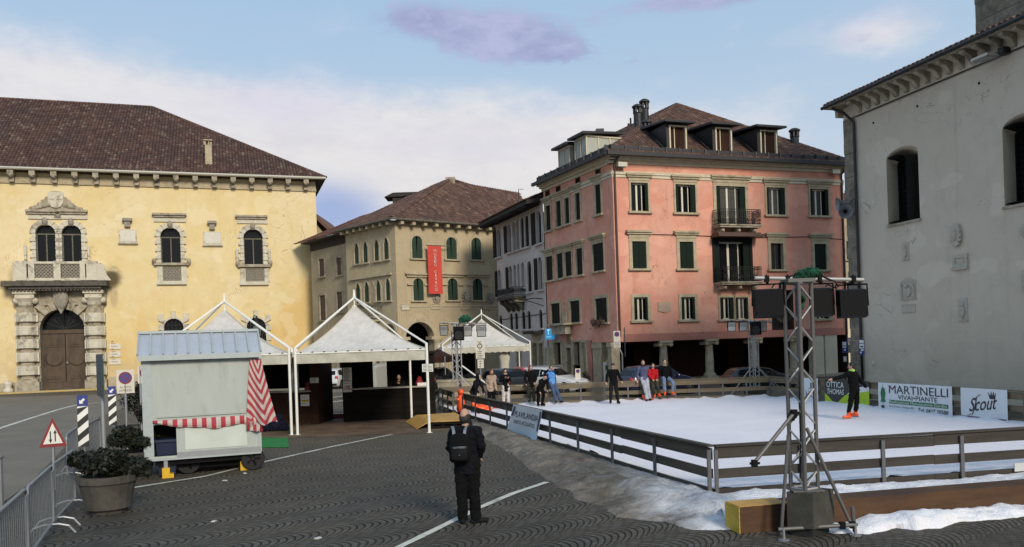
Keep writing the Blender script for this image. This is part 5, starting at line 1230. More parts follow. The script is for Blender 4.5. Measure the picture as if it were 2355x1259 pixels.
def strip(name, pix, w, label, z=.010):
    ps = [Vector(G(*p)) for p in pix]; mb = MB(); L = []; Rr = []
    # resample for a gently uneven edge
    qs = []
    for a, b in zip(ps, ps[1:]):
        k = max(1, int((b-a).length/.35))
        for i in range(k): qs.append(a+(b-a)*i/k)
    qs.append(ps[-1])
    for i, p in enumerate(qs):
        t = (qs[min(i+1, len(qs)-1)]-qs[max(0, i-1)]); t.z = 0; t.normalize(); n = Vector((-t.y, t.x, 0)); ww = w*random.uniform(.88, 1.08)/2
        L.append(Vector((p.x, p.y, z))+n*ww); Rr.append(Vector((p.x, p.y, z))-n*ww)
    mb.rings([L, Rr], False, False, closed=False); o = mb.build(name, M['marking']); tag(o, label, 'road marking', kind='structure'); return o
strip('road_marking', ((285, 1126), (470, 1097), (600, 1065), (760, 1029), (902, 1000)), .12, 'white line running from the planters past the kiosk to the tent')
strip('road_marking', ((905, 1266), (1000, 1220), (1100, 1170), (1180, 1136), (1258, 1110)), .13, 'white line at the feet of the standing man')
strip('road_marking', ((-40, 999), (60, 966), (130, 944), (175, 932), (230, 926)), .22, 'curved white edge line of the lane before the palace', .012)
strip('road_marking', ((700, 934), (790, 922), (850, 914)), .3, 'short white line between the two dark stalls', .012); strip('road_marking', ((720, 921), (772, 914), (800, 910)), .25, 'thin white line behind the stalls', .012)
kb = [YF.sz(-200, 915)[0], YF.sz(740, 880)[0]]
mb = MB(); mb.fbox(YF, kb[0], kb[1], .0, .16, .3, 1.75); o = mb.build('pavement', M['lane']); tag(o, 'narrow raised pavement at the foot of the yellow palace', 'pavement', kind='structure')
mb = MB(); mb.fbox(YF, kb[0], kb[1], .003, .163, 1.752, 1.95); o = mb.build('kerb', M['kerb']); tag(o, 'kerb painted yellow along the palace pavement', 'kerb', kind='structure')
mt = [G(590, 1006), G(680, 1008), G(800, 1003), G(985, 996), G(1045, 985), G(1010, 960), G(800, 955), G(590, 962)]
sheet('matting', mt, .008, M['matting'], 'brown worn matting laid under the tents', cat='floor')

# ================================================================ RINK
FL = [G(1012, 942), G(1640, 1148)]                      # near left side
FC = FL[1]                                             # near corner
FR2 = G(2355, 1098)                                    # near right side, leaving the frame
BR = G(1772, 916); BL = G(1012, 941); BR2 = G(2325, 976)
dirR = (BR2-BR).normalized(); BRe = BR+dirR*21; dF = (FR2-FC).normalized()
def isect(p, u, q, v): 
    r = xy_int(p, u, q, v); return Vector((r.x, r.y, 0))
FRe = isect(FC, dF, BR, dirR)
ice = [FC, FRe, BR, BL]; cen = sum(ice, Vector())/4
mb = MB(); N = 60
# ice sheet, a finely ruffled grid between the four corners
vs = []; fs = []
for i in range(N+1):
    for j in range(N+1):
        u, v = i/N, j/N; p = (FC*(1-u)+FRe*u)*(1-v)+(BL*(1-u)+BR*u)*v
        rim = min(u, 1-u, v, 1-v); p.z = .05+.03*random.random()*(1 if rim > .02 else 2.2)+(.10*max(0, 1-rim/.025))*random.random()
        vs.append(p)
for i in range(N):
    for j in range(N): a = i*(N+1)+j; fs.append((a, a+N+1, a+N+2, a+1))
mb.add(vs, fs); o = mb.build('ice_rink', M['ice'], smooth=True); tag(o, 'white ice of the open air skating rink', 'ice rink', kind='structure')

def fence(a, b, label, mat='plank', posts=None, h=.92, h2=None, out=1, nb=3, group=None, bays=None, thick=.045, top=True, post_out=True):
    """board fence from a to b (posts and one board per level and bay)"""
    a, b = Vector(a), Vector(b); a.z = b.z = 0; L = (b-a).length; u = (b-a).normalized(); n = Vector((u.y, -u.x, 0))*out
    t = thing('board_fence', label, 'fence', (a+b)/2, group=group)
    bays = bays or max(2, int(round(L/1.9))); h2 = h2 or h
    H = lambda f: h+(h2-h)*f
    lv = [lambda f: (H(f)*.775, H(f)), lambda f: (H(f)*.40, H(f)*.585), lambda f: (.012, H(f)*.20)]
    for k in range(bays+1):
        p = a+u*(L*k/bays); mb = MB(); q = p+n*.055 if post_out else p; hh_ = H(k/bays); mb.box((q.x, q.y, hh_*.48), (.06, .06, hh_*.96), None); mb.build('post', M['metal' if False else 'post_st'], t)
    nb_ = max(1, int(round(L/4.0)))
    for fz in lv:
        for k in range(nb_):
            (z0, z1), (y0, y1) = fz(k/nb_), fz((k+1)/nb_)
            p, q = a+u*(L*k/nb_+.004), a+u*(L*(k+1)/nb_-.004); dz = random.uniform(-.012, .012); dz2 = random.uniform(-.012, .012); off = n*random.uniform(-.006, .006)
            w = n*thick/2
            mb = MB(); mb.box8([p-w+off+Vector((0, 0, z0+dz)), q-w+off+Vector((0, 0, y0+dz2)), q+w+off+Vector((0, 0, y0+dz2)), p+w+off+Vector((0, 0, z0+dz)), p-w+off+Vector((0, 0, z1+dz)), q-w+off+Vector((0, 0, y1+dz2)), q+w+off+Vector((0, 0, y1+dz2)), p+w+off+Vector((0, 0, z1+dz))])
            mb.build('board', M[mat], t)
    if top:
        mb = MB(); w0, w1 = n*-.05, n*.07; z, zz_ = h+.012, h2+.012; mb.box8([a+w0+Vector((0, 0, z)), b+w0+Vector((0, 0, zz_)), b+w1+Vector((0, 0, zz_)), a+w1+Vector((0, 0, z)), a+w0+Vector((0, 0, z+.035)), b+w0+Vector((0, 0, zz_+.035)), b+w1+Vector((0, 0, zz_+.035)), a+w1+Vector((0, 0, z+.035))]); mb.build('handrail', M[mat], t)
    return t
M['post_st'] = flat('painted_post', (.10, .10, .105), .5, .2)
LG = G(1068, 962)                                       # the near end of the long side, beside the entrance
fence(LG, FC, 'long near side board fence of the rink with the leaning parking lot banner', 'plank', bays=9, out=1, h=.90, h2=.86)
bpy.data.objects['board_fence']['label'] = 'long grey board fence on the near left side of the rink, banner tied to it'
fence(FC+dF*.05, FRe, 'dark board fence along the front right side of the rink behind the truss tower', 'plank_dk', bays=8, out=1, h=.86)
fence(BL, BR, 'tan board fence along the far side of the rink with people leaning on it', 'plank_lt', bays=14, out=-1, post_out=False)
fence(BR+dirR*.05, BRe, 'board fence by the church hung with advertising banners', 'plank_lt', bays=9, out=-1, post_out=False)
fence(BL+Vector((0, -.1, 0)), G(1046, 957), 'short board fence end piece left of the rink entrance', 'plank_lt', bays=3, out=1)
# weathered banners on the fence
def hanging(name, label, p0, p1, zt, zb, mat, off, sag=.05, slant=0.0, cat='banner', th=.004, nu=14, nv=8, uvs=True):
    """cloth hung between two points; returns object and a placing function"""
    p0, p1 = Vector(p0), Vector(p1); u = (p1-p0).normalized(); n = Vector((u.y, -u.x, 0)); L = (p1-p0).length
    t = thing(name, label, cat, ((p0+p1)/2+n*off+Vector((0, 0, zb))))
    def pos(a, b, d=0.0): 
        return p0+u*(a*L+slant*(1-b)*L)+n*(off+d+sag*math.sin(a*7+b*2)*(1-b)*.5+sag*.3*math.sin(a*15+1)*(1-b))+Vector((0, 0, zb+(zt-zb)*b))
    mb = MB(); r = [[pos(i/nu, j/nv) for i in range(nu+1)] for j in range(nv+1)]
    for j in range(nv):
        for i in range(nu): mb.quad(r[j][i], r[j][i+1], r[j+1][i+1], r[j+1][i], [(i/nu, j/nv), ((i+1)/nu, j/nv), ((i+1)/nu, (j+1)/nv), (i/nu, (j+1)/nv)])
    mb.build('cloth', mat, t, smooth=True); return t, pos, u, n, L
def lay(t, pos, u, n, name, txt, a, b, w, h, mat, L, H, bold=0.0, shear=0.0, rot=0.0):
    """letters laid on hung cloth, following its folds"""
    U = u; o = text_on(name, txt, pos(a, b), Vector((1, 0, 0)), Vector((0, 1, 0)), w, h, mat, None, bold=bold, shear=shear, lift=0)
    me = o.data; off = offset(t); p0 = pos(a, b)
    for v in me.vertices:
        x, y = v.co.x-p0.x, v.co.y-p0.y
        v.co = pos(a+x/L, b+(y+rot*x)/H, .012)-off
    o.parent = t; return o
bh_ = .80
# white garden centre banner
q0, q1 = G(2027, 946), G(2196, 965)
def onR(px, py): return isect(Vector((0, 0, 0)), ray(px, py), BR, dirR)
dn = Vector((dirR.y, -dirR.x, 0)); 
if dn.x > 0: dn = -dn
wb = flat('white_banner_cloth', (.66, .68, .70), .6, 0, .3, .06)
def band(t, pos, a0, a1, b0, b1, mat, name, d=.006, n=12, crv=None):
    mb = MB()
    for i in range(n):
        a, a_ = a0+(a1-a0)*i/n, a0+(a1-a0)*(i+1)/n; f = crv or (lambda x: (b0, b1)); (l0, h0), (l1, h1) = f(a), f(a_)
        for j in range(4): mb.quad(pos(a, l0+(h0-l0)*j/4, d), pos(a_, l1+(h1-l1)*j/4, d), pos(a_, l1+(h1-l1)*(j+1)/4, d), pos(a, l0+(h0-l0)*(j+1)/4, d))
    o = mb.build(name, mat, t); return o
gm = flat('garden_green', (.012, .16, .055), .6); inkb = flat('dark_slate_ink', (.022, .028, .035), .6)
t, pos, u, n, L = hanging('banner', 'white garden nursery banner with green stripe and a phone number on the church side fence', onR(2026, 900), onR(2197, 930), .98, .02, wb, .10, .03)
H = .96
lay(t, pos, u, n, 'lettering', 'MARTINELLI', .165, .64, L*.79, .27, inkb, L, H); lay(t, pos, u, n, 'lettering', 'VIVAI\u2022PIANTE', .29, .44, L*.53, .15, inkb, L, H)
band(t, pos, .16, .955, .27, .40, gm, 'green_stripe'); lay(t, pos, u, n, 'lettering', 'Realizzazione Manutenzione Giardini', .17, .295, L*.77, .085, M['ink_w'], L, H)
lay(t, pos, u, n, 'lettering', 'Tel. 0437 30588', .56, .075, L*.395, .125, inkb, L, H, .004, .2); lay(t, pos, u, n, 'lettering', 'Via A. Di Foro - Cavarzano (BL)', .16, .13, L*.35, .075, inkb, L, H)
def gp(pts, nm, mat): mb = MB(); mb.add([pos(a, b, .01) for a, b in pts], [tuple(x) for x in tessellate_polygon([[Vector((a, b, 0)) for a, b in pts]])]); mb.build(nm, mat, t)
gp([(.035, .30), (.115, .30), (.10, .42), (.112, .62), (.098, .78), (.076, .84), (.075, .93), (.072, .93), (.071, .84), (.05, .78), (.038, .62), (.05, .42)], 'tree_emblem', gm); gp([(.05, .02), (.09, .02), (.095, .18), (.045, .18)], 'pot_emblem', inkb); gp([(.072, .18), (.076, .18), (.076, .30), (.072, .30)], 'stem_emblem', gm)
# crown banner
t, pos, u, n, L = hanging('banner', 'white banner with slanting script and a small crown on the fence by the church', onR(2217, 930), onR(2325, 950), .97, .06, wb, .10, .03); H = .91
lay(t, pos, u, n, 'lettering', 'Scout', .19, .22, L*.60, .40, inkb, L, H, .006, .38, .13)
for a, b in (((.16, .10), (.26, .15)), ((.26, .15), (.32, .36)), ((.32, .36), (.36, .72)), ((.36, .72), (.44, .80))):
    mb = MB(); mb.bar(pos(*a, .012), pos(*b, .012), .03, .006); mb.build('flourish', inkb, t)
gp([(.64, .68), (.75, .68), (.78, .90), (.735, .78), (.725, .94), (.695, .78), (.67, .94), (.655, .78), (.60, .90)], 'crown_emblem', inkb)
band(t, pos, -.02, .98, -.03, .075, flat('plum_strip', (.12, .012, .04), .6), 'plum_strip'); lay(t, pos, u, n, 'lettering', 'ABBIGLIAMENTO GRUPPO SPORT BELLUNO', .04, -.005, L*.86, .045, M['ink_w'], L, H)
# optician banner: dark disc on lime ground with white wave
bk_m = flat('banner_charcoal', (.028, .030, .030), .6); lime = flat('banner_lime', (.36, .52, .012), .6)
t, pos, u, n, L = hanging('banner', 'charcoal and lime green optician banner behind the skater', onR(1903, 900), onR(2006, 925), 1.0, .02, bk_m, .10, .03); H = .98
wv = lambda a: .06+.34*abs(math.cos((a-.27)*3.6))**1.5*(1 if a < .27 else 1)+max(0, a-.52)*.35
band(t, pos, 0, 1, 0, 0, lime, 'lime_wave', .006, 30, lambda a: (0.0, max(.07, .48-.40*math.exp(-((a-.25)/.17)**2)+max(0, a-.6)*.4)))
band(t, pos, .52, 1, 0, 0, wb, 'white_wave', .008, 20, lambda a: ((lambda l: (l, l+.20*math.sin(max(0, min(1, (a-.50)/.5))*2.4)))(max(.07, .48-.40*math.exp(-((a-.25)/.17)**2)+max(0, a-.6)*.4))))
lay(t, pos, u, n, 'lettering', 'OTTICA', .05, .68, L*.40, .22, M['ink_w'], L, H); lay(t, pos, u, n, 'lettering', 'THOMAS', .06, .42, L*.39, .20, M['ink_w'], L, H, 0, .15)
t, pos, u, n, L = hanging('banner', 'plain white banner with grey letters half hidden behind the front truss tower', onR(1846, 890), onR(1887, 900), 1.0, .03, wb, .10, .03); H = .97
lay(t, pos, u, n, 'lettering', 'HU', .30, .2, L*.45, .25, M['grey_back'], L, H); lay(t, pos, u, n, 'lettering', 'J', .45, .55, L*.2, .25, M['grey_back'], L, H)
# playground banner hanging on the long side, facing the square
t_ = (FC-LG).normalized(); nL = Vector((t_.y, -t_.x, 0))
def onL(px, py): return isect(Vector((0, 0, 0)), ray(px, py), LG, t_)
m_, b_ = newmat('faded_blue_banner'); z = sep(coords())[2]; nn = noise(coords(), 5, 4)
fin(b_, mix((z*1.5 + nn*.6).step(.30, 1.1), (.42, .56, .66), (.60, .59, .59)), .7, nn, .01, .3)
pa, pb = onL(1188, 960), onL(1256, 982)
mb = MB(); L = (pb-pa).length; u = (pb-pa).normalized(); n = Vector((u.y, -u.x, 0))
if n.y > 0: n = -n
bt_ = thing('banner', 'faded pale blue banner reading plavilandia parco acquatico tied to the near fence', 'banner', (pa+pb)/2)
def pos(a, b, d=0.0):
    lean = (1-b); return pa+u*(a*L*(1.0)+lean*(-.06 if a < .5 else -.02)*L)+n*(.09+lean*.14+d+.06*math.sin(a*6+lean*2)*lean)+Vector((0, 0, .94-lean*(.86+.03*a)))
for j in range(10):
    for i in range(12): mb.quad(pos(i/12, j/10), pos((i+1)/12, j/10), pos((i+1)/12, (j+1)/10), pos(i/12, (j+1)/10))
mb.build('cloth', m_, bt_, smooth=True)
dkb = flat('navy_print', (.05, .06, .10), .7)
lay(bt_, pos, u, n, 'lettering', 'PLAVILANDIA', .14, .62, L*.76, .17, dkb, L, .9, 0, .1); lay(bt_, pos, u, n, 'lettering', 'PARCO ACQUATICO', .17, .37, L*.66, .13, dkb, L, .9, .004)
mb = MB(); mb.add([pos(a, b, .012) for a, b in ((.03, .62), (.10, .62), (.13, .93), (.06, .95))], [(0, 1, 2, 3)]); mb.build('figure_emblem', dkb, bt_)
mb = MB(); mb.add([pos(a, b, .012) for a, b in ((.93, .35), (.97, .35), (.985, .93), (.94, .95))], [(0, 1, 2, 3)]); mb.build('figure_emblem', dkb, bt_)
tag_o = MB(); p = FC+dF*( (G(2320, 1095)-FC).length)+Vector((0, 0, .2)); nF = Vector((dF.y, -dF.x, 0)); tag_o.bar(p+nF*.06-dF*.12, p+nF*.06+dF*.10, .02, .15); tag(tag_o.build('plate', M['litter']), 'small white plate screwed to the dark fence at the right edge', 'plate')

# ---------------------------------------------------------------- snow banks
from mathutils import noise as mn
def bank(name, inner, outer, prof, mat, label, nu=90, nv=22, seed=0, rough=.10, kind='stuff'):
    """a ridge of shovelled snow between two ground lines; prof(v,u) gives its height"""
    def along(pl, t):
        L = [0]
        for a, b in zip(pl, pl[1:]): L.append(L[-1]+(b-a).length)
        d = t*L[-1]
        for i in range(len(pl)-1):
            if d <= L[i+1]+1e-9: return pl[i]+(pl[i+1]-pl[i])*((d-L[i])/(L[i+1]-L[i]))
        return pl[-1].copy()
    vs = []; fs = []
    for i in range(nu+1):
        a, b = along(inner, i/nu), along(outer, i/nu)
        for j in range(nv+1):
            v = j/nv; p = a+(b-a)*v; q = Vector((p.x*1.5, p.y*1.5, seed)); e = min(1, (1-v)*5)
            w = mn.fractal(q, 1.0, 2.0, 5)
            p2 = p+(b-a).normalized()*((w*.22+mn.fractal(Vector((p.x*4, p.y*4, seed+9)), 1.0, 2.0, 4)*.10)*(v**1.5)); r = mn.fractal(Vector((p.x*5, p.y*5, seed+3)), 1.0, 2.0, 4)
            p2.z = max(0.0, prof(v, i/nu)+(w*rough+r*rough*.35)*e*min(1, v*4+.3)) - (0.03 if v > .97 else 0)
            vs.append(p2)
    for i in range(nu):
        for j in range(nv): a = i*(nv+1)+j; fs.append((a, a+1, a+nv+2, a+nv+1))
    mb = MB(); mb.add(vs, fs); return tag(mb.build(name, mat, smooth=True), label, 'snow', kind=kind)
inn = [G(1075, 967), G(1250, 1022), G(1450, 1088), G(1640, 1150), G(1700, 1146), G(1820, 1137)]; inn = [p+nL*-.10 if nL.y < 0 else p for p in inn]
outr = [G(1092, 1000), G(1170, 1042), G(1230, 1092), G(1330, 1150), G(1430, 1192), G(1520, 1205), G(1600, 1219), G(1700, 1224), G(1830, 1208)]
prf = lambda v, u: (.07+.13*math.sin(math.pi*min(1, v*1.05))**.8)*(1-v**3)*(.75+.4*u)
nd = min(4, 4)
sb = bank('snow_bank', inn, outr, prf, M['snow_dirty'], 'bank of dirty trampled snow along the near left fence', 150, 40, 1.0, .075)
# snow grades from grimy to clean towards the corner
m, b = newmat('grimy_to_clean_snow'); co = coords(); x, y, z = sep(co)
n1 = noise(co, 1.1, 6, .7, .6); wv = noise(co, 4.5, 6, .75, 1.2); n3 = noise(co, 40, 3); n2 = noise(co, 9, 5, .75)
f = n1*.5+n2*.25+wv*.25; dirt = mix(f.step(.36, .64), (.085, .068, .050), (.29, .25, .205)); cl = mix(f.step(.34, .56), (.44, .42, .43), (.80, .79, .83))
cgrad = ((x - FC.x)*1.0 + (n1-.5)*2.2).step(-1.7, .1)
col = mix(cgrad, dirt, cl); col = mix(n3.step(.58, .75)*.35, col, (.10, .09, .08))
fin(b, col, .8, n2*.5+n3*.4+wv*.7, .06, 1.0, 0, .3); sb.data.materials[0] = m
gf = [G(1640, 1154), G(1800, 1140), G(2000, 1124), G(2200, 1110), G(2420, 1094), G(2780, 1067)]; go = [G(1668, 1212), G(1800, 1200), G(2000, 1178), G(2200, 1160), G(2420, 1140), G(2780, 1110)]
bank('snow_bank', gf, go, lambda v, u: (.09+.10*math.sin(math.pi*min(1, v*.9+.1))+.12*v)*(.7+.15*math.sin(u*11)), M['snow'], 'bank of clean white snow between the front fence and the timber beam', 140, 26, 5.0, .07)
gf = [G(1900, 1212), G(1990, 1199), G(2100, 1196), G(2230, 1178), G(2420, 1162), G(2780, 1132)]; go = [G(1890, 1226), G(1985, 1228), G(2120, 1216), G(2240, 1202), G(2420, 1186), G(2780, 1158)]
bank('snow_bank', gf, go, lambda v, u: .13*math.sin(math.pi*min(1, v*.8+.15))*(.9+.3*math.sin(u*9))*min(1, u*9), M['snow'], 'ragged ridge of fresh snow in front of the timber beam', 90, 14, 12.0, .08)
# timber beam kerb of the rink
b0, b1, b2 = G(1703, 1228), G(2800, 1133), None; ub = (b1-b0).normalized(); nb2 = Vector((-ub.y, ub.x, 0))
t = thing('timber_beam', 'long wet timber beam with a yellow end lying in the snow in front of the rink', 'beam', (b0+b1)/2)
mb = MB(); w = nb2*.42; hz = Vector((0, 0, .36)); bx_ = b0-ub*.0
mb.box8([b0, b1, b1+w, b0+w, b0+hz, b1+hz, b1+w+hz, b0+w+hz]); mb.build('beam', M['beam'], t)
mb = MB(); e = ub*-.012; mb.box8([b0+e, b0+ub*-.001, b0+w+ub*-.001, b0+w+e, b0+hz+e+Vector((0, 0, .002)), b0+hz+ub*-.001+Vector((0, 0, .002)), b0+w+hz+ub*-.001+Vector((0, 0, .002)), b0+w+hz+e+Vector((0, 0, .002))]); mb.build('end_face', M['beam_end'], t)
mb = MB(); z_ = Vector((0, 0, .363)); z2 = Vector((0, 0, .372)); p, q = b0+ub*.0, b0+ub*.75; mb.box8([p+z_, q+z_, q+w+z_, p+w+z_, p+z2, q+z2, q+w+z2, p+w+z2]); mb.build('top_board', M['ply'], t)
# litter
for px, py, lab in ((563, 1090, 'white scrap of paper by the kiosk wheel'), (517, 1107, 'small white crumb of litter below the kiosk'), (731, 1240, 'small light flake of litter on the cobbles in the foreground'), (492, 1201, 'flat pale scrap of paper on the cobbles by the planter')):
    p = G(px, py); mb = MB(); mb.box((p.x, p.y, .014), (.10, .06, .016), Matrix.Translation(p) @ Matrix.Rotation(random.random()*3, 4, 'Z') @ Matrix.Translation(-p)); tag(mb.build('litter', M['litter']), lab, 'litter')
Zv = Vector((0, 0, 1))
# ================================================================ TENTS
def tent(label, cs, ze, vd, zpost, zpeak, zapex, posts=(0, 1, 2, 3), pr=.045, scallop=False, dbl=True):
    cs = [Vector((c[0], c[1], 0)) for c in cs]; cen = sum(cs, Vector())/4
    t = thing('pagoda_tent', label, 'tent', cen, group='white pagoda tents')
    mb = MB(); nu, nv = 16, 14
    for k in range(4):
        a, b = cs[k], cs[(k+1) % 4]; g = []
        for j in range(nv+1):
            q = j/nv; row = []
            for i in range(nu+1):
                s_ = i/nu; e = a+(b-a)*s_; p = e+(cen-e)*q*.985; p.z = ze+(zpeak-ze)*(q**1.75*.62+q*.38) - .05*math.sin(math.pi*s_)*(1-q)*q*4*.4
                row.append(p)
            g.append(row)
        mb.rings(g, False, False, closed=False)
    mb.build('canopy', M['canvas'], t, smooth=True, auto=25)
    mb = MB()
    for k in range(4):
        a, b = cs[k], cs[(k+1) % 4]; n = (b-a).normalized(); n = Vector((n.y, -n.x, 0)); g0, g1, g2 = [], [], []
        N = 30 if not scallop else 60
        for i in range(N+1):
            s_ = i/N; p = a+(b-a)*s_; w = .018*math.sin(s_*23+k)+.012*math.sin(s_*51)
            dz = (.05*abs(math.sin(s_*math.pi*15)) if scallop else 0)
            g0.append(p+Zv*(ze+.02)); g1.append(p+n*w+Zv*(ze-vd*.5)); g2.append(p-n*w*.8+Zv*(ze-vd+dz))
        mb.rings([g0, g1, g2], False, False, closed=False)
    mb.build('valance', M['valance'], t, smooth=True)
    mb = MB()
    for k in range(4): mb.tube([cs[k]*(1-q*.985)+cen*(q*.985)+Zv*(ze+.012+(zpeak-ze)*(q**1.75*.62+q*.38)) for q in [i/10 for i in range(11)]], .012, 5)
    mb.build('seam', M['valance'], t)
    mb = MB()
    for k in range(4):
        a, b = cs[k], cs[(k+1) % 4]; mb.tube([a+Zv*(ze-.03), b+Zv*(ze-.03)], .03, 8)
    mb.build('eave_rail', M['white_paint'], t)
    mb = MB()
    for k in range(4):
        a, b = cs[k], cs[(k+1) % 4]
        for i in range(11): p = a+(b-a)*(i+.5)/11; mb.box((p.x, p.y, ze+.01), (.06, .06, .03))
    mb.build('eyelets', M['black'], t)['kind'] = 'stuff'
    for k in posts:
        p = cs[k]; mb = MB(); mb.tube([p, p+Zv*zpost], pr, 10); mb.lathe([(.10, .0), (.10, .012), (.05, .014)], p, 8); mb.build('post', M['white_paint'], t)
    ap = cen+Zv*zapex
    for k in range(4): mb = MB(); mb.tube([cs[k]+Zv*(zpost-.02), ap], .035, 8); mb.build('rafter', M['white_paint'], t)
    mb = MB(); mb.lathe([(.06, zpeak-.05), (.09, zpeak), (.05, zpeak+.03), (.02, zpeak+.04), (.02, zapex), (.05, zapex+.02), (.03, zapex+.25), (.002, zapex+.3)], cen, 8); mb.build('finial', M['white_paint'], t)
    return t
T2 = [(-7.15, 27.2), (-2.74, 26.5), (-3.85, 31.0), (-8.26, 31.7)]
T1 = [(-12.2, 28.0), (-7.36, 27.25), (-8.46, 31.75), (-13.4, 32.6)]
tent('right of the two big white pagoda tents, over the open dark bar', T2, 2.70, .36, 2.88, 4.28, 4.58)
tent('left of the two big white pagoda tents, half hidden behind the kiosk', T1, 2.70, .36, 2.88, 4.33, 4.66)
a, b = P(1018, 800, 50), P(1219, 797, 50); a.z = b.z = 0; u = (b-a); n = Vector((-u.y, u.x, 0))
tent('smaller distant white pagoda tent with scalloped edge behind the parked cars', [a, b, b+n*.9-u*.12, a+n*.9-u*.12], 2.75, .42, P(1217, 785, 50).z, P(1112, 736, 52.5).z, P(1112, 722, 52.5).z, scallop=True)
mb = MB()
for (x, y) in ((T2[0][0]+.0, T2[0][1]),): mb.tube([(x-.1, y, 2.62), (x-.1, y, 2.9)], .03, 6)
mb = MB(); p = P(1160, 812, 50.5); t = thing('rolled_curtain', 'pale gathered curtain tied to the middle of the distant tent', 'curtain', (p.x, p.y, .3))
mb.lathe([(.20, .6), (.30, 1.0), (.26, 1.6), (.36, 2.1), (.30, 2.5), (.12, 2.72)], (p.x, p.y, 0), 12, 1, .6); mb.build('cloth', M['valance'], t, smooth=True)

# ================================================================ KIOSK
ka, kb_ = P(346, 950, 18.4), P(597, 940, 19.25); KFk = Fac(ka.xy, kb_.xy); kl = KFk.L; kd = 1.9
k_ = thing('kiosk', 'pale green white sales kiosk on wheels with a ribbed metal roof and closed shutter', 'kiosk', KFk.pt(kl/2, 0, -kd/2))
zb_ = KFk.sz(470, 1048)[1]; zt_ = KFk.sz(470, 818)[1]; zr_ = zt_+.52
op = KFk.rect(346, 977, 406, 1047); op = (.02, zb_+.05, op[2], op[3])
mb = MB(); wallface(mb, KFk, [(0, zb_), (kl, zb_), (kl, zt_), (0, zt_)], [outl(op)])
P4 = [KFk.pt(0, 0), KFk.pt(kl, 0), KFk.pt(kl, 0, -kd), KFk.pt(0, 0, -kd)]
for i in (1, 2, 3): p, q = P4[i], P4[(i+1) % 4]; mb.quad(p+Zv*zb_, q+Zv*zb_, q+Zv*zt_, p+Zv*zt_)
mb.quad(*[p+Zv*zb_ for p in P4]); mb.build('body', M['kiosk'], k_)
mb = MB(); mb.add([KFk.pt(a, z, d) for d in (-.005, -.6) for a, z in outl(op)], [(0, 1, 5, 4), (1, 2, 6, 5), (2, 3, 7, 6), (3, 0, 4, 7), (4, 5, 6, 7)]); mb.build('open_locker', M['dark'], k_)
mb = MB()
for a0, a1, z0, z1, d in ((-.16, -.002, zb_-.02, zt_, .03), (-.002, .05, zb_, zt_, .022), (kl-.05, kl+.02, zb_, zt_, .022), (0.05, kl-.05, zt_-.06, zt_, .02)): mb.fbox(KFk, a0, a1, z0, z1, -.05, d)
mb.build('corner_trim', M['kiosk_edge'], k_)
zsh = KFk.sz(480, 952)[1]; mb = MB(); mb.fbox(KFk, .14, kl-.35, zsh, zt_-.10, -.01, .012); mb.fbox(KFk, .12, kl-.33, zsh-.03, zsh-.002, -.01, .03); mb.build('shutter', M['kiosk'], k_)
mb = MB(); x0 = op[2]+.06; mb.fbox(KFk, x0+.12, kl-.3, zb_+.16, zsh-.1, -.01, .012); mb.fbox(KFk, kl*.62, kl*.62+.012, zb_+.16, zsh-.1, .0121, .016); mb.build('lower_panel', M['kiosk_low'], k_)
mb = MB(); mb.fbox(KFk, op[2], kl, zb_+.0, zb_+.12, -.01, .035); mb.build('tread_plate', M['metal'], k_); mb = MB(); mb.fbox(KFk, .0, kl, zb_-.04, zb_-.002, -.1, .06); mb.build('edge_rail', M['kiosk_edge'], k_)
# roof: one slope facing the viewer, standing ribs
mb = MB(); o = .16; q = [KFk.pt(-.22, zt_+.02, o), KFk.pt(kl+.06, zt_+.02, o), KFk.pt(kl+.06, zr_+.02, -.62), KFk.pt(-.22, zr_+.02, -.62)]; r2 = [KFk.pt(kl+.06, zt_+.02, -kd-.16), KFk.pt(-.22, zt_+.02, -kd-.16)]
mb.quad(*q); mb.quad(q[3], q[2], r2[0], r2[1]); mb.add([q[0], q[3], r2[1], q[1], q[2], r2[0]], [(0, 1, 2), (3, 5, 4)]); mb.quad(q[0], q[1], r2[0], r2[1]); ro = mb.build('roof', M['kiosk_roof'], k_)
mb = MB()
for i in range(11): f = i/10; p, w = q[0]+(q[1]-q[0])*f, q[3]+(q[2]-q[3])*f; up = Zv*.03; mb.bar(p+up, w+up, .035, .06)
mb.build('rib', M['kiosk_edge'], ro); mb = MB(); mb.bar(q[0]+Zv*-.04, q[1]+Zv*-.04, .05, .12); mb.bar(q[3]+Zv*.03, q[2]+Zv*.03, .12, .06); mb.build('gutter', M['kiosk_edge'], ro)
for a in (kl*.33, kl*.66): mb = MB(); mb.fbox(KFk, a-.006, a+.006, zsh, zt_-.1, .0121, .0145); mb.build('panel_seam', M['kiosk_edge'], k_)
for a in (.35, kl-.55): mb = MB(); mb.fbox(KFk, a-.05, a+.05, zt_-.14, zt_-.07, .0, .035); mb.build('hinge', M['metal'], k_)
for a in (x0+.2, kl-.42): mb = MB(); mb.fbox(KFk, a-.03, a+.03, zsh-.2, zsh-.12, .0, .03); mb.build('latch', M['black'], k_)
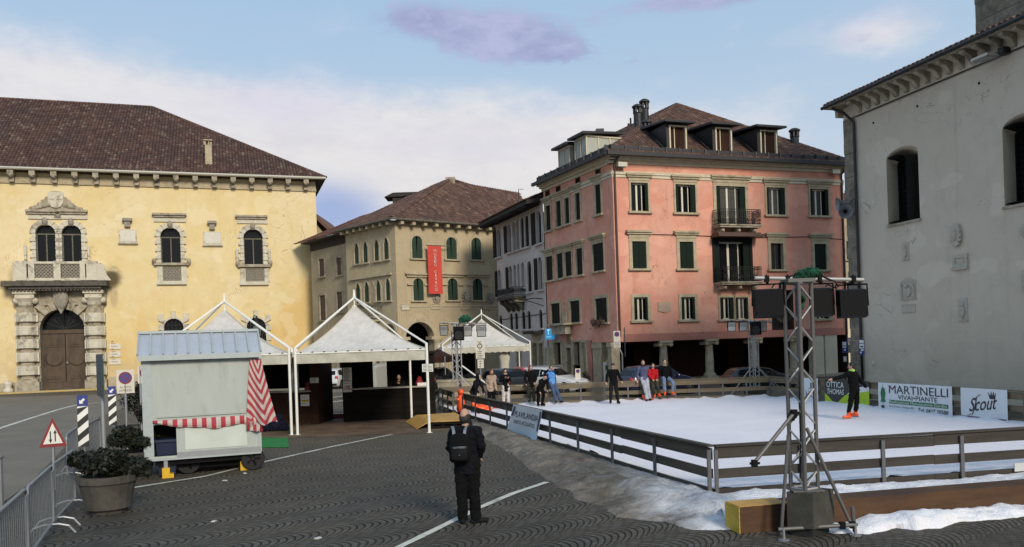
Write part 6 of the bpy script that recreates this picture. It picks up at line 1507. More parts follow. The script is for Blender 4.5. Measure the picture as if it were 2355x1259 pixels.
# chassis, wheels, jacks
mb = MB(); mb.fbox(KFk, .06, kl-.06, zb_-.16, zb_-.045, -kd+.1, -.06); mb.fbox(KFk, .5, kl-.35, .13, zb_-.161, -kd+.2, -.28); mb.build('chassis_and_shade_box', M['black'], k_)  # lower black box is added to stand for the shade under the kiosk
def wheel(par, c, ax, r=.31, w=.2, world=True, rim='rim'):
    q = ax.to_track_quat('Z', 'Y').to_matrix().to_4x4(); Mx = Matrix.Translation(c) @ q
    mb = MB(); mb.lathe([(r*.62, -w/2), (r*.93, -w/2), (r, -w*.3), (r, w*.3), (r*.93, w/2), (r*.62, w/2)], (0, 0, 0), 20, M=Mx); wo = mb.build('wheel', M['rubber'], par, world=world)
    mb = MB(); mb.lathe([(r*.63, -w*.46), (r*.63, w*.46)], (0, 0, 0), 18, M=Mx); 
    for k in range(5): g = 2*math.pi*k/5; v = Vector((math.cos(g), math.sin(g), 0)); mb.bar(Mx @ (v*r*.12+Vector((0, 0, w*.48))), Mx @ (v*r*.6+Vector((0, 0, w*.48))), .05, .03)
    mb.build('rim', M[rim], wo, world=world); return wo
for a in (.75, kl-.18): wheel(k_, KFk.pt(a, .27, -.35 if a < 1 else -.12), KFk.n, .27, .16, rim='black')
for a, d in ((.28, .05), (kl-.38, -.2)):
    mb = MB(); mb.fbox(KFk, a-.04, a+.04, .2, zb_-.045, d-.1, d-.02); jo = mb.build('jack', M['metal'], k_); mb = MB(); mb.fbox(KFk, a-.08, a+.08, .0, .22, d-.16, d+.06); mb.fbox(KFk, a+.081, a+.16, .0, .09, d-.16, d+.06); mb.build('foot_block', M['yellow_pl'], jo)
# the dark bin under the locker
c = KFk.pt(.30, 0, -.32); bn_ = thing('waste_bin', 'dark blue plastic bin standing in the open locker of the kiosk', 'bin', c)
mb = MB(); mb.rings([[KFk.pt(a, z, d) for a, d in ((.30-w, -.34+w), (.30+w, -.34+w), (.30+w, -.34-w), (.30-w, -.34-w))] for w, z in ((.17, .03), (.22, .78))]); mb.build('tub', M['bin'], bn_); mb = MB(); mb.fbox(KFk, .06, .54, .785, .84, -.58, -.08); mb.build('lid', M['bin'], bn_)
# striped awning cloth: the rolled strip and the gathered end hanging at the right
zaw = KFk.sz(470, 961)[1]; aw = thing('awning', 'red and white striped awning folded across the kiosk front with its end hanging down', 'awning', KFk.pt(kl*.6, zaw, .1))
mb = MB(); N = 60; rows = []
for j in range(5):
    row = []
    for i in range(N+1):
        s_ = i/N; a = .04+s_*(kl+.02); dr = .05+.17*min(1, s_*3.2)+.035*math.sin(s_*14)*min(1, s_*2); v = j/4
        row.append(KFk.pt(a, zaw-dr*v, .03+.05*math.sin(v*2.6)+.02*math.sin(s_*37)*v))
    rows.append(row)
for j in range(4):
    for i in range(N): mb.quad(rows[j][i], rows[j][i+1], rows[j+1][i+1], rows[j+1][i], [(i/N*11.5, j/4), ((i+1)/N*11.5, j/4), ((i+1)/N*11.5, (j+1)/4), (i/N*11.5, (j+1)/4)])
mb.build('front_strip', M['stripes'], aw, smooth=True)
ax0, az0 = KFk.sz(574, 826); axr = KFk.sz(600, 826)[0]; az1 = KFk.sz(610, 975)[1]; axl, axq = KFk.sz(566, 965)[0], KFk.sz(637, 972)[0]
M['stripes_v'] = striped('red_white_chevron_canvas', (.38, .04, .055), (.50, .44, .40), 1.0, 1)
mb = MB(); U_, V_ = 24, 26; G_ = []
for j in range(V_+1):
    v = j/V_; row = []
    for i in range(U_+1):
        s_ = i/U_; a = (ax0+(axl-ax0)*v**.8)*(1-s_)+(axr+(axq-axr)*v**1.1)*s_; ridge_ = .16*v*max(0, 1-abs(s_-.58)/.45)+.05*v*math.sin(s_*13+v)
        z = az0+(az1-az0)*v*(1-.07*abs(s_-.85)*v)+.05*v*math.sin(s_*9)*v
        row.append((KFk.pt(a, z, .06+ridge_), (s_*3, v*6.5-3.4*(.62-abs(s_-.62)) if True else 0)))
    G_.append(row)
for j in range(V_):
    for i in range(U_):
        q = [G_[j][i], G_[j][i+1], G_[j+1][i+1], G_[j+1][i]]; mb.quad(*[w[0] for w in q], [w[1] for w in q])
mb.build('gathered_end', M['stripes_v'], aw, smooth=True)
mb = MB(); r_ = []
for j in range(7):
    v = j/6; r_.append([KFk.pt(axl+.0+s_*.36, az1+.10-v*.22-.05*s_, .10+.05*math.sin(s_*8+v*3)) for s_ in [i/10 for i in range(11)]])
for j in range(6):
    for i in range(10): mb.quad(r_[j][i], r_[j][i+1], r_[j+1][i+1], r_[j+1][i], [(i/4.0, 0), ((i+1)/4.0, 0), ((i+1)/4.0, 1), (i/4.0, 1)])
mb.build('lower_fold', M['stripes'], aw, smooth=True)

# ================================================================ STALLS UNDER THE TENTS
def stall(label, f, L, dep, zc_, ztop_, mat, side, posts=True):
    t = thing('market_stall', label, 'stall', f.pt(L/2, 0, -dep/2), group='dark wooden stalls under the tents')
    mb = MB(); n = 6
    for k in range(n): z0, z1 = .03+(zc_-.05)*k/n, .03+(zc_-.05)*(k+1)/n; mb.fbox(f, .0, L, z0+.001, z1-.001, -.05, .012*(k % 2)+random.uniform(0, .004))
    mb.build('front_boards', M[mat], t)
    mb = MB(); mb.fbox(f, -.05, L+.02, zc_-.02, zc_+.03, -.45, .10); mb.build('counter', M['counter'], t)
    for a0, a1, m_ in ((-.28, .02, mat), (L-.02, L+.26, side)): mb = MB(); mb.fbox(f, a0, a1, .02, ztop_, -dep, .03); mb.build('side_panel', M[m_], t)
    mb = MB(); mb.fbox(f, -.3, L+.3, ztop_, ztop_+.10, -dep-.1, .15); mb.build('roof_board', M[mat], t)
    return t
SA = Fac(P(520, 930, 31.2).xy, P(716, 930, 31.0).xy); tA = stall('brown wooden stall under the left tent behind the kiosk', SA, SA.L, 2.0, 1.25, 2.45, 'stall_br', 'stall_br')
mb = MB(); mb.fbox(SA, 0, SA.L, 1.3, 2.44, -1.98, -1.9); mb.build('back_boards', M['stall'], tA)
SB = Fac(P(806, 930, 31.6).xy, P(986, 920, 32.0).xy); tB = stall('black boarded bar counter under the right tent with a barman behind', SB, SB.L, 2.2, 1.24, 2.5, 'stall', 'stall')
mb = MB(); a0, a1 = SB.sz(858, 870, -2.1)[0], SB.sz(890, 870, -2.1)[0]; mb.fbox(SB, 0, a0, .03, 2.49, -2.18, -2.1); mb.fbox(SB, a1, SB.L, .03, 2.49, -2.18, -2.1); mb.build('back_boards', M['stall'], tB)
def notice(label, f, px, d, lines=6, par=None, col='white_board', pic=None, loc=None, title=None):
    r = f.rect(*px); t = thing('notice', label, 'notice', f.pt((r[0]+r[2])/2, r[1], d)); mb = MB(); mb.fbox(f, r[0], r[2], r[1], r[3], d, d+.012); mb.build('sheet', M[col], t)
    w, h = r[2]-r[0], r[3]-r[1]
    if pic: mb = MB(); mb.fbox(f, r[0]+.02, r[2]-.02, r[1]+h*pic[0], r[1]+h*pic[1], d+.0122, d+.015); mb.build('picture', M[pic[2]], t)
    mb = MB()
    for k in range(lines): z = r[3]-h*(k+.7)/(lines+.5); mb.fbox(f, r[0]+w*.1, r[2]-w*random.uniform(.1, .35), z-h*.012-.004, z+.004, d+.0152, d+.017)
    mb.build('text_lines', M['ink'], t); return t
notice('tall white price list pinned on the left post of the black bar', SB, (789, 846, 809, 877), .04, 12)
t = notice('white price sheet with red figures below the tall list on the black bar', SB, (789.5, 877.5, 809.5, 902), .05, 3); r = SB.rect(792, 886, 806, 895); text_on('lettering', '2.00\u20ac', SB.pt(r[0], r[1], .07), SB.u, Zv, r[2]-r[0], r[3]-r[1], M['red'], t)
f = Fac((-3.2, 26.55), (-2.3, 26.4)); notice('two white sheets taped around the right front tent post', f, (971, 837.5, 996, 855.5), .0, 5)
notice('small framed white notice on the end of the brown stall', SA, (714.5, 869, 734, 881), .06, 4)
notice('poster with a yellow strip on the front of the brown stall', SA, (692, 908, 712, 934), .02, 3, None, 'white_board', (.35, .55, 'yellow_pl'))
mb = MB(); r = SB.rect(960, 878, 982, 885); mb.fbox(SB, r[0], r[2], 1.272, 1.272+max(.1, r[3]-r[1]), -.3, -.05); tag(mb.build('carton', M['white_board']), 'white cardboard box on the right end of the black bar counter', 'box')
for f, px, lab in ((SB, 965, 'red felt cloth bundle beside the white box on the bar'), (SA, 705, 'red bundle lying on the brown stall counter')):
    a = f.sz(px, 880)[0]; z0 = 1.275; mb = MB(); mb.lathe([(.16, z0), (.17, z0+.1), (.10, z0+.22), (.11, z0+.28), (.03, z0+.36)], f.pt(a, 0, -.25), 10); tag(mb.build('cloth_bundle', M['dark_red']), lab, 'bundle')
c = G(632, 992); mb = MB()
for k in range(9): q = random.uniform(.13, .24); mb.ell((c.x+random.uniform(-.5, .42), c.y+random.uniform(-.2, .25), q*.8+random.choice((0, 0, .22))), (q*1.2, q, q*.85), 9, 6, Matrix.Rotation(random.random()*3, 3, 'Y'))
tag(mb.build('bag', M['navy_bag']), 'heap of dark navy bags and cloth on the ground behind the kiosk', 'bag')
gm_ = [G(588, 1009), G(663, 1009), G(664, 1030), G(592, 1031)]; mb = MB(); q = [Vector((p.x, p.y, .012)) for p in gm_]; mb.box8(q+[p+Zv*.02 for p in q]); tag(mb.build('doormat', M['turf']), 'bright green artificial grass mat beside the kiosk', 'mat')
# plywood ramp up to the rink entrance
p0, p1, p2, p3 = G(932, 972), G(958, 988), G(1075, 984), G(1048, 965); t = thing('ramp', 'yellow plywood ramp on a dark pallet leading to the rink entrance', 'ramp', (p0+p2)/2)
def up(p, z): return Vector((p.x, p.y, z))
mb = MB(); e = [up(p0, .02), up(p1, .02), up(p1+(p2-p1)*.25, .24), up(p0+(p3-p0)*.22, .24)]; mb.box8([v-Zv*.018 for v in e]+[v+Zv*.012 for v in e]); e = [up(p0+(p3-p0)*.222, .24), up(p1+(p2-p1)*.252, .24), up(p2, .25), up(p3, .25)]; mb.box8([v-Zv*.018 for v in e]+[v+Zv*.012 for v in e]); mb.build('deck', M['ply'], t)
mb = MB()
for k in range(4): a, b = p1+(p2-p1)*(.3+.68*k/3), p0+(p3-p0)*(.3+.68*k/3); mb.bar(up(a, .11), up(b, .11), .1, .2)
mb.bar(up(p1+(p2-p1)*.28, .05), up(p2, .05), .1, .08); mb.bar(up(p1+(p2-p1)*.27, .18), up(p2, .18), .03, .09); mb.build('pallet', M['stall'], t)

# ================================================================ CROWD BARRIERS
def barrier(a, b, label, feet=True):
    a, b = Vector((a[0], a[1], 0)), Vector((b[0], b[1], 0)); u = (b-a).normalized(); n = Vector((u.y, -u.x, 0)); t = thing('crowd_barrier', label, 'barrier', (a+b)/2, group='crowd barriers in a row')
    h, z0, r = 1.05, .17, .1; path = [a+Zv*z0, a+Zv*(h-r)]+[a+u*(r-r*math.cos(g))+Zv*(h-r+r*math.sin(g)) for g in (.5, 1.05)]+[a+u*r+Zv*h, b-u*r+Zv*h]+[b-u*(r-r*math.cos(g))+Zv*(h-r+r*math.sin(g)) for g in (1.05, .5)]+[b+Zv*(h-r), b+Zv*z0, a+Zv*z0]
    mb = MB(); mb.tube(path, .021, 8); mb.build('frame', M['metal'], t)
    mb = MB(); k = int((b-a).length/.13)
    for i in range(1, k): p = a+(b-a)*i/k; mb.tube([p+Zv*z0, p+Zv*(h-.01)], .0055, 5)
    mb.build('bars', M['metal'], t)
    if feet:
        for p in (a+u*.25, b-u*.25):
            mb = MB(); mb.tube([p+n*-.33+Zv*.01, p+n*-.24+Zv*.13, p+n*-.1+Zv*.17, p+n*.1+Zv*.17, p+n*.24+Zv*.13, p+n*.33+Zv*.01], .019, 8); mb.build('foot', M['metal'], t)
    return t
barrier((-5.25, 8.0), (-6.33, 10.65), 'nearest galvanised crowd barrier, cut by the bottom left corner of the picture'); barrier((-6.37, 10.75), (-7.28, 12.95), 'second crowd barrier from the bottom left corner'); barrier((-7.32, 13.05), (-8.08, 15.1), 'crowd barrier in the row beside the warning triangle')
barrier((-9.96, 18.35), (-10.77, 20.3), 'crowd barrier behind the nearer striped marker'); barrier((-11.0, 21.3), (-11.65, 23.2), 'farthest crowd barrier beyond the dark pole')
p = G(4, 1175); mb = MB(); mb.tube([up(p, 0), up(p, .95)], .04, 8); mb.box((p.x, p.y, .97), (.10, .10, .04)); tag(mb.build('post', M['grey_back']) if False else mb.build('bollard', M['grey_back']), 'thin dark post at the left edge of the picture', 'post')

# ================================================================ PLANTERS AND SHRUBS
def shrub(t, c, r, n, mat, name='foliage', sz=.05, flat_=.8):
    mb = MB(); blobs = [(Vector((random.gauss(0, .42)*r[0], random.gauss(0, .42)*r[1], random.uniform(-.25, .55)*r[2])), random.uniform(.35, .6)) for _ in range(9)]
    for i in range(n):
        o, k = random.choice(blobs); d = Vector((random.gauss(0, 1), random.gauss(0, 1), random.gauss(0, 1))).normalized()*random.uniform(.55, 1.0)*k
        p = Vector(c)+o+Vector((d.x*r[0], d.y*r[1], d.z*r[2])); a = Vector((random.gauss(0, 1), random.gauss(0, 1), random.gauss(0, .7))).normalized()*sz*random.uniform(.6, 1.4); b = a.cross(d).normalized()*sz*random.uniform(.35, .7)
        mb.quad(p-a, p+b*.8, p+a, p-b*.8)
    for o, k in blobs: mb.tube([Vector(c)-Zv*r[2]*.8, Vector(c)+o], .012, 4)
    mb.build(name, M[mat], t)
def planter(c, r, h, label, sh, mat='leaf', round_=True, n=2600):
    t = thing('planter', label, 'planter', c); mb = MB()
    if round_: mb.lathe([(r*.62, 0), (r*.66, .05), (r*.80, .09), (r*.86, h*.4), (r*.97, h*.78), (r*1.03, h*.82), (r*1.03, h), (r*.9, h), (r*.86, h-.08), (.01, h-.08)], c, 18)
    else: mb.lathe([(r*.8, 0), (r*.9, .1), (r*1.0, h*.7), (r*1.08, h*.72), (r*1.08, h), (r*.95, h), (r*.9, h-.06), (.01, h-.06)], c, 8, 1.3, .8)
    mb.build('pot', M['planter'], t); mb = MB(); mb.lathe([(r*.85, h-.07), (.01, h-.03)], c, 12); mb.build('soil', M['soil'], t); shrub(t, Vector(c)+Vector(sh[0]), sh[1], n, mat)
c = G(222, 1190); planter(up(c+Vector((0, .42, 0)), 0), .47, .66, 'nearest round concrete planter with a dark evergreen shrub', ((.02, -.06, .78), (.52, .50, .36)), 'leaf', True, 5200)
c = G(286, 1108); planter(up(c+Vector((-.05, .5, 0)), 0), .50, .60, 'second concrete planter tight against the kiosk with a spreading shrub', ((-.02, 0, .84), (.50, .46, .34)), 'leaf', True, 3600)
c = G(310, 1062); planter(up(c+Vector((.15, 1.2, 0)), 0), .6, .6, 'concrete planter with a brownish round shrub behind the kiosk corner', ((-.1, 0, 1.15), (.62, .5, .55)), 'leaf_br', False, 3000)
c = P(322, 940, 26); planter(Vector((c.x, c.y, 0)), .5, .6, 'farthest planter with a small upright shrub beside the kiosk roof edge', ((-.05, 0, 1.35), (.42, .4, .8)), 'leaf', False, 1800)

# ================================================================ SIGNS
def disc(mb, c, u, v, r0, r1, n=24):
    c, u, v = Vector(c), Vector(u), Vector(v); o = [c+u*(r1*math.cos(2*math.pi*k/n))+v*(r1*math.sin(2*math.pi*k/n)) for k in range(n)]
    if r0 <= 0: mb.add(o, [tuple(range(n))])
    else: i_ = [c+u*(r0*math.cos(2*math.pi*k/n))+v*(r0*math.sin(2*math.pi*k/n)) for k in range(n)]; mb.add(o+i_, [(k, (k+1) % n, n+(k+1) % n, n+k) for k in range(n)])
def facing(p, yaw=0.0): # a plane through p whose normal points at the viewer, turned by yaw
    d = Vector((-p.x, -p.y, 0)).normalized(); a = math.atan2(d.y, d.x)+yaw; n = Vector((math.cos(a), math.sin(a), 0)); u = Vector((-n.y, n.x, 0)); f = Fac((p-u).xy, (p+u).xy); return f
def panel(t, f, r, name, mat, d=0.0, th=.02):
    mb = MB(); mb.fbox(f, r[0], r[2], r[1], r[3], d-th, d); return mb.build(name, M[mat], t)
def pole(t, p, z1, r=.03, mat='metal', z0=0): mb = MB(); mb.tube([Vector((p.x, p.y, z0)), Vector((p.x, p.y, z1))], r, 8); return mb.build('pole', M[mat], t)
# warning triangle: two way traffic
p = P(121, 1000, 17.3); f = facing(p, .05); t = thing('traffic_sign', 'red bordered warning triangle with two opposed arrows beside the barriers', 'traffic sign', (p.x, p.y, 0))
r = f.rect(88, 960, 153, 1028); s0, z0, s1, z1 = r; cx_ = (s0+s1)/2
def tri(k, d, mat, nm): 
    cz_ = z0+(z1-z0)*.36; pts = [(cx_+(a-cx_)*k, cz_+(z-cz_)*k) for a, z in ((s0, z0), (s1, z0), (cx_, z1))]; mb = MB(); mb.prism(pts, d-.012, d, f); return mb.build(nm, M[mat], t)
tri(1.0, .05, 'dark_red', 'border'); tri(.70, .054, 'white_board', 'field')
for e, up_ in ((-.2, -1), (.2, 1)):
    a = cx_+e*(s1-s0)*.42; zb, zt = z0+.11, z0+.33; mb = MB(); mb.fbox(f, a-.012, a+.012, zb, zt, .0545, .056); zz = zt if up_ > 0 else zb; mb.add([f.pt(a-.035, zz-.05*up_, .0565), f.pt(a+.035, zz-.05*up_, .0565), f.pt(a, zz+.03*up_, .0565)], [(0, 1, 2)]); mb.build('arrow', M['ink'], t)
pole(t, p, z1-.1, .035)
# striped markers
def marker(label, px, Y):
    p = P((px[0]+px[2])/2, px[1], Y); f = facing(p); t = thing('traffic_marker', label, 'marker', (p.x, p.y, 0), group='striped keep left markers'); r = f.rect(*px); s0, z0, s1, z1 = r; w = s1-s0; zq = z1-w*1.15; z0 = min(z0, .55)
    panel(t, f, (s0, z0, s1, zq-.002), 'board', 'ink_w', .03); panel(t, f, (s0, zq, s1, z1), 'arrow_plate', 'blue', .03)
    mb = MB(); k = 0; zz = z0-w*.9
    while zz < zq:
        pts = [(s0, zz), (s1, zz+w*.85), (s1, zz+w*1.55), (s0, zz+w*.7)]; q = [(a, min(max(z, z0), zq-.003)) for a, z in pts]
        if q[1][1]-q[0][1] > .01 or q[2][1]-q[1][1] > .05: mb.add([f.pt(a, z, .033) for a, z in q], [(0, 1, 2, 3)])
        zz += w*1.4
    mb.build('stripes', M['ink'], t)
    mb = MB(); cxa, cza = (s0+s1)/2, (zq+z1)/2; mb.add([f.pt(cxa+a*w, cza+b*w, .034) for a, b in ((-.28, -.30), (.10, -.30), (-.02, -.18), (.26, .10), (.10, .26), (-.18, -.02), (-.28, .10))], [(0, 1, 2), (2, 3, 4, 5), (5, 6, 0), (0, 2, 5)]); mb.build('arrow', M['ink_w'], t); pole(t, p, z1-.05, .03, 'grey_back')
marker('nearer black and white striped marker with a blue arrow plate', (178, 909, 203, 1016), 20.5); marker('farther black and white striped marker partly behind the shrub', (249, 889, 267, 958), 27.0)
# dark pole with sign seen edge on
p = P(235, 900, 17.8); t = thing('traffic_sign', 'dark sign seen edge on, on a grey pole rising from the planters', 'traffic sign', (p.x, p.y, 0)); z0, z1 = P(235, 912, 17.8).z, P(235, 815, 17.8).z
d = Vector((-p.x, -p.y, 0)).normalized(); mb = MB(); u = (d+Vector((.22, 0, 0))).normalized(); w = Vector((-u.y, u.x, 0)); q = [p.xy.to_3d()+u*a+w*b for a, b in ((-.3, -.05), (.3, -.05), (.3, -.02), (-.3, -.02))]; mb.box8([v+Zv*z0 for v in q]+[v+Zv*z1 for v in q]); mb.build('panel', M['teal'], t); pole(t, p, z1-.1, .05)
def nopark(t, f, r, two=True):
    s0, z0, s1, z1 = r; w, h = s1-s0, z1-z0; panel(t, f, r, 'panel', 'plaque', .03); c = f.pt((s0+s1)/2, z1-w*.5, .033); rr = w*.38
    mb = MB(); disc(mb, c, f.u, Zv, 0, rr); mb.build('blue_disc', M['sign_violet'], t); mb = MB(); disc(mb, c+f.n*.003, f.u, Zv, rr*.8, rr*1.0); q = f.u*.707-Zv*.707; v = f.u*.707+Zv*.707
    a, b = c+f.n*.003-q*rr*.85, c+f.n*.003+q*rr*.85; mb.quad(a-v*rr*.09, b-v*rr*.09, b+v*rr*.09, a+v*rr*.09); mb.build('red_ring', M['dark_red'], t)
p = P(288, 880, 24); f = facing(p, -.08); t = thing('traffic_sign', 'square no parking panel on a post behind the shrubs, left of the kiosk', 'traffic sign', (p.x, p.y, 0)); r = f.rect(268, 851, 309, 905); nopark(t, f, r); w = r[2]-r[0]
for k, s_ in enumerate(('SU TUTTA', 'LA PIAZZA')): text_on('lettering', s_, f.pt(r[0]+w*(.2 if k == 0 else .14), r[1]+.15-k*.09, .034), f.u, Zv, w*(.62 if k == 0 else .72), .055, M['ink'], t)
pole(t, p, r[3]-.1, .035)
p = P(322, 862, 25.0); f = facing(p, -.1); t = thing('traffic_sign', 'no parking panel half hidden by the left edge of the kiosk', 'traffic sign', (p.x, p.y, 0)); r = f.rect(317, 843, 349, 882); nopark(t, f, r); pole(t, p, r[3], .035)
p = P(752, 866, 33.5); f = facing(p, .2); t = thing('traffic_sign', 'temporary no parking board on a weighted foot between the two stalls', 'traffic sign', (p.x, p.y, 0)); r = f.rect(742, 847.5, 763, 884); nopark(t, f, r); q = f.rect(745, 885, 760, 892); panel(t, f, q, 'lower_plate', 'white_board', .04); text_on('lettering', 'ZONA', f.pt(q[0]+.04, q[1]+.03, .042), f.u, Zv, q[2]-q[0]-.08, q[3]-q[1]-.06, M['ink'], t); pole(t, p, r[3], .03); mb = MB(); mb.ell((p.x, p.y-.1, .16), (.2, .2, .18)); mb.box((p.x+.3, p.y, .1), (.9, .35, .18)); mb.build('weight', M['orange'] if False else M['dark_red'], t)
c = P(748, 892, 33.2); mb = MB(); mb.lathe([(.2, .0), (.2, .04), (.14, .05), (.12, .3), (.05, .45)], (c.x, c.y, 0), 12); tag(mb.build('traffic_cone', M['orange']), 'orange cone at the foot of the temporary no parking board', 'cone')
# stacked zone signs in the middle
p = P(1104, 815, 43); f = facing(p); t = thing('traffic_sign', 'white zone sign with a ring above two smaller plates, before the distant tent', 'traffic sign', (p.x, p.y, 0))
r = f.rect(1092.5, 784, 1114, 804.5); panel(t, f, r, 'zone_panel', 'plaque', .03); c = f.pt((r[0]+r[2])/2, r[1]+(r[3]-r[1])*.40, .033); mb = MB(); disc(mb, c, f.u, Zv, .09, .135); mb.build('ring', M['ink'], t); text_on('lettering', 'ZONA', f.pt(r[0]+.12, r[3]-.1, .034), f.u, Zv, (r[2]-r[0])-.24, .06, M['ink'], t)
for q, n in (((1094.5, 806, 1115, 825), 4), ((1098.5, 827, 1112.5, 847), 3)):
    r = f.rect(*q); panel(t, f, r, 'lower_plate', 'plaque', .03); mb = MB()
    for k in range(n): z = r[3]-(r[3]-r[1])*(k+.8)/(n+.6); mb.fbox(f, r[0]+.06, r[2]-.06-random.random()*.12, z-.015, z+.012, .0302, .033)
    mb.build('text_lines', M['ink'], t)
pole(t, p, f.rect(1092, 784, 1114, 805)[3]-.05, .035)
p = P(1419, 780, 45); f = facing(p); t = thing('traffic_sign', 'no parking sign with a text plate beside the left corner of the pink palace', 'traffic sign', (p.x, p.y, 0)); r = f.rect(1411, 761.5, 1426.5, 786.5); nopark(t, f, r); w = r[2]-r[0]
q = f.rect(1411.5, 787.5, 1427, 801); panel(t, f, q, 'lower_plate', 'plaque', .03); mb = MB()
for k in range(4): z = q[3]-(q[3]-q[1])*(k+.7)/4.4; mb.fbox(f, q[0]+.04, q[2]-.04-random.random()*.05, z-.012, z+.01, .0302, .033)
mb.build('text_lines', M['ink'], t); mb = MB(); pp = P(1427, 798, 45); p3 = P(1431, 815, 45); p4 = P(1433, 900, 45); p4.z = 0; mb.tube([P(1422, 797, 45.05), p3, p4], .035, 8); mb.build('pole', M['metal'], t)
mb = MB(); a, b = P(1436, 753, 45), P(1433, 796, 45); mb.bar(a, b, .02, .55) if False else mb.box8([Vector((a.x-.05, 44.75, b.z)), Vector((a.x+.04, 45.25, b.z)), Vector((a.x+.06, 45.25, b.z)), Vector((a.x-.03, 44.75, b.z)), Vector((a.x-.05, 44.75, a.z)), Vector((a.x+.04, 45.25, a.z)), Vector((a.x+.06, 45.25, a.z)), Vector((a.x-.03, 44.75, a.z))]); mb.tube([Vector((a.x, 45.05, b.z-.6)), Vector((a.x, 45.05, a.z-.05))], .03, 6); tp = mb.build('edge_on_panel', M['teal'], t)
# bus stop and parking signs near the church corner
p = P(1942, 798, 44); f = facing(p); t = thing('traffic_sign', 'small blue and white bus stop panel left of the parking sign', 'traffic sign', (p.x, p.y, 0)); r = f.rect(1936.5, 785, 1948, 812); panel(t, f, r, 'panel', 'blue', .03); h = r[3]-r[1]; w = r[2]-r[0]
mb = MB(); mb.fbox(f, r[0]+.03, r[2]-.03, r[1]+h*.62, r[1]+h*.93, .0302, .034); mb.fbox(f, r[0]+.03, r[2]-.03, r[1]+h*.44, r[1]+h*.56, .0302, .034); mb.fbox(f, r[0]+w*.4, r[2]-w*.3, r[1]+h*.18, r[1]+h*.34, .0302, .034); mb.build('white_fields', M['ink_w'], t); pole(t, p, r[3], .03, 'black')
q = f.rect(1940, 820, 1947, 832); panel(t, f, q, 'timetable', 'white_board', .05)
p = P(1956, 792, 42); f = facing(p); t = thing('traffic_sign', 'blue parking sign with a white letter and a text plate below', 'traffic sign', (p.x, p.y, 0)); r = f.rect(1951, 777, 1961, 791); panel(t, f, r, 'panel', 'blue', .03); text_on('lettering', 'P', f.pt(r[0]+.04, r[1]+.05, .034), f.u, Zv, r[2]-r[0]-.09, r[3]-r[1]-.1, M['ink_w'], t, bold=.02)
q = f.rect(1951, 792, 1961, 812); panel(t, f, q, 'lower_plate', 'metal', .03); mb = MB()
for k in range(4): z = q[3]-(q[3]-q[1])*(k+.7)/4.5; mb.fbox(f, q[0]+.03, q[2]-.03-random.random()*.06, z-.015, z+.012, .0302, .033)
mb.build('text_lines', M['ink'], t); pole(t, p, r[3], .03)
p = P(1981, 799, 33.2); f = facing(p, .1); t = thing('traffic_sign', 'tall blue and white bus stop panel against the church corner', 'traffic sign', (p.x, p.y, 0)); r = f.rect(1975, 781, 1988, 817); panel(t, f, r, 'panel', 'blue', .03); h = r[3]-r[1]; w = r[2]-r[0]
mb = MB(); mb.fbox(f, r[0]+.02, r[2]-.02, r[1]+h*.76, r[1]+h*.96, .0302, .034); mb.fbox(f, r[0]+.02, r[2]-.02, r[1]+h*.42, r[1]+h*.72, .0302, .034); mb.fbox(f, r[0]+w*.18, r[0]+w*.45, r[1]+h*.12, r[1]+h*.22, .0302, .034); mb.fbox(f, r[0]+w*.35, r[2]-w*.12, r[1]+h*.27, r[1]+h*.36, .0302, .034); mb.build('white_fields', M['ink_w'], t)
mb = MB(); c = f.pt((r[0]+r[2])/2, r[1]+h*.55, .036); mb.fbox(f, r[0]+w*.22, r[2]-w*.22, r[1]+h*.50, r[1]+h*.58, .0342, .038); mb.build('bus_symbol', M['ink'], t); pole(t, p, r[3], .03, 'black')
# lit tobacconist sign
m_, b_ = newmat('lit_blue_sign'); fin(b_, (.03, .16, .34), .4); b_.inputs['Emission Color'].default_value = (.04, .30, .62, 1); b_.inputs['Emission Strength'].default_value = .5
m2_, b_ = newmat('lit_cyan_letter'); fin(b_, (.3, .7, .85), .4); b_.inputs['Emission Color'].default_value = (.35, .85, 1, 1); b_.inputs['Emission Strength'].default_value = .7
r = KS.rect(1269, 756, 1284, 781); t = thing('shop_sign', 'bright blue backlit sign with a letter T on the side of the pink palace', 'shop sign', KS.pt((r[0]+r[2])/2, r[1], .4)); mb = MB(); mb.fbox(KS, r[0], r[2], r[1], r[3], .3, .5); mb.build('light_box', m_, t)
w = r[2]-r[0]; h = r[3]-r[1]; text_on('lettering', 'T', KS.pt(r[0]+w*.3, r[1]+h*.45, .505), KS.u, Zv, w*.4, h*.48, m2_, t, bold=.03); text_on('lettering', 'TABACCHI', KS.pt(r[0]+w*.12, r[1]+h*.2, .505), KS.u, Zv, w*.76, h*.12, m2_, t)
mb = MB(); mb.tube([KS.pt((r[0]+r[2])/2, r[1]+h*.5, 0), KS.pt((r[0]+r[2])/2, r[1]+h*.5, .3)], .04, 6); mb.build('bracket', M['iron'], t)
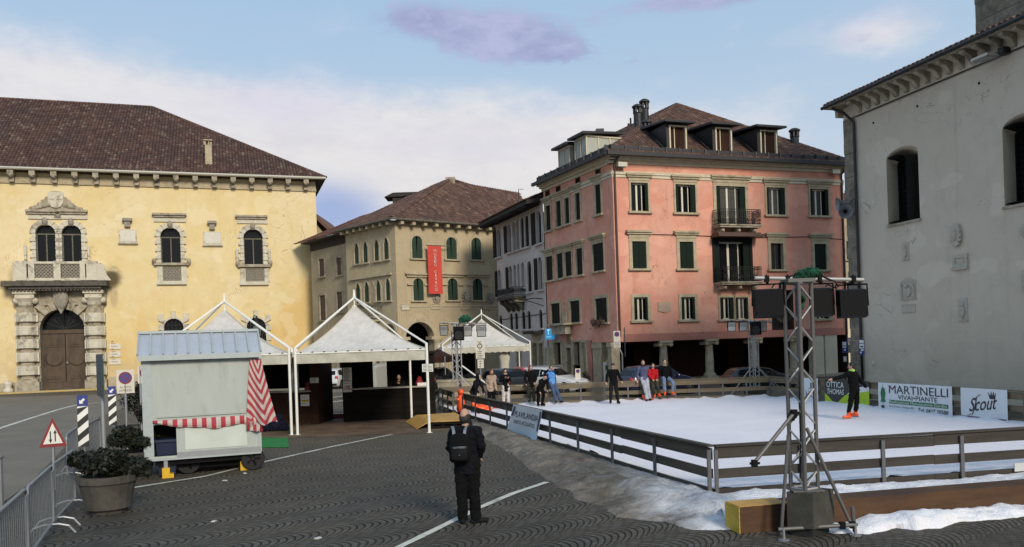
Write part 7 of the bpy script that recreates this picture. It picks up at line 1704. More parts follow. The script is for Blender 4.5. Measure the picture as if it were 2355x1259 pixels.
# ticket machine, menu board, potted plant under the loggia
c = P(1397, 850, 50.6); f = facing(c); t = thing('ticket_machine', 'grey parking ticket machine standing at the loggia corner', 'machine', (c.x, c.y, 0)); r = f.rect(1388, 833, 1405.5, 880); r = (r[0], .02, r[2], r[3]); mb = MB(); mb.fbox(f, r[0], r[2], r[1], r[3], -.35, .0); mb.build('cabinet', M['metal'], t)
h = r[3]-r[1]; w = r[2]-r[0]; mb = MB(); mb.fbox(f, r[0]+w*.25, r[2]-w*.2, r[1]+h*.66, r[1]+h*.86, .0, .01); mb.build('screen', M['shutter_mu'], t); mb = MB(); mb.fbox(f, r[0]+w*.3, r[2]-w*.3, r[1]+h*.48, r[1]+h*.54, .0, .02); mb.build('tray', M['white_board'], t)
c = P(1329, 862, 44.5); f = facing(c); t = thing('traffic_sign', 'low pale no parking panel beside the bonnet of the silver car', 'traffic sign', (c.x, c.y, 0)); r = f.rect(1323, 848, 1335, 874); nopark(t, f, r); pole(t, c, r[1]+.05, .03)
c = P(1350, 872, 46); planter(Vector((c.x, c.y, 0)), .28, .45, 'small potted shrub by the pillar of the pink palace', ((0, 0, .8), (.3, .3, .4)), 'leaf_br', True, 500)

# ================================================================ LIGHTING TRUSSES
def truss(t, c, s, z0, z1, rot, r=.024, mat='alu_dull', nd=9):
    cs = [Vector((c.x+s/math.sqrt(2)*math.cos(rot+k*math.pi/2), c.y+s/math.sqrt(2)*math.sin(rot+k*math.pi/2), 0)) for k in range(4)]
    for k in range(4): mb = MB(); mb.tube([cs[k]+Zv*z0, cs[k]+Zv*z1], r, 10); mb.build('chord', M[mat], t)
    mb = MB()
    for k in range(4):
        a, b = cs[k], cs[(k+1) % 4]
        for i in range(nd): za, zb = z0+(z1-z0)*i/nd+.03, z0+(z1-z0)*(i+1)/nd-.03; p, q = (a, b) if (i+k) % 2 == 0 else (b, a); mb.tube([p+Zv*za, q+Zv*zb], r*.45, 6)
        for z in (z0+.01, z1-.01): mb.tube([a+Zv*z, b+Zv*z], r*.7, 6)
    mb.build('lacing', M['alu' if mat == 'alu_dull' else mat], t); return cs
c = G(1857, 1227); c0 = Vector((c.x, c.y, 0)); t = thing('lighting_tower', 'nearest truss lighting tower on a concrete block at the front of the rink', 'lighting tower', c0)
zk = .47; mb = MB(); q = [Vector((c.x+.46*math.cos(R(g)), c.y+.40*math.sin(R(g)), 0)) for g in (210, 285, 30, 105)]
q = [c0+Vector((a, b, 0)) for a, b in ((-.30, -.10), (-.02, -.30), (.38, .02), (.06, .30))]; mb.box8([v+Zv*.12 for v in q]+[v+Zv*(.12+zk) for v in q]); mb.build('ballast_block', M['concrete'], t); mb = MB(); qq = [c0+(v-c0)*.8 for v in q]; mb.box8([v+Zv*.0 for v in qq]+[v+Zv*.118 for v in qq]); mb.build('dark_base', M['rubber'], t)
ct = c0+Vector((-.02, 0, 0)); zt = P(1837, 650, ct.y).z; mb = MB(); mb.box((ct.x, ct.y, .12+zk+.012), (.42, .36, .02)); mb.build('base_plate', M['alu_dull'], t)
cs = truss(t, ct, .245, .12+zk+.02, zt, R(-105), .027, 'alu_dull', 10); mb = MB(); mb.box((ct.x, ct.y, zt+.02), (.36, .34, .05)); mb.build('top_plate', M['alu_dull'], t)
Y0 = ct.y
def PY(px, py, d=0.0): return P(px, py, Y0+d)
f0, f1 = up(PY(1797, 1210, -.12), .10), up(PY(1966, 1200, -.1), .22)
for pts, r_, nm in (([PY(1797, 1238, -.15), PY(1799, 1190, -.15), PY(1813, 1000, -.1)], .024, 'outrigger'), ([PY(1855, 985, -.1), PY(1957, 1205, -.15)], .024, 'outrigger'), ([PY(1828, 948, -.25), PY(1735, 1064, -.45)], .026, 'outrigger'), ([PY(1790, 1218, -.2), PY(1970, 1207, -.2)], .026, 'ground_rail'), ([PY(1960, 1165, -.15), PY(1966, 1226, -.15)], .028, 'foot_tube')):
    pts = [Vector((p.x, p.y, max(p.z, .03))) for p in pts]; mb = MB(); mb.tube(pts, r_, 8); mb.build(nm, M['alu_dull'], t)
for px, py in ((1803, 1243), (1968, 1232)): p = G(px, py); mb = MB(); mb.lathe([(.075, 0), (.075, .012), (.02, .02), (.016, .16)], up(p, 0), 12); mb.build('foot_plate', M['metal'], t)
for px, py, d in ((1735, 1066, -.45), (1826, 950, -.25), (1937, 1209, -.2), (1960, 1207, -.17), (1820, 960, -.15)): p = PY(px, py, d); mb = MB(); mb.box(p, (.07, .07, .09)); mb.tube([p-Vector((.06, 0, 0)), p+Vector((.07, 0, 0))], .018, 6); mb.build('clamp', M['black_metal'], t)
ba_, bb__ = PY(1736, 640), PY(1986, 644); mb = MB(); mb.tube([ba_, bb__], .026, 10); mb.build('cross_bar', M['alu'], t)
for px in (1763, 1811, 1884, 1962): p = PY(px, 642); mb = MB(); mb.box(p, (.05, .085, .085)); mb.tube([p-Zv*.06, p+Zv*.06], .012, 6); mb.build('clamp', M['black_metal'], t)
def flood(label, x0, y0, x1, y1, Y, back=True, tilt=.12, grp='floodlights on the trusses', yaw=0.0):
    a, b = P(x0, y1, Y), P(x1, y0, Y); w, h = b.x-a.x, b.z-a.z; c = Vector(((a.x+b.x)/2, Y, (a.z+b.z)/2)); tt = thing('floodlight', label, 'floodlight', c, group=grp)
    d = w*.42; sgn = 1 if back else -1; Mx = Matrix.Translation(c) @ Matrix.Rotation(yaw, 4, 'Z') @ Matrix.Rotation(sgn*-tilt, 4, 'X')
    fr = [(-w/2, sgn*d/2, -h/2), (w/2, sgn*d/2, -h/2), (w/2, sgn*d/2, h/2), (-w/2, sgn*d/2, h/2)]; bk = [(-w*.47, -sgn*d/2, -h*.47), (w*.47, -sgn*d/2, -h*.47), (w*.47, -sgn*d/2, h*.40), (-w*.47, -sgn*d/2, h*.40)]
    mb = MB(); mb.rings([[Mx @ Vector(v) for v in bk], [Mx @ Vector(v) for v in fr]]); mb.build('housing', M['black_metal'], tt)
    mb = MB(); k = .88; e = sgn*(d/2+.004); mb.add([Mx @ Vector((v[0]*k, e, v[2]*k)) for v in fr], [(0, 1, 2, 3)]); go = mb.build('lens', M['lampglass'], tt)
    mb = MB(); e2 = sgn*(d/2+.008); mb.add([Mx @ Vector((a_, e2, b_)) for a_, b_ in ((-w*.38, h*.02), (w*.38, h*.02), (w*.38, h*.36), (-w*.38, h*.36))], [(0, 1, 2, 3)]); mb.build('reflector', M['metal'], go)
    mb = MB(); mb.tube([Mx @ Vector((-w*.54, 0, -h*.1)), Mx @ Vector((-w*.54, 0, h*.62)), Mx @ Vector((w*.54, 0, h*.62)), Mx @ Vector((w*.54, 0, -h*.1))], .014, 6); mb.tube([Mx @ Vector((0, 0, h*.62)), Mx @ Vector((0, 0, h*.72))], .02, 6); mb.build('yoke', M['black_metal'], tt)
    return tt
flood('left floodlight on the nearest truss tower, seen from behind', 1735, 661, 1799, 732, Y0-.02, True, .10, yaw=-.12); flood('floodlight hung close to the right of the nearest truss, seen from behind', 1866, 660, 1915, 729, Y0+.1, True, .06, yaw=.05); flood('outermost right floodlight on the nearest truss tower, seen from behind', 1929, 662, 1991, 732, Y0-.02, True, .08, yaw=-.1)
def speaker(label, x0, y0, x1, y1, Y):
    a, b = P(x0, y1, Y), P(x1, y0, Y); w, h = b.x-a.x, b.z-a.z; c = Vector(((a.x+b.x)/2, Y, (a.z+b.z)/2)); tt = thing('loudspeaker', label, 'loudspeaker', c, group='black loudspeakers on the trusses'); d = w*.7
    mb = MB(); mb.box8([c+Vector(v) for v in ((-w/2, -d/2, -h/2), (w/2, -d/2, -h/2), (w*.36, d/2, -h/2), (-w*.36, d/2, -h/2), (-w/2, -d/2, h/2), (w/2, -d/2, h/2), (w*.36, d/2, h/2), (-w*.36, d/2, h/2))]); mb.build('cabinet', M['black'], tt)
    mb = MB(); q = Matrix.Rotation(R(90), 4, 'X'); mb.lathe([(w*.40, 0), (w*.36, .012), (w*.1, -.004), (.002, -.004)], (0, 0, 0), 16, M=Matrix.Translation(c+Vector((0, -d/2-.004, -h*.14))) @ q); mb.build('cone', M['rubber'], tt); mb = MB(); mb.tube([c+Zv*h*.5, c+Zv*h*.68], .02, 6); mb.build('bracket', M['black_metal'], tt)
speaker('big black loudspeaker hanging left inside the nearest truss', 1774, 668, 1818, 760, Y0+.45)
mb = MB()
pts = lambda l: [PY(*p) for p in l]
for l in (((1810, 640, -.03), (1822, 633, -.04), (1835, 645, -.04), (1800, 650, 0), (1780, 655, 0), (1775, 663, 0)), ((1885, 632, 0), (1900, 640, -.03), (1920, 648, -.03), (1928, 660, 0)), ((1925, 650, -.03), (1950, 652, -.03), (1972, 655, -.02), (1977, 663, 0)), ((1899, 660, .05), (1902, 654, 0), (1915, 660, 0), (1925, 663, 0)), ((1838, 690, .05), (1842, 720, .05), (1836, 760, .05), (1840, 800, .05), (1838, 900, .05), (1841, 1000, .05), (1840, 1100, .05))): mb.tube(pts(l), .010, 5)
mb.build('cable', M['black'], t)
def bundle(label, x0, x1, y, Y, k=1.0):
    a, b = P(x0, y, Y), P(x1, y, Y); mb = MB(); n = int(26)
    for i in range(n):
        f_ = (i+.5)/n; r_ = k*(.045+.05*math.sin(math.pi*f_**1.4)); c = a+(b-a)*f_+Vector((0, 0, .06*f_*k)); ph = random.random()*6
        mb.tube([c+Vector((random.gauss(0, .015), r_*1.2*math.cos(g+ph), r_*math.sin(g+ph)+r_*.5)) for g in [2*math.pi*j/9 for j in range(10)]], .016*k, 5)
    for i in range(60):
        f_ = random.random(); c = a+(b-a)*f_+Vector((0, 0, .06*f_*k)); g = random.uniform(0, 6.28); r_ = k*(.05+.05*math.sin(math.pi*f_)); p = c+Vector((random.gauss(0, .02), r_*1.25*math.cos(g), r_*(math.sin(g)+.6))); mb.tube([p, p+Vector((random.gauss(0, .03), random.gauss(0, .02), random.gauss(0, .02)))*k], .012*k, 4)
    tag(mb.build('cable_bundle', M['green_rope']), label, 'cable')
bundle('green coil of cable lying on top of the nearest truss tower', 1829, 1886, 638, Y0-.02, .72)
mb = MB()
for i in range(12): c_ = PY(1843+random.gauss(0, 2.5), 690+random.gauss(0, 7), .03); mb.ell(c_, (.035, .03, .05), 6, 5)
tag(mb.build('cable_bundle', M['green_rope']), 'dark green bunch stuffed inside the top of the nearest truss', 'cable')
# far towers
for px, ybar, x0, x1, Y, lamps, spk, lab, bl in ((1051, 742, 1012, 1117, 39.5, ((1012.5, 747, 1030, 772), (1067, 747, 1084.5, 774), (1097, 746, 1117, 775)), (1043.5, 751, 1067.5, 784), 'far left truss lighting tower behind the rink fence', (1056, 1082)), (1734, 737, 1670, 1775, 38.4, ((1673.5, 740, 1690.5, 762), (1699.5, 740, 1717, 762), (1746, 740, 1762, 763)), (1724.5, 740, 1748, 771), 'far right truss lighting tower behind the rink corner', None)):
    c = P(px, 830, Y); c0 = Vector((c.x, c.y, 0)); t = thing('lighting_tower', lab, 'lighting tower', c0); zt = P(px, ybar+3, Y).z
    truss(t, c0, .30, .3, zt, R(-95), .028, 'alu', 13); mb = MB(); mb.box((c.x, c.y, .15), (.8, .8, .3)); mb.build('ballast_block', M['concrete'], t)
    mb = MB(); mb.tube([P(x0, ybar, Y-.1), P(x1, ybar+3, Y-.1)], .03, 8); mb.build('cross_bar', M['alu'], t)
    for k in ((-1, -1.0), (1, -1.0), (1.3, .6)): mb = MB(); mb.tube([c0+Zv*1.5, c0+Vector((k[0]*1.15, k[1]*.35+.2, .1))], .024, 6); mb.build('outrigger', M['alu'], t)
    side = 'left' if px < 1400 else 'right'
    for i, q in enumerate(lamps): flood('%s floodlight with bright reflector on the far %s truss tower' % (('left', 'middle', 'right')[i], side), *q, Y-.25, False, .25, 'bright floodlights facing the rink')
    speaker('black loudspeaker in front of the far %s truss tower' % side, *spk, Y-.45)
    if bl: bundle('green cable coil on top of the far left truss tower', *bl, ybar-2, Y-.1, 1.6)
mb = MB(); a, b = P(1063, 842, 39.2), P(1123, 886, 38.9); mb.tube([a, b], .035, 8); tag(mb.build('brace_pole', M['white_paint']), 'white pole leaning from the far left truss down to the rink fence', 'pole')

# ================================================================ CARS
def car(label, c, rz, paint, kind='hatch', grp='cars parked behind the rink'):
    t = thing('car', label, 'car', c, rz, grp)
    L, hw = (4.05, .86) if kind == 'hatch' else (4.6, .88) if kind == 'wagon' else (4.7, .92)
    k = L/4.05; ex = .10 if kind == 'suv' else 0.0
    if kind == 'hatch': S = [(0, .38, .62, .70), (.03, .28, .80, .86), (.10, .24, .94, 1.0), (.35, .22, .97, 1.34), (.60, .21, .97, 1.46), (1.3, .21, .95, 1.50), (1.9, .21, .94, 1.49), (2.35, .21, .93, 1.40), (2.98, .22, .92, .99), (3.3, .22, .88, .93), (3.75, .24, .74, .80), (3.98, .30, .58, .64), (4.05, .38, .50, .52)]
    else: S = [(0, .38, .66, .75), (.03, .28, .84, .90), (.08, .24, .96, 1.04), (.30, .22, .98, 1.36), (.50, .21, .98, 1.45), (1.2, .21, .96, 1.49), (1.95, .21, .94, 1.48), (2.35, .21, .93, 1.40), (2.95, .22, .92, .99), (3.35, .22, .88, .92), (3.8, .24, .72, .78), (4.0, .30, .58, .62), (4.05, .38, .50, .52)]
    rs = []; info = []
    for x, zb, zl, zr in S:
        x = x*k-L/2; tp = 1-.10*max(0, (x/(L/2))**4)-(.05 if x < -L/2+.2 else 0); w = hw*tp; roof = zr > zl+.12; wr = w*(.74 if roof else .90); zr2 = zr+ex if roof else zr+ex*.8; zl2 = zl+ex*.8
        rs.append([Vector(v) for v in ((x, -w*.92, zb+ex), (x, w*.92, zb+ex), (x, w, zb+.16+ex), (x, w*.995, (zb+zl2)/2+.1), (x, w*.95, zl2), (x, wr, zr2-.05 if roof else zr2-.02), (x, wr*.86, zr2), (x, -wr*.86, zr2), (x, -wr, zr2-.05 if roof else zr2-.02), (x, -w*.95, zl2), (x, -w*.995, (zb+zl2)/2+.1), (x, -w, zb+.16+ex))]); info.append((x, w, zl2, wr, zr2, roof))
    mb = MB(); mb.rings(rs); mb.build('body', M[paint], t, smooth=True, auto=38, world=False)
    gi = [i for i in range(len(info)) if info[i][5]]
    for sgn in (-1, 1):     # side glass
        for i0, i1, sh0, sh1 in ((gi[0], gi[0]+2, .10, -.06), (gi[0]+2, gi[0]+3, .02, -.02), (gi[0]+3, gi[-1]+0, .02, .0)):
            if i1 >= len(info): continue
            def pt(i, f_, dx): x, w, zl, wr, zr, _ = info[i]; y = w*.95+(wr-w*.95)*f_; return Vector((x+dx, sgn*(y+.008), zl+(zr-.05-zl)*f_))
            ids = list(range(i0, i1+1)); lo = [pt(i, .08, sh0 if i == i0 else sh1 if i == i1 else 0) for i in ids]; hi = [pt(i, .90, sh0 if i == i0 else sh1 if i == i1 else 0) for i in ids]
            mb = MB(); mb.rings([lo, hi], False, False, closed=False); mb.build('side_window', M['glass'], t, world=False)
    def across(i, j, f0, f1, nm, mat):   # windscreens
        a, b = info[i], info[j]; q = []
        for f_ in (f0, f1):
            x = a[0]+(b[0]-a[0])*f_; z = a[4]+(b[4]-a[4])*f_; w = (a[3]+(b[3]-a[3])*f_)*.84; q.append((x, w, z))
        n = Vector((-(b[4]-a[4]), 0, b[0]-a[0])).normalized(); n = n if n.z > 0 else -n; o = n*.010
        mb = MB(); mb.quad(Vector((q[0][0], -q[0][1], q[0][2]))+o, Vector((q[0][0], q[0][1], q[0][2]))+o, Vector((q[1][0], q[1][1], q[1][2]))+o, Vector((q[1][0], -q[1][1], q[1][2]))+o); mb.build(nm, M[mat], t, world=False)
    across(gi[-1], gi[-1]+1, .06, .92, 'windscreen', 'glass'); across(gi[0]-1, gi[0], .12, .95, 'rear_window', 'glass')
    wx = (-L/2+.72*k, L/2-.72*k); wr_ = .31+ex*.5
    for x in wx:
        for sgn in (-1, 1):
            mb = MB(); mb.lathe([(.001, 0), (wr_+.06, 0), (wr_+.06, .012)], (0, 0, 0), 20, M=Matrix.Translation((x, sgn*(hw*.965), wr_+.02)) @ Matrix.Rotation(R(-90*sgn), 4, 'X')); mb.build('wheel_arch', M['black'], t, world=False)
            wheel(t, Vector((x, sgn*(hw-.075), wr_)), Vector((0, sgn, 0)), wr_, .2, False)
    for sgn in (-1, 1):
        mb = MB(); mb.ell((L/2-.20, sgn*hw*.66, .62+ex), (.17, .17, .085)); mb.build('headlight', M['glass_sky'], t, world=False); mb = MB(); mb.ell((-L/2+.09, sgn*hw*.74, .82+ex), (.09, .14, .15)); mb.build('tail_light', M['red'], t, world=False)
        mb = MB(); mb.ell((.62*k, sgn*(hw+.07), .98+ex), (.07, .1, .07)); mb.build('mirror', M[paint], t, world=False)
        for x in (-.3*k, .35*k): mb = MB(); mb.box((x-.25, sgn*(hw*.985), .84+ex), (.16, .03, .03)); mb.build('door_handle', M['black'], t, world=False)
    for x, nm in ((-L/2-.012, 'rear_plate'), (L/2+.006, 'front_plate')): mb = MB(); mb.box((x, 0, .56+ex if x < 0 else .46+ex), (.02, .48, .11)); mb.build(nm, M['white_board'], t, world=False)
    for z, nm, m_ in ((.36+ex, 'bumper', 'black'),): 
        mb = MB(); mb.box((-L/2+.03, 0, z), (.10, hw*1.6, .12)); mb.box((L/2-.04, 0, z-.0), (.10, hw*1.3, .10)); mb.build(nm, M[m_], t, world=False)
    if kind == 'wagon':
        for sgn in (-1, 1): mb = MB(); mb.tube([(-L/2+.5, sgn*.56, 1.47), (-L/2+.6, sgn*.56, 1.52), (.5, sgn*.56, 1.53), (.6, sgn*.56, 1.47)], .018, 6); mb.build('roof_rail', M['metal'], t, world=False)
    return t
def cpos(px, Y): p = P(px, 870, Y); return (p.x, Y, 0)
car('dark hatchback parked beside the red car, just left of it, behind the rink fence', cpos(1146, 45.5), R(124), 'car_dark'); car('bright red car squeezed between the dark hatchback and the silver estate', cpos(1196, 47.2), R(112), 'car_red'); car('silver estate car with roof rails behind the rink fence', cpos(1262, 45.5), R(-36), 'car_silver', 'wagon')
car('silver car seen from behind in the gap between the two stalls', cpos(772, 62), R(85), 'car_silver', 'hatch'); car('dark navy car behind the men sitting on the rink fence', cpos(1512, 41.5), R(24), 'car_navy', 'hatch'); car('low black car parked before the colonnade to the right of the far right truss tower', cpos(1748, 43.5), R(8), 'car_dark', 'hatch').scale = (.95, .95, .78); car('tall black off roader under the brown awning at the left end of the rink', cpos(1003, 50), R(75), 'car_dark', 'suv')
# white van behind the bar
c = P(875, 870, 47); t = thing('van', 'small white van glimpsed through the back of the black bar', 'van', (c.x, 47, 0), R(70)); k = 1.0
S = [(0, .5, 1.2, .72), (.05, .3, 1.85, .78), (.5, .25, 1.95, .82), (2.2, .25, 1.97, .82), (2.7, .25, 1.90, .82), (3.3, .25, 1.15, .82), (3.75, .3, .95, .78), (3.85, .4, .7, .7)]
mb = MB(); mb.rings([[Vector((x-1.9, a*w, z)) for a, z in ((-1, zb), (1, zb), (1.03, (zb+zr)*.45), (.95, zr-.12), (.82, zr), (-.82, zr), (-.95, zr-.12), (-1.03, (zb+zr)*.45))] for x, zb, zr, w in S]); mb.build('body', M['van_white'], t, smooth=True, auto=35, world=False)
mb = MB(); mb.quad((-1.905, -.5, 1.2), (-1.905, .5, 1.2), (-1.86, .5, 1.7), (-1.86, -.5, 1.7)); mb.build('rear_window', M['glass'], t, world=False)
for x in (-1.2, 1.2):
    for s_ in (-1, 1): wheel(t, Vector((x, s_*.74, .3)), Vector((0, s_, 0)), .3, .18, False)
# brown awning with poles
a, b = P(972, 822, 46), P(1023, 820, 46); t = thing('gazebo', 'low dark brown fabric gazebo left of the far left truss tower', 'gazebo', ((a.x+b.x)/2, 46, 0)); z0 = a.z; mb = MB(); q = [Vector((a.x, 46, z0)), Vector((b.x, 46, z0)), Vector((b.x+.2, 49, z0)), Vector((a.x, 49, z0))]; c = (q[0]+q[2])/2+Zv*.45
mb.add(q+[c], [(0, 1, 4), (1, 2, 4), (2, 3, 4), (3, 0, 4)])
for i in range(4): p, w = q[i], q[(i+1) % 4]; mb.quad(p, w, w-Zv*.35, p-Zv*.35)
mb.build('cloth', M['stall_br'], t)
for p in q: mb = MB(); mb.tube([Vector((p.x, p.y, 0)), p], .03, 6); mb.build('pole', M['metal'], t)
for i, px in enumerate((1022, 1040, 1076, 1092)):
    c = P(px, 872, 42.5+.3*i); t = thing('planter', ('first', 'second', 'third', 'fourth')[i]+' pale box planter from the left behind the far rink fence', 'planter', (c.x, c.y, 0), group='pale box planters'); mb = MB(); mb.rings([[Vector((c.x+x*w, c.y+y*w, z)) for x, y in ((-1, -1), (1, -1), (1, 1), (-1, 1))] for w, z in ((.26, .0), (.34, .95), (.38, .96), (.38, 1.08))]); mb.build('box', M['plinth'], t); shrub(t, (c.x, c.y, 1.2), (.28, .28, .16), 160, 'leaf')
# overhead cables with small lights across the lane
mb = MB(); a, b = YF.pt(sR-.1, YF.sz(733, 684)[1], .1), US.pt(*US.sz(903, 690), .1); pts_ = [a+(b-a)*t_-Zv*(.5*math.sin(math.pi*t_)) for t_ in [i/14 for i in range(15)]]; mb.tube(pts_, .012, 4)
for p in pts_[1:-1]: mb.box(p-Zv*.08, (.06, .06, .12))
tag(mb.build('string_lights', M['wire']), 'string of small lights slung from the yellow palace to the museum', 'lights')
# ================================================================ PEOPLE
def fused(mb, name, mat, parent, voxel=.012, smooth=4, folds=0.0, seed=0):
    """melts overlapping shapes into one continuous skin"""
    me = bpy.data.meshes.new('tmp'); me.from_pydata([tuple(v) for v in mb.v], [], mb.f); o = bpy.data.objects.new('tmp', me); TMP.collection.objects.link(o)
    md = o.modifiers.new('r', 'REMESH'); md.mode = 'VOXEL'; md.voxel_size = voxel
    sm = o.modifiers.new('s', 'SMOOTH'); sm.factor = .5; sm.iterations = smooth
    dg = tmp_dg(); m2 = bpy.data.meshes.new_from_object(o.evaluated_get(dg)); bpy.data.objects.remove(o); bpy.data.meshes.remove(me)
    if folds:
        nm = [v.normal.copy() for v in m2.vertices]
        for v, vn in zip(m2.vertices, nm):
            c = v.co; q = Vector((c.x*9+seed, c.y*9, c.z*13)); v.co = c + vn*(folds*(mn.fractal(q, 1.0, 2.0, 3)))
    m2.name = name; m2.materials.clear(); m2.materials.append(mat)
    for p in m2.polygons: p.use_smooth = True
    r = bpy.data.objects.new(name, m2); COL.objects.link(r); r.parent = parent; return r
def torso(mb, pts, secs, S):
    """stack of elliptical sections; pts centres, secs (half width, half depth)"""
    rs = []; n = 14; S = Vector(S)
    for i, (c, (w, d)) in enumerate(zip(pts, secs)):
        t = (pts[min(i+1, len(pts)-1)]-pts[max(0, i-1)]).normalized(); D = S.cross(t).normalized(); S2 = t.cross(D)
        rs.append([c+S2*(w*math.cos(g))+D*(d*math.sin(g)) for g in [2*math.pi*k/n for k in range(n)]])
    mb.rings(rs)
def person(label, loc, B=(0, -1), h=1.75, pelvis=(0, 0, .93), lean=(0, 0, 1), face=None, A=None, Bq=None, legA=None, legB=None, top='cl_black', legs='cl_black', boots='cl_black', skates=False, hair='hair_dk', hairkind='short', skirt=.0, puff=0.0, collar=None, hood=None, wide=1.0, voxel=.013, group=None, toes=None, skin=True, nod=0.0, sleeve=1.0, hat=None):
    k = h/1.75; t = thing('person', label, 'person', loc, 0, group); Bv = Vector((B[0], B[1], 0)).normalized(); S = Vector((-Bv.y, Bv.x, 0)); up_ = Vector(lean).normalized()
    V3 = lambda v: Vector(v)*k
    p = V3(pelvis); waist = p+up_*.15*k; chest = p+up_*.36*k; sh = p+up_*.49*k; nk = p+up_*.555*k; hu = (up_*.55+Zv*.45).normalized(); hd = nk+hu*.135*k
    Fv = Vector((face[0], face[1], 0)).normalized() if face else Bv; Fs = Vector((-Fv.y, Fv.x, 0)); Fd = (Fv-Zv*nod).normalized(); Fu = Fs.cross(Fd)*-1; Fu = Fu if Fu.z > 0 else -Fu
    shA, shB = sh+S*.175*k-up_*.02*k, sh-S*.175*k-up_*.02*k
    elA, wrA = [sh+V3(v) for v in (A or ((.24, .02, -.27), (.25, -.06, -.52)))]; elB, wrB = [sh+V3(v) for v in (Bq or ((-.24, .02, -.27), (-.25, -.06, -.52)))]
    hiA, hiB = p+S*.085*k, p-S*.085*k
    knA, anA = [V3(v) for v in (legA or ((.10, -.02, .50), (.11, .0, .09)))]; knB, anB = [V3(v) for v in (legB or ((-.10, -.02, .50), (-.11, .0, .09)))]
    tA = Vector((*(toes[0] if toes else (Bv.x+S.x*.25, Bv.y+S.y*.25)), 0)).normalized(); tB = Vector((*(toes[1] if toes else (Bv.x-S.x*.25, Bv.y-S.y*.25)), 0)).normalized()
    # --- body: one continuous skin from crown to sole
    mb = MB(); hr = Matrix((Fs, Fd, Fu)).transposed()
    mb.ell(hd, (.073*k, .092*k, .112*k), 16, 12, hr); mb.ell(hd+Fd*.02*k-Fu*.055*k, (.052*k, .065*k, .058*k), 12, 8, hr)
    mb.cap_(hd+Fd*.088*k-Fu*.0*k, hd+Fd*.104*k-Fu*.030*k, .010*k, .015*k, 8)
    for e in (-1, 1): mb.ell(hd+Fs*e*.074*k-Fd*.005*k-Fu*.01*k, (.012*k, .020*k, .030*k), 8, 6, hr)
    mb.cap_(nk-up_*.05*k, hd-Fu*.05*k-Fd*.012*k, .055*k, .050*k)
    torso(mb, [p-up_*.06*k, p, waist, chest, sh-up_*.01*k, nk-up_*.01*k], [(.13*k, .095*k), (.15*k, .105*k), (.13*k, .092*k), (.155*k, .11*k), (.13*k, .085*k), (.055*k, .055*k)], S)
    for s_, e_, w_ in ((shA, elA, wrA), (shB, elB, wrB)):
        mb.cap_(s_, e_, .050*k, .040*k); mb.cap_(e_, w_, .040*k, .027*k)
        d = (w_-e_).normalized(); sd = d.cross(Fv).normalized() if abs(d.dot(Fv)) < .9 else d.cross(Zv).normalized(); n_ = sd.cross(d)
        pm = w_+d*.055*k; mb.ell(pm, (.036*k, .018*k, .052*k), 10, 8, Matrix((sd, n_, d)).transposed())
        for q, (o, l) in enumerate(((-.028, .060), (-.0095, .070), (.0095, .066), (.027, .052))):
            b0 = w_+d*.095*k+sd*o*k; b1 = b0+(d*.85+n_*.35)*l*.55*k; b2 = b1+(d*.45+n_*.75)*l*.5*k; mb.cap_(b0-d*.02*k, b1, .0105*k, .0095*k, 7); mb.cap_(b1, b2, .0095*k, .0085*k, 7)
        b0 = w_+d*.03*k+sd*.034*k; b1 = b0+(d*.55+sd*.7+n_*.2)*.045*k; mb.cap_(b0, b1, .013*k, .011*k, 7); mb.cap_(b1, b1+(d*.8+sd*.2+n_*.3)*.03*k, .011*k, .0095*k, 7)
    for hi, kn, an, tt in ((hiA, knA, anA, tA), (hiB, knB, anB, tB)):
        mb.cap_(hi, kn, .080*k, .054*k); mb.cap_(kn, an, .052*k, .036*k); mb.cap_(an-Zv*.045*k-tt*.03*k, an-Zv*.055*k+tt*.14*k, .036*k, .026*k)
    fused(mb, 'body', M['skin'], t, min(voxel, .011))
    for e in (-1, 1): mb = MB(); mb.ell(hd+Fd*.083*k+Fs*e*.030*k+Fu*.012*k, (.011*k, .007*k, .007*k), 8, 6, hr); mb.build('eye', M['eye'], t, world=False)
    mb = MB(); mb.ell(hd+Fd*.086*k-Fu*.062*k, (.022*k, .006*k, .005*k), 8, 5, hr); mb.build('mouth', M['dark_red'] if False else M['pipe'], t, world=False)
    # --- clothes
    g = .022+puff
    mb = MB(); torso(mb, [p-up_*(.10+skirt)*k, p-up_*.02*k, waist, chest, sh, nk-up_*.005*k], [((.155+puff)*k, (.125+puff)*k), ((.165+puff)*k, (.13+puff)*k), ((.15+puff)*k, (.118+puff)*k), ((.175+puff)*k, (.135+puff)*k), ((.155+puff*.5)*k, .108*k), (.068*k, .068*k)], S)
    for s_, e_, w_ in ((shA, elA, wrA), (shB, elB, wrB)):
        mb.cap_(s_, e_, (.060+g*.55)*k, (.050+g*.55)*k); w2 = e_+(w_-e_)*sleeve*.97; mb.cap_(e_, w2, (.049+g*.5)*k, (.036+g*.4)*k)
    jk = fused(mb, 'jacket', M[top], t, voxel, 3, .020+puff*.3, len(label))
    if puff > .015:
        nm = [v.normal.copy() for v in jk.data.vertices]
        for v, vn in zip(jk.data.vertices, nm): v.co += vn*(.010*math.sin(v.co.z*95))
    mb = MB(); torso(mb, [p-Zv*.10*k, p+up_*.04*k, waist], [(.13*k, .10*k), (.158*k, .115*k), (.14*k, .10*k)], S)
    for hi, kn, an in ((hiA, knA, anA), (hiB, knB, anB)): mb.cap_(hi, kn, .102*k*wide, .080*k*wide); mb.cap_(kn, an+(kn-an)*(.22 if skates else .03), .079*k*wide, .070*k*wide)
    fused(mb, 'trousers', M[legs], t, voxel, 3, .018, len(label)+3)
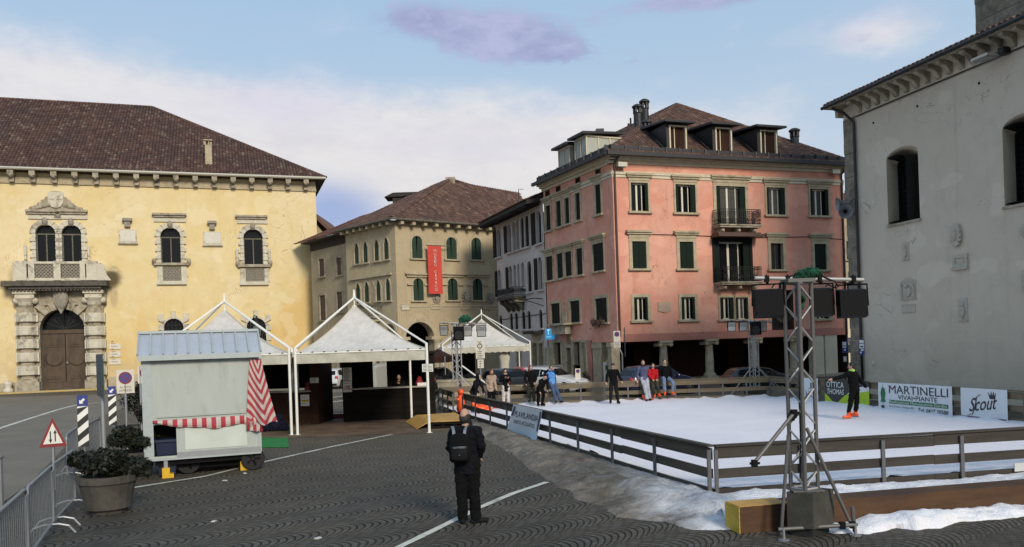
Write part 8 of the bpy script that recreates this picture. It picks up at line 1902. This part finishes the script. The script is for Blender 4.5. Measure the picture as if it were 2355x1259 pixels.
    for an, kn, tt in ((anA, knA, tA), (anB, knB, tB)):
        mb = MB(); z = an-Zv*.05*k
        if skates:
            sl = (kn-an).normalized(); mb.cap_(an+sl*.16*k, an, .062*k, .056*k); mb.cap_(z-tt*.05*k, z+tt*.15*k, .052*k, .044*k)
        else: mb.cap_(an+Zv*.02*k, z-tt*.02*k, .050*k, .050*k); mb.cap_(z-tt*.05*k-Zv*.0*k, z+tt*.17*k-Zv*.005*k, .045*k, .038*k)
        bo = fused(mb, 'skate_boot' if skates else 'shoe', M[boots], t, .012, 3)
        if skates: mb = MB(); mb.bar(z-tt*.10*k-Zv*.065*k, z+tt*.18*k-Zv*.065*k, .006, .05); mb.build('blade', M['metal'], bo, world=False)
    # --- hair, hats
    def hairmesh(fn):
        mb = MB(); fn(mb); o = fused(mb, 'hat' if hat and fn is hatf else 'hair', M[hat if hat and fn is hatf else hair], t, .010, 2, .008, 3)
    def shortf(mb): mb.ell(hd+Fu*.026*k-Fd*.020*k, (.084*k, .094*k, .104*k), 14, 10, hr); mb.ell(hd-Fd*.045*k-Fu*.03*k, (.070*k, .055*k, .07*k), 12, 8, hr)
    def longf(mb): shortf(mb); mb.cap_(hd-Fd*.06*k, hd-Fd*.075*k-Zv*.24*k, .075*k, .06*k); [mb.cap_(hd+Fs*e*.07*k+Fu*.03*k, hd+Fs*e*.08*k-Zv*.20*k, .032*k, .028*k) for e in (-1, 1)]
    def fringef(mb): mb.ell(hd-Fu*.034*k-Fd*.004*k, (.087*k, .094*k, .100*k), 14, 10, hr); mb.ell(hd-Fd*.05*k-Fu*.05*k, (.068*k, .05*k, .06*k), 12, 8, hr)
    def hatf(mb): mb.ell(hd+Fu*.040*k-Fd*.008*k, (.088*k, .106*k, .092*k), 14, 10, hr); mb.lathe([(.088*k, .015*k), (.094*k, .02*k), (.094*k, .055*k), (.086*k, .06*k)], (0, 0, 0), 16, 1, 1.15, Matrix.Translation(hd) @ hr.to_4x4())
    if hairkind == 'short': hairmesh(shortf)
    elif hairkind == 'long': hairmesh(longf)
    elif hairkind == 'fringe': hairmesh(fringef)
    if hat: hairmesh(hatf)
    if hood: mb = MB(); mb.ell(hd-Fd*.035*k, (.105*k, .115*k, .14*k), 14, 10, hr); mb.cap_(nk, hd-Fd*.05*k, .11*k, .09*k); fused(mb, 'hood', M[hood], t, .012, 3, .008)
    if collar: mb = MB(); mb.lathe([(.066*k, -.02*k), (.088*k, -.015*k), (.086*k, .045*k), (.066*k, .05*k)], (0, 0, 0), 16, M=Matrix.Translation(nk-up_*.02*k) @ up_.to_track_quat('Z', 'Y').to_matrix().to_4x4()); fused(mb, 'scarf', M[collar], t, .010, 3, .006)
    return t
g0 = G(1079, 1204)
man = person('balding man in dark clothes standing in the foreground with his back turned', (g0.x, g0.y, 0), B=(.12, 1), h=1.77, face=(.30, 1), lean=(-.02, .02, 1),
       A=((-.235, -.05, -.27), (-.17, .17, -.40)), Bq=((.235, -.06, -.27), (.19, .13, -.44)), legA=((-.095, .0, .50), (-.095, .0, .09)), legB=((.09, .0, .50), (.105, .0, .09)), top='cl_navy', legs='cl_black', boots='cl_char', hair='hair_grey', hairkind='fringe', skirt=.08, puff=.012, wide=1.17, toes=((-.15, 1), (.9, .35)), voxel=.011)
bp = thing('backpack', 'black backpack with pale grey straps worn by the man in the foreground', 'backpack', (g0.x-.09, g0.y-.20, 1.12))
o = Vector((g0.x-.09, g0.y-.225, 0)); mb = MB(); q = []
for z, w, d, dy in ((.97, .13, .07, 0), (1.0, .155, .10, -.01), (1.15, .16, .115, -.02), (1.30, .145, .10, -.01), (1.38, .11, .07, .0), (1.40, .06, .04, .01)):
    q.append([o+Vector((w*abs(math.cos(g))**.6*math.copysign(1, math.cos(g)), d*abs(math.sin(g))**.6*math.copysign(1, math.sin(g))+dy, z)) for g in [2*math.pi*(i+.5)/20 for i in range(20)]])
mb.rings(q); mb.build('bag_body', M['cl_black'], bp, smooth=True)
mb = MB(); mb.rings([[o+Vector((w*math.cos(g), -.105+.05*math.sin(g)*d, z)) for g in [2*math.pi*i/16 for i in range(16)]] for z, w, d in ((1.0, .10, .6), (1.04, .125, 1), (1.16, .12, 1), (1.19, .09, .5))]); mb.build('front_pocket', M['cl_char'], bp, smooth=True)
for z, w in ((1.20, .115), (1.185, .12), (1.08, .10)): mb = MB(); mb.tube([o+Vector((-w, -.125+.02, z)), o+Vector((0, -.155, z+.012)), o+Vector((w, -.125+.02, z+.004))], .006, 5); mb.build('piping', M['grey_back'], bp)
for e in (-1, 1):
    mb = MB(); mb.rings([[o+Vector((e*x+a, y, z)) for a in (-.022, .022)]+[o+Vector((e*x+a, y-.012, z)) for a in (.022, -.022)] for x, y, z in ((.075, -.02, 1.36), (.085, .03, 1.44), (.10, .10, 1.48), (.115, .20, 1.49))]); mb.build('strap', M['grey_back'], bp)
mb = MB(); mb.tube([o+Vector((-.03, .02, 1.39)), o+Vector((-.02, .01, 1.43)), o+Vector((.02, .01, 1.43)), o+Vector((.03, .02, 1.39))], .008, 6); mb.build('grab_loop', M['cl_black'], bp)
def onB(px, py=880): return isect(Vector((0, 0, 0)), ray(px, py), BL, (BR-BL).normalized())
def at(px, Y, z=0.0): r = ray(px, 930); return (r.x*Y, Y, z)
ZI = .07
person('person in a dark navy hooded jacket bending over just inside the rink entrance', at(1094, 33.6, ZI), B=(.8, -.5), h=1.72, lean=(.40, -.35, .85), pelvis=(-.08, .05, .84), top='cl_navy', legs='cl_char', boots='cl_char', hairkind=None, hood='cl_navy', A=((.20, -.12, -.26), (.26, -.25, -.46)), Bq=((-.10, -.20, -.26), (.05, -.32, -.46)), legA=((.0, -.06, .46), (-.06, .08, .09)), legB=((-.10, -.10, .46), (-.14, .05, .09)))
person('girl in a beige padded jacket and dark scarf in orange skates near the fence end', at(1131, 35.0, ZI), B=(.55, -.8), h=1.68, face=(.6, -.8), lean=(.06, -.05, 1), top='cl_beige', legs='cl_black', boots='orange', skates=True, hair='hair_red', hairkind='long', puff=.02, skirt=.05, collar='cl_char', A=((.13, -.10, -.27), (.19, -.22, -.50)), Bq=((-.22, .05, -.27), (-.17, -.08, -.50)))
person('girl in a black coat and cream trousers looking down at her hands', at(1164, 35.4, ZI), B=(.35, -.9), h=1.69, face=(.35, -.9), nod=.35, top='cl_black', legs='cl_white', boots='orange', skates=True, hairkind='long', skirt=.12, collar='cl_beige', A=((.22, -.06, -.25), (.14, -.30, -.12)), Bq=((-.22, -.06, -.25), (-.02, -.30, -.10)))
q = onB(1221); person('woman with long red brown hair in a black jacket leaning back on the rink fence', (q.x, q.y-.32, ZI), B=(.1, -1), h=1.76, face=(.55, -.8), lean=(0, .05, 1), top='cl_black', legs='cl_olive', boots='cl_white', skates=True, hair='hair_red', hairkind='long', collar='cl_black', A=((.23, .0, -.25), (.16, -.14, -.44)), Bq=((-.27, .06, -.24), (-.20, .0, -.48)), skirt=.06)
person('man in a black jacket and beanie crouching forward as he skates', at(1246, 35.5, ZI), B=(.5, -.85), h=1.72, lean=(.35, -.55, .78), pelvis=(-.05, .12, .76), face=(.6, -.7), top='cl_black', legs='cl_black', boots='cl_black', skates=True, hat='cl_black', hairkind=None, A=((.16, -.14, -.26), (.14, -.30, -.42)), Bq=((-.20, -.12, -.25), (-.18, -.24, -.48)), legA=((.08, -.14, .46), (.02, .08, .12)), legB=((-.14, -.14, .46), (-.16, .10, .12)))
q = onB(1270); person('person in a blue shirt and open dark coat with both hands raised to the face', (q.x, q.y-.12, 0), B=(.25, -1), h=1.70, pelvis=(0, 0, 1.02), lean=(-.06, .03, 1), face=(.4, -1), top='cl_blue', legs='cl_jean', boots='cl_black', hair='hair_dk', hairkind='long', A=((.27, -.08, .0), (.10, -.20, .13)), Bq=((-.27, -.08, -.02), (-.08, -.20, .13)), legA=((.20, -.30, .66), (.33, -.34, .24)), legB=((.04, -.28, .64), (.12, -.28, .22)))
ob = [o for o in COL.objects if o.name.startswith('person') and o.type == 'EMPTY'][-1]
mb = MB(); sh_ = Vector((-.10, .05, 1.50)); torso(mb, [Vector((.0, .06, .92)), Vector((-.02, .07, 1.15)), Vector((-.04, .08, 1.36)), Vector((-.04, .07, 1.48))], [(.20, .07), (.20, .075), (.21, .08), (.12, .06)], (1, 0, 0)); 
for e in (-1, 1): mb.cap_(Vector((-.03+e*.19, .0, 1.45)), Vector((-.03+e*.28, -.09, 1.47)), .075, .065); mb.cap_(Vector((-.03+e*.28, -.09, 1.47)), Vector((-.03+e*.14, -.18, 1.58)), .062, .05)
fused(mb, 'coat', M['cl_black'], ob, .013, 3, .012)
person('man in a black sweater and cap standing on the ice facing the viewer', at(1412.5, 35.4, ZI), B=(.05, -1), h=1.76, face=(.25, -1), top='cl_black', legs='cl_char', boots='cl_char', skates=True, hat='cl_cap', hairkind='short', hair='hair_dk', A=((.27, .02, -.25), (.33, -.12, -.45)), Bq=((-.27, .03, -.25), (-.30, -.08, -.48)), legA=((.12, -.02, .50), (.17, .0, .12)), legB=((-.12, -.02, .50), (-.15, .0, .12)), puff=.01)
q = onB(1481); person('tall man in a slate blue sweatshirt and light grey trousers perched on the fence', (q.x, q.y-.12, 0), B=(-.05, -1), h=1.80, pelvis=(0, 0, 1.02), lean=(-.05, .02, 1), top='cl_slate', legs='cl_greyp', boots='cl_char', hairkind='short', hair='hair_dk', collar='cl_char', A=((.20, .02, -.28), (.22, -.02, -.50)), Bq=((-.25, .04, -.27), (-.27, .0, -.52)), legA=((.11, -.24, .60), (.16, -.28, .20)), legB=((-.02, -.24, .60), (.04, -.30, .17)))
q = onB(1501); person('boy in a red hooded top sitting on the fence between two men', (q.x, q.y-.10, 0), B=(.1, -1), h=1.62, pelvis=(0, 0, 1.05), lean=(.02, -.06, 1), nod=.15, top='cl_red', legs='cl_olive', boots='orange', skates=True, hairkind='short', hair='hair_dk', A=((.20, -.04, -.26), (.14, -.20, -.44)), Bq=((-.20, -.04, -.26), (-.06, -.22, -.44)), legA=((.16, -.34, .76), (.22, -.26, .38)), legB=((-.06, -.32, .72), (.02, -.24, .34)))
q = onB(1530); person('man in black jacket, patterned scarf and jeans sitting on the fence, knees apart', (q.x, q.y-.10, 0), B=(0, -1), h=1.80, pelvis=(0, 0, 1.02), lean=(-.03, .0, 1), top='cl_black', legs='cl_jean_lt', boots='orange', skates=True, hairkind='short', hair='hair_dk', collar='cl_scarf', A=((.28, .06, -.24), (.30, .12, -.47)), Bq=((-.28, .06, -.24), (-.30, .12, -.47)), legA=((.24, -.38, .84), (.22, -.28, .40)), legB=((-.14, -.38, .84), (-.10, -.28, .40)), puff=.012)
g1 = G(1963, 969); person('skater in black with lime green collar and orange boots, one arm stretched out', (g1.x, g1.y, ZI), B=(-.65, .7), h=1.78, lean=(-.10, .04, 1), pelvis=(.06, 0, .92), face=(-.8, .4), nod=.15, top='cl_black', legs='cl_black', boots='orange', skates=True, hairkind='short', hair='hair_dk', collar='cl_lime', A=((-.33, -.05, -.11), (-.62, -.10, -.17)), Bq=((.26, .02, -.24), (.37, -.08, -.44)), legA=((-.09, -.04, .51), (-.15, .0, .12)), legB=((.15, .06, .53), (.13, .16, .17)), puff=.014, toes=((-1, -.1), (-.5, .5)))
r = SB.sz(917, 870, -1.1); q = SB.pt(r[0], 0, -1.0); person('bald barman in dark clothes standing behind the black bar with a hand at his chin', (q.x, q.y, 0), B=(.1, -1), h=1.72, top='cl_black', legs='cl_black', hairkind=None, A=((.22, -.10, -.24), (.05, -.20, -.06)), Bq=((-.24, -.04, -.25), (-.08, -.26, -.30)))
# orange plastic skating aids
def aid(label, c, s, rz=0, tall=True):
    t = thing('skating_aid', label, 'skating aid', c, rz, 'orange plastic skating aids'); mb = MB()
    if tall: mb.ell((0, 0, .26*s), (.20*s, .30*s, .26*s)); mb.cap_((0, -.05*s, .40*s), (0, .10*s, .80*s), .15*s, .11*s); mb.ell((0, .02*s, .92*s), (.13*s, .17*s, .13*s)); mb.cap_((-.16*s, 0, .62*s), (.16*s, 0, .62*s), .05*s, .05*s)
    else: mb.ell((0, 0, .20*s), (.34*s, .24*s, .20*s)); mb.cap_((-.22*s, 0, .30*s), (-.34*s, 0, .42*s), .12*s, .09*s); mb.ell((.30*s, 0, .14*s), (.20*s, .20*s, .12*s))
    fused(mb, 'figure', M['orange'], t, .02, 3)
    for e in (-1, 1): mb = MB(); mb.bar((e*.14*s, -.34*s, .03), (e*.14*s, .30*s, .03), .03, .05); mb.build('runner', M['black'], t, world=False)
c = at(1061, 32.6); aid('upright orange plastic skating aid at the rink entrance by the fence end', (c[0], c[1], ZI), .95, .4)
c = at(1106, 32.8); aid('orange plastic skating aid lying low beneath the bending person', (c[0], c[1], ZI), .9, .2, False)
c = at(1489, 36.4); aid('small orange plastic skating aid on the ice below the man in light grey trousers', (c[0], c[1], ZI), .55, .1, False)
bpy.data.scenes.remove(TMP)
